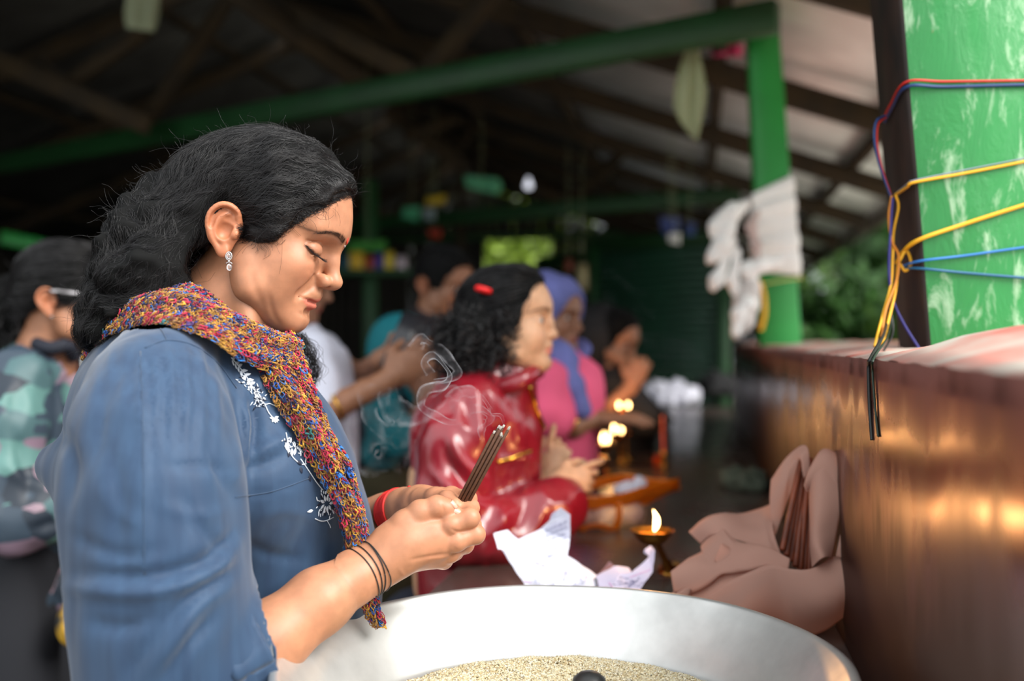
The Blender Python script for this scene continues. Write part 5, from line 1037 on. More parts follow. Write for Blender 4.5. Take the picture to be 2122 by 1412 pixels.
# ---- child in a teal hood
g = empty('person', (P(840, 900, 3.0)[0], 3.0, 0), 'child in teal hood and sleeves with dark patterned top', 'person')
O = P(835, 746, 3.0)
def th(s): s.chain([P(860, 880, 2.86), P(880, 830, 2.84)], [.03, .024], k=.01); hand(s, P(880, 828, 2.84), [.1, 0, 1], [0, 1, 0], [-1, 0, 0], .9, .5)
Rg = body_of(g, O, 20, 10, .84, [('c', [P(835, 750, 3.0), P(830, 820, 3.0)], [.05, .08]), ('e', P(820, 900, 3.02), (.1, .13, .2))], .7, [(P(840, 900, 2.8) - [0, .05, 0], P(930, 730, 2.9) + [0, .05, 0], th)])
cloth('hood', [('e', O + [-.01, 0, .035], (.096, .088, .104)), ('c', [P(825, 760, 3.0), P(815, 800, 3.0)], [.075, .09], .04), ('ee', O + Rg @ np.array([.10, 0, -.01]), (.062, .058, .085))], M_teal, g, .008, .004, 10, 3)
haircap(g, O, Rg, .82, n=0)
cloth('top', [('c', [P(825, 800, 3.0), P(815, 860, 3.0)], [.10, .13]), ('e', P(800, 930, 3.02), (.12, .15, .16), .05)], M_navy, g, .010, .005, 8, 4)
cloth('sleeve', [('c', [P(870, 800, 2.90), P(905, 860, 2.86), P(880, 885, 2.84)], [.05, .05, .042])], M_teal, g, .009, .006, 12, 5); cloth('sleeve', [('c', [P(790, 830, 2.86), P(810, 905, 2.84), P(860, 900, 2.85)], [.055, .058, .05])], M_teal, g, .009, .006, 12, 6)
cloth('shawl_end', [('c', [P(800, 880, 2.88), P(790, 940, 2.88)], [.05, .055])], M_teal, g, .010, .006, 12, 7)
V, F = tubes(ring(P(803, 957, 2.98), [0, 0, 1], .115, .135, 32, wob=.001), .013, 6, False); mk('belt', V, F, mat('orange_band', srgb(224, 104, 40), rough=.7), g)['label'] = 'orange waistband'
legs(g, P(805, 0, 3.0)[0], 3.0, .88, M_olive)
# ---- man in the dark jacket
g = empty('person', (P(900, 900, 3.3)[0], 3.3, 0), 'man in dark jacket looking down behind the teal hood', 'person')
O = P(912, 596, 3.3); Rg = body_of(g, O, 30, 16, 1.0, [('c', [P(905, 620, 3.3), P(890, 690, 3.32)], [.055, .07]), ('e', P(885, 800, 3.34), (.12, .16, .2)), ('c', [P(885, 900, 3.34), P(885, 1100, 3.34)], [.12, .12])], .72)
cloth('jacket', [('c', [P(895, 672, 3.32), P(885, 730, 3.34)], [.08, .14]), ('e', P(885, 800, 3.34), (.16, .2, .18), .05), ('e', P(885, 960, 3.34), (.15, .19, .22), .05), ('c', [P(850, 720, 3.22), P(840, 860, 3.18), P(880, 940, 3.14)], [.07, .066, .055]), ('c', [P(925, 720, 3.48), P(935, 860, 3.48)], [.07, .06])], M_dark_jkt, g, .012, .005, 9, 3)
haircap(g, O, Rg, 1.0, seed=12, n=600, grow=1.02); legs(g, O[0] - .03, 3.34, .9, M_black)
# ---- woman in pink with the violet headscarf
g = empty('person', (P(1165, 900, 2.75)[0], 2.75, 0), 'woman in pink kurta and violet headscarf reaching over the lamps', 'person')
O = P(1138, 668, 2.75)
wp = P(1235, 868, 2.68)
def pa(s): s.chain([P(1150, 862, 2.62), P(1190, 884, 2.64), wp], [.034, .030, .022], k=.012); hand(s, wp, [1, 0, .04], [0, -.2, 1], [0, 1, 0], .95, .18)
Rg = body_of(g, O, 34, 2, .90, [('c', [P(1135, 680, 2.75), P(1135, 760, 2.76)], [.052, .07]), ('e', P(1150, 830, 2.78), (.1, .14, .17)), ('c', [P(1150, 900, 2.78), P(1140, 1100, 2.78)], [.11, .11])], .60, [(P(1120, 920, 2.6) - [0, .1, 0], P(1350, 820, 2.7) + [.05, .1, .03], pa)])
cloth('headscarf', [('e', O + Rg @ np.array([-.002, 0, .048]), (.106, .094, .094)), ('e', O + Rg @ np.array([-.03, 0, -.012]), (.076, .082, .092), .03), ('c', [P(1120, 715, 2.74), P(1160, 735, 2.68), P(1195, 722, 2.74)], [.05, .045, .04], .03), ('c', [P(1168, 735, 2.66), P(1180, 800, 2.63), P(1205, 850, 2.62)], [.032, .030, .022], .02),
      ('ee', O + Rg @ np.array([.105, 0, -.012]), (.068, .058, .088)), ('ee', O + Rg @ np.array([.06, 0, -.02]), (.06, .056, .07))], M_viole, g, .007, .009, (20, 20, 9), 6)
haircap(g, O, Rg, .90, n=0, grow=.97)
cloth('kurta', [('c', [P(1135, 745, 2.76), P(1150, 790, 2.76)], [.085, .12]), ('e', P(1165, 830, 2.76), (.115, .16, .13), .05), ('e', P(1150, 940, 2.8), (.12, .16, .15), .05), ('c', [P(1135, 790, 2.63), P(1120, 850, 2.60), P(1150, 872, 2.61)], [.06, .056, .048], .03)], M_pink, g, .009, .005, 10, 7)
cloth('lower_drape', [('c', [P(1130, 905, 2.78), P(1185, 905, 2.82), P(1180, 960, 2.84)], [.055, .045, .04]), ('c', [P(1100, 960, 2.78), P(1040, 1200, 2.78), P(1030, 1560, 2.78)], [.10, .12, .13])], M_magenta, g, .012, .006, 10, 7)
for k, c in enumerate((.0, .5, 1.0)): V, F = tubes(ring(lerp(P(1163, 868, 2.625), P(1180, 879, 2.633), c), P(1190, 884, 2.64) - P(1150, 862, 2.62), .036, .036, 28, wob=.0002), .003, 5, False); mk('bangle', V, F, M_gold, g)
legs(g, -.08, 2.8, .6, M_magenta, nm='leggings')
# ---- person in black leaning the head on a hand
g = empty('person', (P(1270, 900, 3.75)[0], 3.75, 0), 'person in black leaning the face on one hand at the far counter', 'person')
O = P(1262, 712, 3.7); wb = P(1312, 800, 3.58)
def bh(s): s.chain([P(1320, 880, 3.55), wb], [.034, .026], k=.012); hand(s, wb, [-.35, .1, 1], [.9, -.5, .2], [-.6, -1, 0], 1.0, .35)
def bh2(s): s.chain([P(1270, 840, 3.5), P(1310, 800, 3.5)], [.03, .025], k=.012); hand(s, P(1308, 800, 3.5), [.3, 0, .7], [0, -1, 0], [-1, 0, 0], .95, .7)
Rg = body_of(g, O, 30, 18, 1.0, [('c', [P(1255, 740, 3.7), P(1245, 800, 3.72)], [.055, .08]), ('e', P(1245, 900, 3.75), (.12, .16, .2))], 1.05, [(P(1250, 890, 3.5) - [0, .1, 0], P(1380, 690, 3.6) + [0, .15, 0], bh), (P(1240, 860, 3.4) - [0, .0, 0], P(1380, 740, 3.6) + [0, .02, 0], bh2)])
cloth('coat', [('c', [P(1245, 780, 3.72), P(1250, 850, 3.74)], [.09, .15]), ('e', P(1255, 900, 3.75), (.19, .2, .2), .05), ('e', P(1255, 1050, 3.75), (.18, .2, .24), .05), ('c', [P(1275, 800, 3.58), P(1340, 870, 3.5), P(1325, 845, 3.54)], [.07, .06, .05])], M_black, g, .012, .005, 9, 3)
haircap(g, O, Rg, 1.0, seed=15, n=500); cloth('hood', [('e', O + [-.03, .02, .03], (.115, .11, .125)), ('c', [O + [-.05, .03, -.05], P(1235, 810, 3.75)], [.09, .10], .04), ('ee', O + Rg @ np.array([.10, 0, 0]), (.09, .075, .10))], M_black, g, .009, .004, 10, 3)
legs(g, .08, 3.78, .88, M_black)
# ================================================================ things on and around the counter
def qz(ox, oy, k): return lambda a, b, d: P(ox + a / k, oy + b / k, d)
M_alu = mat('worn_aluminium', (.74, .74, .72), rough=.42, metal=.75, noise_amt=.25, noise_sc=14, rvar=.10, bump=.0004, bump_sc=90)
M_rice = mat('uncooked_rice', srgb(226, 208, 168), rough=.55, tint=True, noise_amt=.1, noise_sc=200, sss=.1)
M_paper = mat('ruled_paper', srgb(226, 226, 240), rough=.8, noise_amt=.04, noise_sc=30)
M_ink = mat('blue_ink', srgb(44, 50, 120), rough=.7)
M_rule = mat('faint_ruling', srgb(178, 182, 214), rough=.8); M_margin = mat('pink_margin', srgb(214, 150, 204), rough=.8)
M_brass = mat('brass', srgb(206, 148, 66), rough=.24, metal=1, noise_amt=.3, noise_sc=30, rvar=.08)
M_copperlamp = mat('copper_lamp', srgb(170, 96, 56), rough=.3, metal=1, noise_amt=.4, noise_sc=30)
M_oil = mat('lamp_oil', srgb(196, 120, 40), rough=.05, trans=.3)
M_wick = mat('wick', srgb(220, 190, 150), rough=.9)
M_flame = bpy.data.materials.new('flame'); M_flame.use_nodes = True; nt = M_flame.node_tree; nt.nodes.clear(); em = nt.nodes.new('ShaderNodeEmission'); mo = nt.nodes.new('ShaderNodeOutputMaterial'); em.inputs[0].default_value = (1, .56, .20, 1); em.inputs[1].default_value = 9; nt.links.new(em.outputs[0], mo.inputs[0])
def two_tone0(name, col, clear):
    m = bpy.data.materials.new(name); m.use_nodes = True; nt = m.node_tree; nt.nodes.clear(); L = nt.links.new; o = nt.nodes.new('ShaderNodeOutputMaterial'); d = nt.nodes.new('ShaderNodeBsdfDiffuse'); t = nt.nodes.new('ShaderNodeBsdfTranslucent'); m1 = nt.nodes.new('ShaderNodeMixShader'); g_ = nt.nodes.new('ShaderNodeBsdfGlossy'); g_.inputs['Roughness'].default_value = .3; m3 = nt.nodes.new('ShaderNodeMixShader'); m3.inputs[0].default_value = .06; d.inputs[0].default_value = (*col, 1); t.inputs[0].default_value = (*col, 1); m1.inputs[0].default_value = .5; L(d.outputs[0], m1.inputs[1]); L(t.outputs[0], m1.inputs[2]); L(m1.outputs[0], m3.inputs[1]); L(g_.outputs[0], m3.inputs[2]); L(m3.outputs[0], o.inputs[0]); return m
M_orange = two_tone0('orange_plastic', srgb(250, 148, 30), 0)
M_film = mat('pinkish_film', srgb(220, 178, 164), rough=.3, alpha=.62)
M_stick = mat('reddish_wood', srgb(132, 62, 34), rough=.5, noise_amt=.5, noise_sc=60, stretch=(1, 1, .12))
M_rag = mat('white_rag', srgb(246, 247, 244), rough=.85, noise_amt=.03)
M_gauze = mat('greenish_gauze', srgb(190, 200, 160), rough=.9, alpha=.75)
M_pinkcloth = mat('pink_flag_cloth', srgb(214, 70, 120), rough=.8)
def two_tone(name, col, clear, glossy=0):
    m = bpy.data.materials.new(name); m.use_nodes = True; nt = m.node_tree; nt.nodes.clear(); L = nt.links.new; o = nt.nodes.new('ShaderNodeOutputMaterial'); a = nt.nodes.new('ShaderNodeBsdfTransparent'); d = nt.nodes.new('ShaderNodeBsdfDiffuse'); t = nt.nodes.new('ShaderNodeBsdfTranslucent')
    m1 = nt.nodes.new('ShaderNodeMixShader'); m2 = nt.nodes.new('ShaderNodeMixShader'); d.inputs[0].default_value = (*col, 1); t.inputs[0].default_value = (*col, 1); m1.inputs[0].default_value = .45; L(d.outputs[0], m1.inputs[1]); L(t.outputs[0], m1.inputs[2]); L(a.outputs[0], m2.inputs[1]); L(m1.outputs[0], m2.inputs[2]); m2.inputs[0].default_value = 1 - clear; L(m2.outputs[0], o.inputs[0]); return m, m2
M_chiffon, _ = two_tone('peach_chiffon', srgb(214, 172, 156), .16)
# ---- big aluminium tray with rice
BC = np.array([.050, 1.018, 0]); RZ = CAMZ - .32
tray = empty('metal_tray', (BC[0], BC[1], CT), 'large round aluminium tray with sloping sides at the front of the counter', 'tray')
prof = [(.0005, CT + .006), (.20, CT + .006), (.219, CT + .009), (.230, CT + .018), (.246, CT + .042), (.264, CT + .066), (.276, RZ - .006), (.281, RZ - .0008), (.285, RZ), (.2895, RZ - .001), (.291, RZ - .0045), (.288, RZ - .007), (.280, RZ - .010), (.268, CT + .062), (.250, CT + .037), (.234, CT + .013), (.220, CT + .003), (.20, CT + .001), (.0005, CT + .001)]
pr2 = spline(prof[1:9], 34).tolist(); V, F = lathe([prof[0]] + [tuple(q) for q in pr2] + prof[9:], 128, (BC[0], BC[1], 0)); V[:, 2] += .0008 * noise(V, (12, 12, 2), 3) * (V[:, 2] > CT + .02); mk('pan', V, F, M_alu, tray)
r_ = np.random.RandomState(3)
th = r_.rand(70000) * 2 * math.pi; rr = .222 * np.sqrt(r_.rand(70000)); X = BC[0] + rr * np.cos(th); Y = BC[1] + rr * np.sin(th); q = np.stack([X, Y, X * 0], 1)
rim = .212 + .006 * noise(q, 24, 5); keep = (rr < rim) & ((Y > BC[1] - .02) | (r_.rand(70000) < .3)); X, Y, rr, q = X[keep], Y[keep], rr[keep], q[keep]; n = len(X)
base_z = CT + .008 + np.clip((.212 - rr) / .07, 0, 1) ** .7 * .024 + .0026 * noise(q, 50, 2); Zc = base_z + r_.rand(n) * .002
d = r_.randn(n, 3); d[:, 2] *= .45; d /= np.linalg.norm(d, axis=1)[:, None]; a = np.cross(d, [0, 0, 1.]); a /= np.linalg.norm(a, axis=1)[:, None]; b = np.cross(a, d); L_ = r_.uniform(.0026, .0036, (n, 1)); w = .0011
C = np.stack([X, Y, Zc], 1); V = np.stack([C - d * L_, C + a * w, C + b * w, C - a * w, C - b * w, C + d * L_], 1).reshape(-1, 3); bb = np.arange(n) * 6
F = np.concatenate([np.stack([bb + 0 * bb, bb + 1 + j, bb + 1 + (j + 1) % 4, bb + 5], 1) for j in range(4)])
F = np.concatenate([np.stack([bb, bb + 1 + j, bb + 1 + (j + 1) % 4], 1) for j in range(4)] + [np.stack([bb + 5, bb + 1 + (j + 1) % 4, bb + 1 + j], 1) for j in range(4)])
tc_ = np.array([srgb(240, 226, 190), srgb(226, 206, 164), srgb(208, 184, 138), srgb(246, 236, 212), srgb(170, 140, 100)])[r_.choice(5, n, p=[.34, .3, .17, .16, .03])] * r_.uniform(.85, 1.1, (n, 1))
gr = np.linspace(0, 2 * math.pi, 64, endpoint=False); V0, F0 = lathe([(.0005, CT + .0315)] + [(x, CT + .0075 + min(1, (.210 - x) / .07) ** .7 * .023) for x in (.09, .13, .15, .17, .185, .198, .2085)] + [(.212, CT + .007)], 64, (BC[0], BC[1], 0))
F0 = np.concatenate([F0[:, [0, 1, 2]], F0[:, [0, 2, 3]]])
rice = mk('rice', np.concatenate([V, V0]), np.concatenate([F, F0 + len(V)]), M_rice, None, np.concatenate([np.repeat(tc_, 6, axis=0), np.tile(np.array(srgb(196, 172, 126)), (len(V0), 1))]), smooth=False)
tag(rice, 'heap of uncooked rice grains lying in the aluminium tray', 'rice', kind='stuff')
V, F = lathe([(.0004, .017), (.010, .0155), (.017, .010), (.020, .0), (.016, -.010), (.0004, -.012)], 24, P(1221, 1408, 1.055) + [0, 0, -.009]); tag(mk('black_seed', V, F, mat('black_nut_shell', (.02, .02, .02), rough=.45, bump=.001)), 'dark round nut half buried in the rice', 'nut')
# ---- crumpled notebook pages
def facets(name, pts, faces, m, zf, parent=None, seed=1, cr=.0012, lv=3):
    V = np.array([zf(*pts[k]) for k in pts]); ix = {k: i for i, k in enumerate(pts)}; me = bpy.data.meshes.new(name); me.from_pydata([tuple(v) for v in V], [], [tuple(ix[c] for c in f.split()) for f in faces]); 
    import bmesh
    bm = bmesh.new(); bm.from_mesh(me); bmesh.ops.triangulate(bm, faces=bm.faces)
    for _ in range(lv): bmesh.ops.subdivide_edges(bm, edges=bm.edges, cuts=1, use_grid_fill=True)
    for v in bm.verts:
        q = np.array(v.co)[None]; v.co += Vector((noise(q, 60, seed)[0] * cr, (1 - 2 * abs(noise(q, 45, seed + 1)[0])) * cr * 2.2, noise(q, 55, seed + 2)[0] * cr))
    bm.normal_update(); bm.to_mesh(me); me.materials.append(m); o = bpy.data.objects.new(name, me); COL.objects.link(o); 
    if parent is not None: par(o, parent)
    B = BVHTree.FromBMesh(bm); bm.free(); return solid(o, .0003), B
zp = qz(980, 980, 4.613)
pg = empty('crumpled_paper', zp(700, 1100, 1.5), 'crumpled white notebook page with blue handwriting behind the tray', 'paper')
A_ = dict(a=(200, 585, 1.52), b=(330, 552, 1.54), c=(435, 642, 1.56), d=(655, 540, 1.58), e=(735, 455, 1.58), f=(760, 395, 1.57), g=(840, 332, 1.56), h=(932, 400, 1.54), i=(928, 640, 1.55), j=(908, 790, 1.53), k=(275, 735, 1.50), l=(722, 888, 1.50), m=(430, 868, 1.47), n=(575, 875, 1.49), o=(600, 1015, 1.45), p=(445, 1000, 1.45), q=(535, 1140, 1.44), r=(830, 925, 1.50), s=(1040, 880, 1.53), t=(1185, 975, 1.54), u=(1010, 1000, 1.46), v=(820, 1150, 1.43), w=(1210, 1145, 1.46), x=(240, 740, 1.49), q2=(560, 1380, 1.42), v2=(850, 1390, 1.42), w2=(1200, 1385, 1.43))
fA = ['x a k', 'a b k', 'b c l k', 'c d l', 'd e g h', 'e f g', 'd h i l', 'i j l', 'k l n m', 'k m p', 'm n o p', 'n l r o', 'l j s r', 'r s t u', 'r u v o', 'p o q', 'o v q', 'u t w', 'u w v', 'q v v2 q2', 'v w w2 v2']
o1, BA = facets('sheet', A_, fA, M_paper, zp, pg, 2)
p2 = empty('crumpled_paper', zp(1500, 1100, 1.5), 'crumpled lilac-tinted notebook page beside the foot of the near lamp', 'paper')
B_ = dict(A=(1180, 990, 1.50), B=(1350, 900, 1.53), C=(1490, 902, 1.55), D=(1515, 955, 1.51), E=(1690, 805, 1.54), F=(1632, 772, 1.56), G=(1640, 742, 1.56), H=(1705, 702, 1.57), I=(1744, 752, 1.54), J=(1716, 955, 1.50), K=(1600, 1110, 1.46), L=(1480, 1175, 1.43), M=(1320, 1120, 1.43), N=(1400, 965, 1.48), O=(1215, 1140, 1.44), Q=(1300, 1050, 1.46), L2=(1460, 1400, 1.42), O2=(1230, 1400, 1.43), K2=(1560, 1330, 1.45), R=(1240, 930, 1.55), S=(1300, 850, 1.56), T=(1345, 885, 1.56))
fB = ['A B N Q', 'B C D N', 'N D E J', 'E F G H', 'E H I J', 'N J K M', 'Q N M', 'A Q O', 'Q M O', 'M K L', 'O M L L2', 'O L2 O2', 'L K K2 L2']
o2, BB_ = facets('sheet', B_, fB, mat('lilac_paper', srgb(208, 200, 224), rough=.8, noise_amt=.06), zp, p2, 5)
fC = ['R S T B', 'R B A']; facets('scrap', B_, fC, mat('brown_pink_scrap', srgb(150, 110, 112), rough=.8, noise_amt=.3), zp, p2, 8, lv=2)
def zpx(a, b): return (980 + a / 4.613, 980 + b / 4.613)
def script(B, x, y, ang, L, h, seed, Lst):
    r_ = np.random.RandomState(seed); c, s_ = math.cos(math.radians(ang)), math.sin(math.radians(ang)); u = 0
    while u < L:
        w = r_.uniform(25, 60); n = int(w * .9) + 6; t = np.linspace(0, 1, n); ph = r_.rand() * 6; pts = []
        for q in t: xx = u + q * w + 4 * math.sin(ph + q * w * .42 + 1.2); yy = h * .5 * math.sin(ph + q * w * .42) * (1 + .5 * math.sin(q * 17 + ph)); pts.append(zpx(x + xx * c + yy * s_, y - xx * s_ + yy * c))
        hs = [cast(B, *p_, .0005) for p_ in pts]; run = []
        for hh in hs + [None]:
            if hh is None:
                if len(run) > 3: Lst.append(tubes(np.array(run), .00022, 3, False))
                run = []
            else:
                if run and np.linalg.norm(run[-1] - hh[0]) > .012:
                    if len(run) > 3: Lst.append(tubes(np.array(run), .00022, 3, False))
                    run = []
                run.append(hh[0])
        u += w + r_.uniform(8, 20)
def linez(B, p, q, Lst, r=.00022):
    run = [cast(B, *zpx(lerp(p[0], q[0], t), lerp(p[1], q[1], t)), .0004) for t in np.linspace(0, 1, 26)]; run = [h_[0] for h_ in run if h_ is not None]
    if len(run) > 3: Lst.append(tubes(np.array(run), r, 3, False))
ink, rul, mar, ink2 = [], [], [], []
for i, (x, y, L) in enumerate(((690, 560, 200), (690, 610, 210), (700, 660, 200), (710, 710, 190), (720, 760, 180), (725, 805, 170))): script(BA, x, y, 24, L, 15, i + 1, ink); linez(BA, (x, y + 14), (x + L, y + 14 - L * .44), rul)
for i, (x, y, L) in enumerate(((320, 700, 380), (300, 750, 420), (600, 760, 130), (640, 700, 60), (360, 790, 380))): script(BA, x, y, -20, L, 17, i + 20, ink)
for x in range(600, 1000, 34): linez(BA, (x, 900), (x + 6, 1150), rul, .0002)
for x in range(440, 570, 30): linez(BA, (x, 880), (x + 40, 1060), rul, .0002)
linez(BA, (480, 1040), (560, 1055), mar, .0005); linez(BA, (600, 1080), (980, 1095), mar, .0006)
for i, (x, y, a, L) in enumerate(((520, 1085, -30, 120), (560, 1110, 10, 200), (860, 1040, 70, 90), (860, 1120, 20, 120), (1000, 1110, 70, 110), (1040, 1080, 60, 90), (700, 1130, 10, 200))): script(BA, x, y, a, L, 22, i + 40, ink)
for i, (x, y, a, L) in enumerate(((1400, 1000, -15, 220), (1380, 1040, -12, 240), (1340, 1080, 10, 200), (1050, 940, -20, 60), (1480, 1090, 35, 120), (1400, 1130, 20, 120))): script(BB_, x, y, a, L, 20, i + 60, ink2)
mar2 = []; linez(BB_, (1500, 1005), (1700, 930), mar2, .0006); linez(BB_, (1300, 1050), (1340, 1110), mar2, .0006)
for nm_, l_, m_, pp in (('handwriting', ink, M_ink, o1), ('ruling', rul, M_rule, o1), ('margin_line', mar, M_margin, o1), ('handwriting', ink2, M_ink, o2), ('margin_line', mar2, M_margin, o2)):
    if l_: V, F = joinm(l_); mk(nm_, V, F, m_, pp)['kind'] = 'stuff'
# ---- oil lamps
def lamp(base, cup, sc, flames, lab, m, power, wide=1.0):
    base, cup = np.array(base, float), np.array(cup, float); ax = cup - base; Hh = np.linalg.norm(ax); ax /= Hh; a = np.cross(ax, [0, 1, 0]); a /= np.linalg.norm(a); R_ = np.stack([a, np.cross(ax, a), ax], 1); e = empty('oil_lamp', base, lab, 'lamp', 'burning oil lamps on the counter')
    V, F = lathe([(.0003, 0), (.023 * sc, 0), (.024 * sc, .003), (.019 * sc, .007), (.010 * sc, .014), (.0065 * sc, .024), (.009 * sc, .030), (.006 * sc, .036), (.0055 * sc, Hh - .030), (.010 * sc, Hh - .024), (.012 * sc, Hh - .018)], 28, base, R_); V[:, 2] = np.maximum(V[:, 2], CT); mk('stand', V, F, m, e)
    c = [(.012 * sc, -.020), (.022 * sc, -.015), (.031 * sc * wide, -.004), (.036 * sc * wide, .004), (.0375 * sc * wide, .0045), (.0365 * sc * wide, .003), (.031 * sc * wide, -.001), (.020 * sc, -.008), (.0004, -.010)]; V, F = lathe(c, 36, cup); mk('cup', V, F, m, e)
    V, F = lathe([(.0004, -.0035), (.031 * sc * wide, -.0035)], 28, cup); mk('oil', V, F, M_oil, e)
    for (dx, dy, fh, lean) in flames:
        f0 = cup + np.array([dx, dy, 0]); V, F = tubes(np.array([f0 + [0, 0, -.005], f0 + [.001, 0, .002], f0 + [.0015, 0, .005]]), .0018, 6, False); wk = mk('wick', V, F, M_wick, e)
        t = np.linspace(0, 1, 14); R0 = .0062 * np.sin(math.pi * np.clip(t * .86 + .09, 0, 1)) ** 1.1 * (1 - .35 * t); R0[-1] = .0002; C = f0 + np.stack([lean * np.sin(t * 3.0) * .006 - lean * .003 * t, 0 * t, .002 + fh * t], 1); V, F = tubes(C, R0, 10, False); mk('flame', V, F, M_flame, e)
        ld = bpy.data.lights.new('flame_light', 'POINT'); ld.energy = power; ld.color = (1, .50, .18); ld.shadow_soft_size = .012; lo = bpy.data.objects.new('flame_light', ld); COL.objects.link(lo); lo.location = Vector(f0 + [0, 0, fh + .012]); par(lo, e)
    return e
def onC(px, py): return P(px, py, FPX * DC / (py - 706.0))
b = onC(1390, 1188); lamp(b, P(1352, 1104, 1.655), 1.0, [(.003, 0, .036, .9)], 'small brass oil lamp with one leaning flame beside the peach cloth', M_brass, .5)
b = onC(1240, 1003); lamp(b, P(1231, 952, b[1] - .02), 1.0, [(0, 0, .026, .2)], 'short brass oil lamp with a small flame by the girl\'s fingers', M_brass, .15)
b = onC(1258, 982); lamp(b, P(1250, 922, b[1] - .02), .9, [(0, 0, .036, -.3), (.014, .01, .034, .2)], 'brass oil lamp behind the short one with two joined flames', M_brass, .18)
b = onC(1288, 962); lamp(b, P(1279, 900, b[1] - .02), 1.1, [(-.012, 0, .036, .3), (.014, .0, .034, -.2)], 'tallest brass oil lamp burning under the outstretched hand', M_brass, .2, 1.1)
b = onC(1300, 957); lamp(b, P(1292, 848, b[1] - .02), .8, [(-.015, 0, .022, .1), (.016, 0, .022, -.1)], 'far oil lamp with two small flames before the person in black', M_brass, .15, 1.1)
# ---- slim red candle with an orange marigold on a brass holder
b = onC(1376, 966); cd = empty('candle_holder', b, 'slim red candle on a brass holder standing beyond the orange packet', 'candle'); V, F = lathe([(.0003, 0), (.020, 0), (.021, .003), (.008, .010), (.006, .02), (.011, .026), (.013, .034), (.009, .040), (.012, .046), (.0004, .047)], 20, b); mk('holder', V, F, M_brass, cd)
V, F = tubes(np.array([b + [0, 0, .045], b + [-.002, 0, .10], b + [-.003, 0, .165]]), np.array([[.0065, .0055, .004]]), 8, False); mk('candle', V, F, mat('red_wax', srgb(196, 84, 70), rough=.5, sss=.1), cd)
mg = b + np.array([-.026, -.015, .018]); pet = []
r_ = np.random.RandomState(5)
for k in range(70):
    u = r_.randn(3); u /= np.linalg.norm(u); pet.append(leaf(mg + u * .006, np.cross(u, r_.randn(3)), r_.rand() * 6, .014, .005, 0))
V, F = joinm(pet); tag(mk('marigold', V, F, mat('marigold_petals', srgb(236, 96, 24), rough=.7)), 'orange marigold flower leaning against the candle holder', 'flower', kind='thing')
# ---- orange packet with paper in it
pk = empty('orange_packet', onC(1260, 1095), 'open film packet edged with orange plastic and filled with white paper', 'packet')
bs = FPX * DC / (1098 - 706.0)
s = SDF(P(1165, 1110, bs) - [0, .02, .0], P(1350, 1000, bs + .3) + [0, 0, .02], .006); 
for i, (a, r) in enumerate((((1205, 1068, bs + .07), (.035, .06, .032)), ((1250, 1066, bs + .06), (.045, .07, .033)), ((1300, 1062, bs + .08), (.040, .07, .030)), ((1270, 1050, bs + .15), (.06, .07, .030)))): s.ell(P(*a), r, k=.02)
V, F = s.mesh(); N = vnormals(V, F); V = V + N * (.005 * fbm(V, 26, 3, 4))[:, None]; V[:, 2] = np.maximum(V[:, 2], CT + .001); mk('film_bag', V, F, M_film, pk)
def band(pts, w, nm='edge', m=None, par_=None, thick=.0015, wv=(0, 0, 1)):
    c = spline(PV(pts), 26); t = np.gradient(c, axis=0); t /= np.linalg.norm(t, axis=1)[:, None]; b_ = np.cross(t, np.array(wv, float)); b_ = np.cross(b_, t); b_ /= np.linalg.norm(b_, axis=1)[:, None]; G = np.stack([c + b_ * w * q + np.cross(t, b_) * .003 * math.sin(q * 4) for q in np.linspace(-.5, .5, 6)], 1); V, F = sheet(G); o = mk(nm, V, F, m or M_orange, par_ or pk); return solid(o, thick)
band([(1178, 1030, bs + .03), (1225, 1042, bs + .0), (1280, 1038, bs + .02), (1335, 1022, bs + .06), (1405, 1004, bs + .16)], .030); band([(1178, 1022, bs + .05), (1230, 1004, bs + .14), (1290, 992, bs + .22), (1345, 1000, bs + .2), (1408, 1006, bs + .16)], .022)
band([(1281, 1040, bs + .01), (1283, 1070, bs - .005), (1276, 1096, bs)], .013, wv=(1, 0, 0)); band([(1184, 1082, bs + .0), (1200, 1100, bs - .01), (1212, 1094, bs - .02), (1240, 1090, bs - .02), (1276, 1100, bs - .01)], .011)
G = np.zeros((14, 8, 3)); U = spline(PV([(1290, 1036, bs + .03), (1340, 1024, bs + .07), (1408, 1004, bs + .16)]), 14); Lw = spline(PV([(1300, 1050, bs + .05), (1350, 1042, bs + .1), (1404, 1008, bs + .165)]), 14)
for i in range(14):
    for j in range(8): G[i, j] = lerp(U[i], Lw[i], j / 7) + [0, .006 * math.sin(i * .9 + j), 0]
V, F = sheet(G); solid(mk('flap', V, F, M_orange, pk), .001)
def crumple(name, c, r, m, parent=None, seed=0, lab=None, cat=None, amp=.35, group=None, h=None):
    r = np.array(r); h = h or float(r.min()) / 6; s = SDF(np.array(c) - r * 1.5, np.array(c) + r * 1.5, h); s.ell(c, r, k=.01); V, F = s.mesh(); N = vnormals(V, F); q = 1 - 2 * np.abs(noise(V, 1.6 / r.mean(), seed)); V = V + N * ((q * .6 + .5 * noise(V, 3.2 / r.mean(), seed + 1)) * amp * r.mean())[:, None]
    V[:, 2] = np.maximum(V[:, 2], CT + .001); o = mk(name, V, F, m, parent, smooth=False)
    if lab: tag(o, lab, cat, group)
    return o
crumple('paper_wad', P(1300, 1016, bs + .15), (.030, .03, .015), M_paper, None, 3, 'white crumpled paper wad lying in the orange-edged packet', 'paper'); crumple('paper_wad', P(1322, 1003, bs + .19), (.018, .02, .016), M_paper, None, 7, 'smaller white paper wad at the far corner of the orange-edged packet', 'paper')
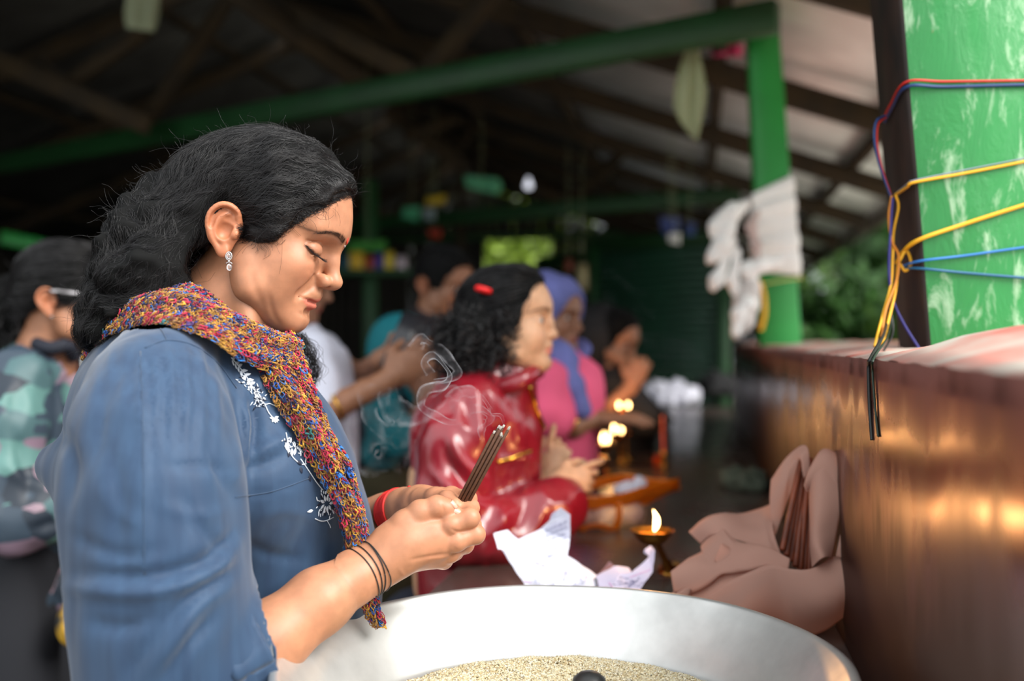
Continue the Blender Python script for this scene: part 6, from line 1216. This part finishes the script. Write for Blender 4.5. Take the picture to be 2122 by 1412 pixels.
# far white papers on the counter
crumple('cloth_heap', onC(1385, 838) + [0, 0, .05], (.17, .14, .07), M_paper, None, 5, 'white crumpled cloth heap at the far end of the counter', 'cloth', .5); crumple('cloth_heap', onC(1362, 884) + [0, 0, .03], (.06, .08, .04), mat('grey_wad', srgb(150, 150, 150), rough=.9), None, 9, 'grey crumpled wad in front of the white cloth heap', 'cloth', .5)
crumple('dark_sack', onC(1480, 820) + [0, 0, .06], (.14, .2, .09), M_black, None, 11, 'black plastic sack against the block at the far end', 'sack', .4)
crumple('grey_cloth', onC(1545, 1010) + [0, 0, .016], (.05, .10, .022), mat('grey_green_cloth', srgb(86, 96, 80), rough=.9, noise_amt=.4, noise_sc=14), None, 13, 'dull grey-green rag lying against the copper block', 'cloth', .5)
# ---- peach chiffon bundle holding reddish sticks
zc = qz(1340, 900, 3.07)
bd = empty('chiffon_cloth', zc(800, 1150, 1.42), 'peach chiffon cloth draped round a bundle of reddish wooden sticks', 'cloth')
def drape(U, Lw, bulge, nm='fold', nu=70, nv=22, rip=.004, outward=(0, -1, .3), seed=1):
    U = spline(np.array([zc(*p) for p in U]), nu); Lw = spline(np.array([zc(*p) for p in Lw]), nu); v = np.linspace(0, 1, nv)[None, :, None]; G = U[:, None] * (1 - v) + Lw[:, None] * v; t = np.gradient((U + Lw) / 2, axis=0); n = np.cross(Lw - U, t); n /= np.linalg.norm(n, axis=1)[:, None]; n *= np.sign(n @ np.array(outward))[:, None]
    f = bulge * np.sin(math.pi * v); q = noise(G.reshape(-1, 3), (16, 16, 16), seed).reshape(nu, nv, 1); G = G + n[:, None] * (f + rip * q * (.3 + np.sin(math.pi * v)))
    V, F = sheet(G); return solid(mk(nm, V, F, M_chiffon, bd), .0005)
drape([(172, 1005, 1.40), (200, 1040, 1.38), (300, 1064, 1.37), (420, 1005, 1.37), (520, 935, 1.37), (660, 872, 1.37), (790, 833, 1.37), (900, 858, 1.36), (1020, 862, 1.35), (1110, 826, 1.36), (1175, 775, 1.38)], [(175, 1025, 1.40), (300, 1110, 1.385), (480, 1160, 1.38), (640, 1210, 1.38), (800, 1260, 1.38), (920, 1290, 1.375), (1010, 1296, 1.37), (1130, 1252, 1.36), (1220, 1190, 1.355), (1290, 1120, 1.36), (1352, 930, 1.375)], .022, rip=.008)
drape([(1030, 330, 1.42), (1036, 520, 1.40), (1040, 700, 1.385), (1050, 852, 1.36)], [(1225, 200, 1.40), (1240, 420, 1.375), (1215, 620, 1.365), (1180, 790, 1.36)], .020, rip=.006, seed=3)
drape([(1225, 190, 1.40), (1215, 400, 1.378), (1235, 560, 1.368), (1200, 780, 1.362)], [(1290, 230, 1.44), (1335, 420, 1.42), (1320, 620, 1.40), (1358, 860, 1.385)], .016, rip=.005, seed=4)
drape([(1030, 340, 1.42), (1060, 190, 1.425), (1120, 98, 1.43), (1200, 120, 1.43), (1260, 190, 1.43)], [(1038, 360, 1.42), (1100, 330, 1.40), (1160, 310, 1.39), (1210, 330, 1.385), (1260, 340, 1.40)], .014, rip=.004, seed=5)
drape([(790, 290, 1.50), (880, 160, 1.50), (960, 85, 1.50), (1005, 70, 1.49), (1030, 120, 1.47), (1040, 280, 1.45)], [(800, 690, 1.47), (850, 560, 1.47), (900, 420, 1.475), (960, 300, 1.475), (1005, 200, 1.47), (1032, 300, 1.45)], .012, rip=.006, seed=6)
drape([(300, 640, 1.56), (380, 560, 1.56), (465, 514, 1.56), (600, 510, 1.56), (720, 475, 1.55), (800, 440, 1.53)], [(345, 700, 1.50), (420, 640, 1.48), (520, 660, 1.46), (650, 700, 1.45), (790, 770, 1.43), (885, 850, 1.40)], .014, rip=.007, seed=7)
drape([(168, 890, 1.44), (260, 800, 1.46), (350, 745, 1.47), (350, 700, 1.49), (470, 580, 1.49), (530, 650, 1.47), (700, 740, 1.43), (880, 845, 1.39)], [(172, 1010, 1.40), (300, 1010, 1.39), (400, 960, 1.39), (480, 900, 1.39), (560, 890, 1.385), (660, 872, 1.375), (780, 838, 1.375), (900, 862, 1.37)], .016, rip=.010, seed=8)
drape([(180, 1000, 1.41), (330, 960, 1.41), (480, 880, 1.41), (640, 850, 1.40), (800, 830, 1.39)], [(240, 1060, 1.385), (360, 1080, 1.38), (500, 1010, 1.38), (640, 930, 1.38), (820, 880, 1.375)], .006, rip=.005, seed=12)
drape([(480, 700, 1.44), (560, 740, 1.43), (680, 790, 1.42), (800, 840, 1.40)], [(430, 800, 1.41), (500, 860, 1.40), (600, 890, 1.39), (760, 870, 1.385)], .012, rip=.009, seed=14)
drape([(640, 1140, 1.40), (800, 1150, 1.41), (1000, 1160, 1.41)], [(700, 1280, 1.385), (860, 1300, 1.385), (1002, 1302, 1.38)], .01, seed=9)
bt = [(862, 725), (888, 760), (915, 795), (944, 830), (975, 850), (1006, 862), (1034, 866), (880, 720), (930, 770), (985, 815)]
for k, (x, y) in enumerate(bt):
    d0 = 1.40 + .004 * (k % 3) + (.02 if k > 6 else 0); A, B = zc(x, y + 15, d0), zc(lerp(985, 1062, (x - 862) / 172), 150 + 12 * (k % 4), 1.475 + .006 * (k % 2)); 
    lab = ['sloping outermost on the left of the wrapped bundle', 'second from the left edge of the wrapped bundle', 'third from the left edge of the wrapped bundle', 'in the middle of the wrapped bundle', 'fifth from the left edge of the wrapped bundle', 'second from the right edge of the wrapped bundle', 'outermost on the right of the wrapped bundle', 'behind the left edge of the wrapped bundle', 'behind the middle of the wrapped bundle', 'behind the right edge of the wrapped bundle'][k]
    V, F = beam(A, B, .0085, .0075, up=(1, 0, 0), bev=.0015); tag(mk('wooden_stick', V, F, M_stick, None, smooth=False), 'reddish square wooden stick ' + lab, 'stick', 'reddish sticks wrapped in peach chiffon')
def onPanel(px, py, off=.006):
    a = (px - 1061) / FPX; s_ = PE - off; t = (s_ * ND[0] - a * s_ * ND[1]) / (a * UD[1] - UD[0]); return (px, py, t * UD[1] + s_ * ND[1])
# ---- strings tied round the near post
def cord(name, pts, r, m, lab, n=40, sides=6): V, F = tubes(spline(PV(pts), n), r, sides, False); o = mk(name, V, F, m); tag(o, lab, 'cord', 'votive threads tied round the near post'); return o
cR, cB, cY, cLB, cT, cG = [mat(n_, srgb(*c_), rough=.5, bump=.0003, bump_sc=900) for n_, c_ in (('red_thread', (196, 40, 30)), ('navy_thread_cord', (26, 56, 110)), ('yellow_thread', (232, 172, 24)), ('sky_blue_thread', (40, 116, 190)), ('teal_thread', (20, 92, 130)), ('grey_thread', (130, 140, 160)))]
fd = 1.4165
cord('tied_thread', [(1832, 244, 1.56), (1846, 215, 1.50), (1878, 170, fd), (1960, 169, fd), (2122, 167, fd), (2230, 166, fd)], .0019, cR, 'red thread across the top of the near peeling post')
cord('tied_thread', [(1834, 252, 1.56), (1850, 222, 1.50), (1879, 180, fd), (1960, 180, fd), (2122, 176, fd), (2230, 175, fd)], .0024, cB, 'navy thread just under the red one on the near peeling post')
cord('tied_thread', [(1856, 404, 1.52), (1880, 388, 1.44), (1895, 378, fd), (2000, 359, fd), (2122, 335, fd), (2230, 312, fd)], .0022, cY, 'thin yellow thread sloping across the middle of the near post')
cord('tied_thread', [(1860, 398, 1.52), (1882, 380, 1.44), (1897, 373, fd), (2000, 352, fd), (2122, 328, fd), (2230, 305, fd)], .0010, cG, 'fine grey thread just above the thin yellow one')
cord('tied_thread', [(1858, 545, 1.50), (1872, 522, 1.46), (1905, 497, fd), (2000, 464, fd), (2122, 425, fd), (2230, 392, fd)], .0032, cY, 'thick yellow cord sloping steeply across the near post')
cord('tied_thread', [(1870, 552, 1.48), (1908, 541, fd), (2000, 530, fd), (2122, 513, fd), (2230, 500, fd)], .0020, cLB, 'sky blue thread under the thick yellow cord')
cord('tied_thread', [(1868, 556, 1.48), (1910, 557, fd), (2000, 566, fd), (2122, 576, fd), (2230, 584, fd)], .0022, cT, 'teal thread sloping down, lowest on the near post')
cord('tied_thread', [(1834, 240, 1.50), (1816, 252, 1.48), (1812, 290, 1.47), (1822, 340, 1.47), (1836, 380, 1.47), (1848, 412, 1.47)], .0018, cB, 'navy loop standing off the sooty side of the near post')
cord('tied_thread', [(1836, 244, 1.50), (1820, 258, 1.48), (1818, 300, 1.47), (1828, 350, 1.47), (1846, 404, 1.47)], .0014, cR, 'red loop inside the navy loop on the sooty side')
cord('tied_thread', [(1856, 404, 1.46), (1862, 430, 1.46), (1852, 480, 1.46), (1850, 530, 1.45), (1846, 590, 1.44), (1830, 650, 1.42), (1812, 718, 1.38)], .0018, cY, 'yellow thread end hanging beside the sooty edge of the post')
cord('tied_thread', [(1848, 406, 1.46), (1842, 450, 1.46), (1848, 500, 1.45), (1862, 530, 1.45), (1858, 580, 1.44), (1836, 640, 1.42), (1826, 700, 1.40)], .0020, mat('ochre_thread', srgb(196, 122, 20), rough=.5), 'ochre thread end twisting down the post edge')
cord('tied_thread', [(1850, 410, 1.455), (1846, 470, 1.45), (1842, 560, 1.44), (1850, 620, 1.44), (1872, 670, 1.43), (1908, 728, 1.42)], .0019, mat('violet_navy_thread', srgb(34, 30, 110), rough=.5), 'dark blue thread end reaching the foot of the near post')
cord('tied_thread', [(1862, 545, 1.45), (1878, 520, 1.45), (1888, 545, 1.45), (1876, 562, 1.45), (1862, 548, 1.45), (1856, 600, 1.44), (1842, 660, 1.42), (1828, 716, 1.39)], .0022, cY, 'yellow bow loop knotted on the sooty side of the post')
blk_ = mat('black_thread', (.008, .01, .009), rough=.5)
cord('tied_thread', [(1848, 600, 1.44), (1836, 680, 1.40), onPanel(1806, 740, .004), onPanel(1800, 760), onPanel(1802, 840), onPanel(1807, 912)], .0022, blk_, 'longest black thread end hanging down over the copper face')
cord('tied_thread', [(1852, 610, 1.44), (1842, 690, 1.40), onPanel(1812, 740, .004), onPanel(1808, 770), onPanel(1814, 850), onPanel(1820, 905)], .0014, mat('dark_green_thread', srgb(20, 40, 24), rough=.5), 'dark green thread end hanging next to the black one')
cord('tied_thread', [(1846, 640, 1.44), (1850, 690, 1.42), (1830, 730, 1.36)], .0016, blk_, 'short black thread end lying on the crusted ledge')
# ---- white wrap and rags on the far post
wr = empty('cloth_wrap', P(1610, 470, 3.33), 'white cloth wound several times round the far green post', 'cloth')
def wrapband(y0l, y0r, y1l, y1r, off, sd):
    L0, R0, L1, R1, bk = FP_; 
    def at_(A, B, z): k = (z - A[2]) / (B[2] - A[2]); return A + (B - A) * k
    G = np.zeros((8, 49, 3)); 
    for i in range(8):
        v = i / 7; cs = []
        for (A, B, y0, y1, add) in ((L0, L1, y0l, y1l, 0), (R0, R1, y0r, y1r, 0), (R0, R1, y0r, y1r, 1), (L0, L1, y0l, y1l, 1)):
            py = lerp(y0, y1, v); z = P(1600, py, 3.33)[2]; cs.append(at_(A, B, z) + bk * add)
        c = np.mean(cs, 0); pts = []
        for j in range(49):
            u = j / 48 * 4; k = int(u) % 4; f = u - int(u); p_ = lerp(cs[k], cs[(k + 1) % 4], f if j < 48 else 0); dd = p_ - c; dd[2] = 0; n_ = dd / np.linalg.norm(dd); o_ = off + .008 * math.sin(math.pi * v) + .004 * float(noise(np.array([[j * .23, v * 3, sd]]), 1, sd)[0]); pts.append(p_ + n_ * o_)
        G[i] = pts
    V, F = sheet(G); solid(mk('wrap_turn', V, F, M_rag, wr), .003)
for k, (a, b_, c, d_) in enumerate(((400, 362, 428, 402), (424, 398, 462, 440), (448, 432, 500, 480), (490, 470, 535, 520), (522, 510, 562, 572))): wrapband(a, b_, c, d_, .010 + .003 * (k % 2), k + 2)
def rag(pts, rad, lab, m=M_rag, nm='tied_rag', seed=1):
    s = sdf_of([('c', PV(pts), rad, .015)], .007); V, F = s.mesh(); N = vnormals(V, F); V = V + N * (.007 * fbm(V, (30, 30, 14), 2, seed))[:, None]; o = mk(nm, V, F, m); tag(o, lab, 'cloth', 'rags tied to the far post'); return o
d = 3.22
rag([(1548, 420, d), (1520, 440, d), (1505, 480, d), (1488, 520, d)], [.016, .028, .03, .016], 'long white rag end drooping from the upper knot of the far post')
rag([(1545, 430, d), (1500, 448, d), (1482, 470, d), (1476, 488, d)], [.014, .022, .02, .012], 'white rag end sticking out beside the upper knot')
rag([(1515, 470, d), (1498, 505, d), (1478, 530, d), (1470, 540, d)], [.022, .03, .022, .014], 'white rag end sagging to the left below the knot')
rag([(1520, 500, d), (1498, 555, d), (1485, 580, d), (1478, 595, d)], [.014, .016, .024, .016], 'teardrop-shaped white rag end hanging lowest on the left')
rag([(1528, 520, d), (1518, 580, d), (1524, 605, d)], [.014, .018, .014], 'narrow white rag end in the middle of the hanging cluster')
rag([(1568, 440, d), (1556, 470, d), (1566, 510, d), (1572, 545, d)], [.010, .014, .012, .010], 'thin pinkish strip of rag curving down the far post', mat('pinkish_rag', srgb(196, 176, 170), rough=.85))
rag([(1612, 545, d), (1580, 550, d), (1552, 560, d), (1560, 580, d)], [.020, .024, .026, .018], 'knotted white rag at the lower edge of the wrap')
rag([(1556, 590, d), (1545, 630, d), (1540, 665, d), (1526, 695, d)], [.030, .040, .034, .016], 'greyish bunch of rag hanging below the wrap on the far post', mat('greyish_rag', srgb(204, 200, 196), rough=.85), seed=4)
rag([(1550, 630, d - .03), (1530, 650, d - .03), (1524, 690, d - .03)], [.024, .022, .014], 'bright white rag tip in front of the greyish bunch', seed=6)
cord2 = lambda pts, r, m, lab: tag(mk('yellow_cord', *tubes(spline(PV(pts), 24), r, 6, False), m), lab, 'cord')
cord2([(1572, 582, 3.25), (1582, 610, 3.25), (1584, 650, 3.24), (1576, 685, 3.24)], .008, cY, 'yellow ribbon hanging down the face of the far post'); cord2([(1575, 590, 3.32), (1620, 582, 3.31), (1664, 576, 3.32)], .004, mat('pale_yellow_cord', srgb(190, 196, 110), rough=.6), 'pale cord tied round the far post under the wrap')
# ---- cloths hung from the roof timbers
def hang(name, U, Lw, m, lab, nu=24, nv=12, cat='cloth', rip=.02, grp=None):
    U = spline(PV(U), nu); Lw = spline(PV(Lw), nu); v = np.linspace(0, 1, nv)[None, :, None]; G = U[:, None] * (1 - v) + Lw[:, None] * v; G[..., 1] += rip * np.sin(np.linspace(0, 14, nv))[None, :] * np.sin(np.linspace(.3, 2.8, nu))[:, None]; V, F = sheet(G); o = mk(name, V, F, m); solid(o, .003); tp = (U[0] + Lw[0]) / 2; zr = roofz(tp) - .02; V, F = tubes(np.array([tp - [0, 0, .01], [tp[0], tp[1], max(zr, tp[2] + .05)]]), .0016, 4); mk('string', V, F, M_gauze, o); return tag(o, lab, cat, grp)
hang('hanging_cloth', [(1432, 30, 3.5), (1420, 100, 3.5), (1398, 190, 3.5), (1404, 240, 3.5), (1440, 290, 3.5)], [(1446, 30, 3.5), (1450, 100, 3.5), (1466, 180, 3.5), (1458, 240, 3.5), (1444, 292, 3.5)], M_gauze, 'limp greenish white gauze hanging from the green tie beam')
hang('hanging_cloth', [(262, -10, 4.4), (258, 30, 4.4), (262, 58, 4.4)], [(330, -10, 4.4), (326, 30, 4.4), (318, 66, 4.4)], mat('grey_green_gauze', srgb(150, 158, 130), rough=.9), 'grey-green cloth scrap round the king post above the tie beam')
hang('pink_flag', [(1474, 92, 3.9), (1474, 108, 3.9), (1480, 116, 3.9)], [(1540, 92, 3.9), (1540, 108, 3.9), (1536, 118, 3.9)], M_pinkcloth, 'pink cloth strip tucked beside the far post below the beam'); hang('pink_flag', [(1460, -20, 3.9), (1464, 0, 3.9), (1480, 14, 3.9)], [(1552, -20, 3.9), (1550, 5, 3.9), (1540, 20, 3.9)], M_pinkcloth, 'pink cloth strip above the beam at the top of the far post')
hang('hanging_cloth', [(962, 364, 7), (966, 384, 7), (980, 392, 7)], [(1034, 370, 7), (1040, 388, 7), (1030, 402, 7)], mat('mint_cloth', srgb(90, 170, 130), rough=.8), 'mint green cloth hanging from the far gable truss')
hang('prayer_flag', [(836, 430, 8), (832, 450, 8)], [(872, 428, 8), (866, 458, 8)], mat('mint_flag', srgb(70, 160, 120), rough=.8), 'mint green flag on the line under the far truss', rip=.01); hang('prayer_flag', [(884, 410, 8), (884, 426, 8)], [(924, 404, 8), (922, 420, 8)], mat('yellow_flag', srgb(200, 170, 30), rough=.8), 'yellow flag on the line under the far truss', rip=.01)
hang('prayer_flag', [(880, 434, 8), (880, 454, 8)], [(900, 434, 8), (900, 456, 8)], mat('grey_flag', srgb(140, 160, 170), rough=.8), 'small grey-blue flag on the line under the far truss', rip=.01); hang('prayer_flag', [(888, 476, 8), (890, 490, 8)], [(914, 476, 8), (912, 494, 8)], mat('red_flag', srgb(170, 50, 30), rough=.8), 'small red flag hanging below the far truss', rip=.01)
hang('hanging_cloth', [(1368, 450, 6), (1372, 478, 6), (1380, 490, 6)], [(1408, 452, 6), (1404, 480, 6), (1398, 492, 6)], mat('navy_hanging', srgb(70, 84, 140), rough=.8), 'navy cloth hanging beneath the far tie beam'); hang('hanging_cloth', [(1386, 484, 5.9), (1386, 502, 5.9)], [(1410, 484, 5.9), (1408, 506, 5.9)], M_rag, 'small white cloth hanging below the navy one'); hang('hanging_cloth', [(1420, 462, 6.1), (1422, 486, 6.1)], [(1440, 462, 6.1), (1438, 488, 6.1)], mat('blue_hanging', srgb(80, 100, 160), rough=.8), 'narrow blue cloth hanging beside the navy one')
# shelf with bright packets on the left, fixed to the green posts
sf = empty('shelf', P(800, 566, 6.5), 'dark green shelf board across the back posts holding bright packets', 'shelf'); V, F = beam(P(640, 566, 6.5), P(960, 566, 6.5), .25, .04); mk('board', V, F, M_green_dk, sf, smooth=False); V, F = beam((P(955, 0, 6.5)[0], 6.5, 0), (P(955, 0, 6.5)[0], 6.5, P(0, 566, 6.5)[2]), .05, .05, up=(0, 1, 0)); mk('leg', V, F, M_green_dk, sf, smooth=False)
for k, (x0, x1, y, c_, lab) in enumerate(((712, 724, 526, (30, 90, 110), 'narrow teal packet at the near end of the shelf'), (726, 754, 518, (208, 168, 40), 'mustard yellow packet on the shelf'), (760, 774, 530, (170, 70, 40), 'rust red packet on the shelf between yellow and blue ones'), (778, 796, 524, (60, 50, 140), 'violet blue packet on the shelf'), (798, 816, 522, (214, 190, 60), 'light yellow packet beside the violet one'), (822, 842, 532, (190, 176, 186), 'pale lilac packet at the far end of the shelf'))):
    a = P((x0 + x1) / 2, 566, 6.42); w = (x1 - x0) * 6.42 / FPX; hh = (560 - y) * 6.42 / FPX; z0 = a[2] + .022; G = []
    e = empty('packet', (a[0], a[1], z0), lab, 'packet', 'bright packets on the shelf'); V = []; 
    for (q, sx_, sy_) in ((0, .9, .8), (.08, 1, 1), (.8, 1, .9), (.93, .8, .5), (1, .9, .12)):
        for (i, j) in ((-1, -1), (1, -1), (1, 1), (-1, 1)): V.append((a[0] + i * w / 2 * sx_, a[1] + j * .04 * sy_, z0 + q * hh))
    F = [(3, 2, 1, 0), (16, 17, 18, 19)] + [(r0 * 4 + j, r0 * 4 + (j + 1) % 4, r0 * 4 + 4 + (j + 1) % 4, r0 * 4 + 4 + j) for r0 in range(4) for j in range(4)]; mk('pouch', np.array(V), np.array(F), mat('packet_%d' % k, srgb(*c_), rough=.4), e)
hang('banner', [(722, 500, 6.3), (722, 522, 6.3)], [(800, 498, 6.3), (800, 520, 6.3)], mat('leaf_green_banner', srgb(50, 120, 40), rough=.8), 'leaf green cloth strip hanging above the shelf packets', rip=.01)
# pictures on the shutter post
for k, (x, y, w, h, c_, lab) in enumerate(((1206, 575, 26, 60, (190, 176, 130), 'beige framed picture hanging behind the violet headscarf'), (1178, 550, 20, 30, (140, 60, 40), 'small rust-coloured picture hanging beside the beige one'))):
    e = empty('framed_picture', P(x, y, 6.9), lab, 'picture'); A, B = P(x - w / 2, y, 6.9), P(x + w / 2, y, 6.9); hh = h * 6.9 / FPX; V, F = boxm((A[0], 6.88, A[2] - hh / 2), (B[0], 6.9, A[2] + hh / 2)); mk('frame', V, F, M_timber, e, smooth=False); V, F = boxm((A[0] + .012, 6.87, A[2] - hh / 2 + .012), (B[0] - .012, 6.8795, A[2] + hh / 2 - .012)); mk('print', V, F, mat('print_%d' % k, srgb(*c_), rough=.5, noise_amt=.5, noise_sc=9), e, smooth=False); V, F = tubes(np.array([[(A[0] + B[0]) / 2, 6.89, A[2] + hh / 2 - .01], [(A[0] + B[0]) / 2, 6.89, roofz((A + B) / 2) - .02]]), .0016, 4); mk('string', V, F, M_gauze, e)
# bare bulb under the far gable
bl = empty('light_bulb', P(1095, 383, 7.5), 'bare glowing bulb hanging under the far roof', 'lamp'); V, F = lathe([(.0004, .055), (.012, .05), (.014, .03), (.026, .008), (.030, -.01), (.022, -.028), (.0004, -.034)], 16, P(1095, 383, 7.5)); mk('glass', V, F, mat('lit_bulb', (.9, .9, 1), rough=.3, emit=(.85, .88, 1), estr=.5), bl); V, F = tubes(np.array([P(1095, 383, 7.5) + [0, 0, .05], P(1095, 383, 7.5) + [0, 0, .35]]), .004, 5); mk('flex', V, F, M_black, bl)
# ---- smoke from the incense
M_smoke = bpy.data.materials.new('incense_smoke'); M_smoke.use_nodes = True; nt = M_smoke.node_tree; nt.nodes.clear(); L = nt.links.new; o = nt.nodes.new('ShaderNodeOutputMaterial'); a = nt.nodes.new('ShaderNodeBsdfTransparent'); t = nt.nodes.new('ShaderNodeBsdfTranslucent'); d_ = nt.nodes.new('ShaderNodeBsdfDiffuse'); t.inputs[0].default_value = d_.inputs[0].default_value = (.86, .88, .95, 1); md = nt.nodes.new('ShaderNodeMixShader'); L(t.outputs[0], md.inputs[1]); L(d_.outputs[0], md.inputs[2])
vc = nt.nodes.new('ShaderNodeVertexColor'); vc.layer_name = 'tint'; mx = nt.nodes.new('ShaderNodeMixShader'); sp_ = nt.nodes.new('ShaderNodeSeparateColor'); L(vc.outputs[0], sp_.inputs[0]); ns = nt.nodes.new('ShaderNodeTexNoise'); ns.inputs['Scale'].default_value = 45; ns.inputs['Detail'].default_value = 4; cc = nt.nodes.new('ShaderNodeTexCoord'); L(cc.outputs['Object'], ns.inputs['Vector']); mr = nt.nodes.new('ShaderNodeMapRange'); mr.inputs[1].default_value = .35; mr.inputs[2].default_value = .7; L(ns.outputs[0], mr.inputs[0]); ml = nt.nodes.new('ShaderNodeMath'); ml.operation = 'MULTIPLY'; L(sp_.outputs[0], ml.inputs[0]); L(mr.outputs[0], ml.inputs[1]); L(ml.outputs[0], mx.inputs[0]); L(a.outputs[0], mx.inputs[1]); L(md.outputs[0], mx.inputs[2]); L(mx.outputs[0], o.inputs[0])
Vs, Fs, Cs = [], [], []; off = 0
def wisp(pts, w0, w1, dens, seed, n=70, m_=16):
    global off
    c = spline(PV(pts), n); t = np.gradient(c, axis=0); t /= np.linalg.norm(t, axis=1)[:, None]; sd_ = np.cross(t, [0, 1., 0]); sd_ /= np.linalg.norm(sd_, axis=1)[:, None]; u = np.linspace(-1, 1, m_); wv = np.linspace(w0, w1, n) * (1 + .5 * np.array([float(noise(np.array([[i * .09, seed, 0]]), 1, seed)[0]) for i in range(n)])); G = c[:, None] + sd_[:, None] * (u[None] * wv[:, None])[..., None]
    G = G.reshape(-1, 3); G = G + np.stack([noise(G, 32, seed), noise(G, 20, seed + 1) * 1.5, noise(G, 32, seed + 2)], 1) * .007; V, F = sheet(G.reshape(n, m_, 3)); al = (np.exp(-((np.abs(u) - .78) / .2) ** 2) * .9 + .22 * (np.abs(u) < .8))[None] * (np.sin(np.linspace(.05, 3.05, n)) ** .5)[:, None] * dens * .8; al[:, 0] = al[:, -1] = 0
    Vs.append(V); Fs.append(F + off); Cs.append(np.repeat(al.reshape(-1, 1), 3, axis=1)); off += len(V)
wisp([(1040, 884, 1.12), (1030, 866, 1.13), (1010, 862, 1.14), (990, 850, 1.15), (960, 856, 1.16)], .001, .006, .5, 1)
wisp([(980, 850, 1.15), (950, 870, 1.16), (910, 866, 1.17), (875, 850, 1.18), (880, 815, 1.18), (915, 800, 1.18), (930, 770, 1.18), (905, 745, 1.18), (880, 755, 1.18), (890, 780, 1.18)], .004, .007, .62, 2, 110)
wisp([(900, 800, 1.16), (930, 790, 1.16), (945, 770, 1.16), (925, 740, 1.17), (900, 720, 1.17), (870, 700, 1.18), (860, 720, 1.18)], .003, .009, .5, 3, 90); wisp([(1010, 905, 1.15), (1000, 880, 1.15), (1010, 860, 1.15), (1000, 840, 1.15)], .002, .008, .35, 4)
wisp([(960, 840, 1.18), (930, 820, 1.19), (900, 840, 1.2), (860, 860, 1.21), (820, 850, 1.22), (800, 810, 1.23)], .006, .014, .35, 5, 90); wisp([(860, 860, 1.2), (830, 900, 1.22), (790, 890, 1.24), (760, 850, 1.25), (780, 800, 1.26)], .012, .022, .22, 6, 90); wisp([(850, 900, 1.22), (810, 950, 1.24), (770, 960, 1.26), (750, 920, 1.26), (770, 870, 1.27)], .014, .026, .20, 7, 90); wisp([(1020, 850, 1.16), (1000, 820, 1.17), (960, 810, 1.17), (930, 830, 1.18)], .003, .008, .4, 8)
tag(mk('incense_smoke', np.concatenate(Vs), np.concatenate(Fs), M_smoke, None, np.concatenate(Cs)), 'thin curling smoke drifting from the lit incense sticks', 'smoke', kind='stuff')
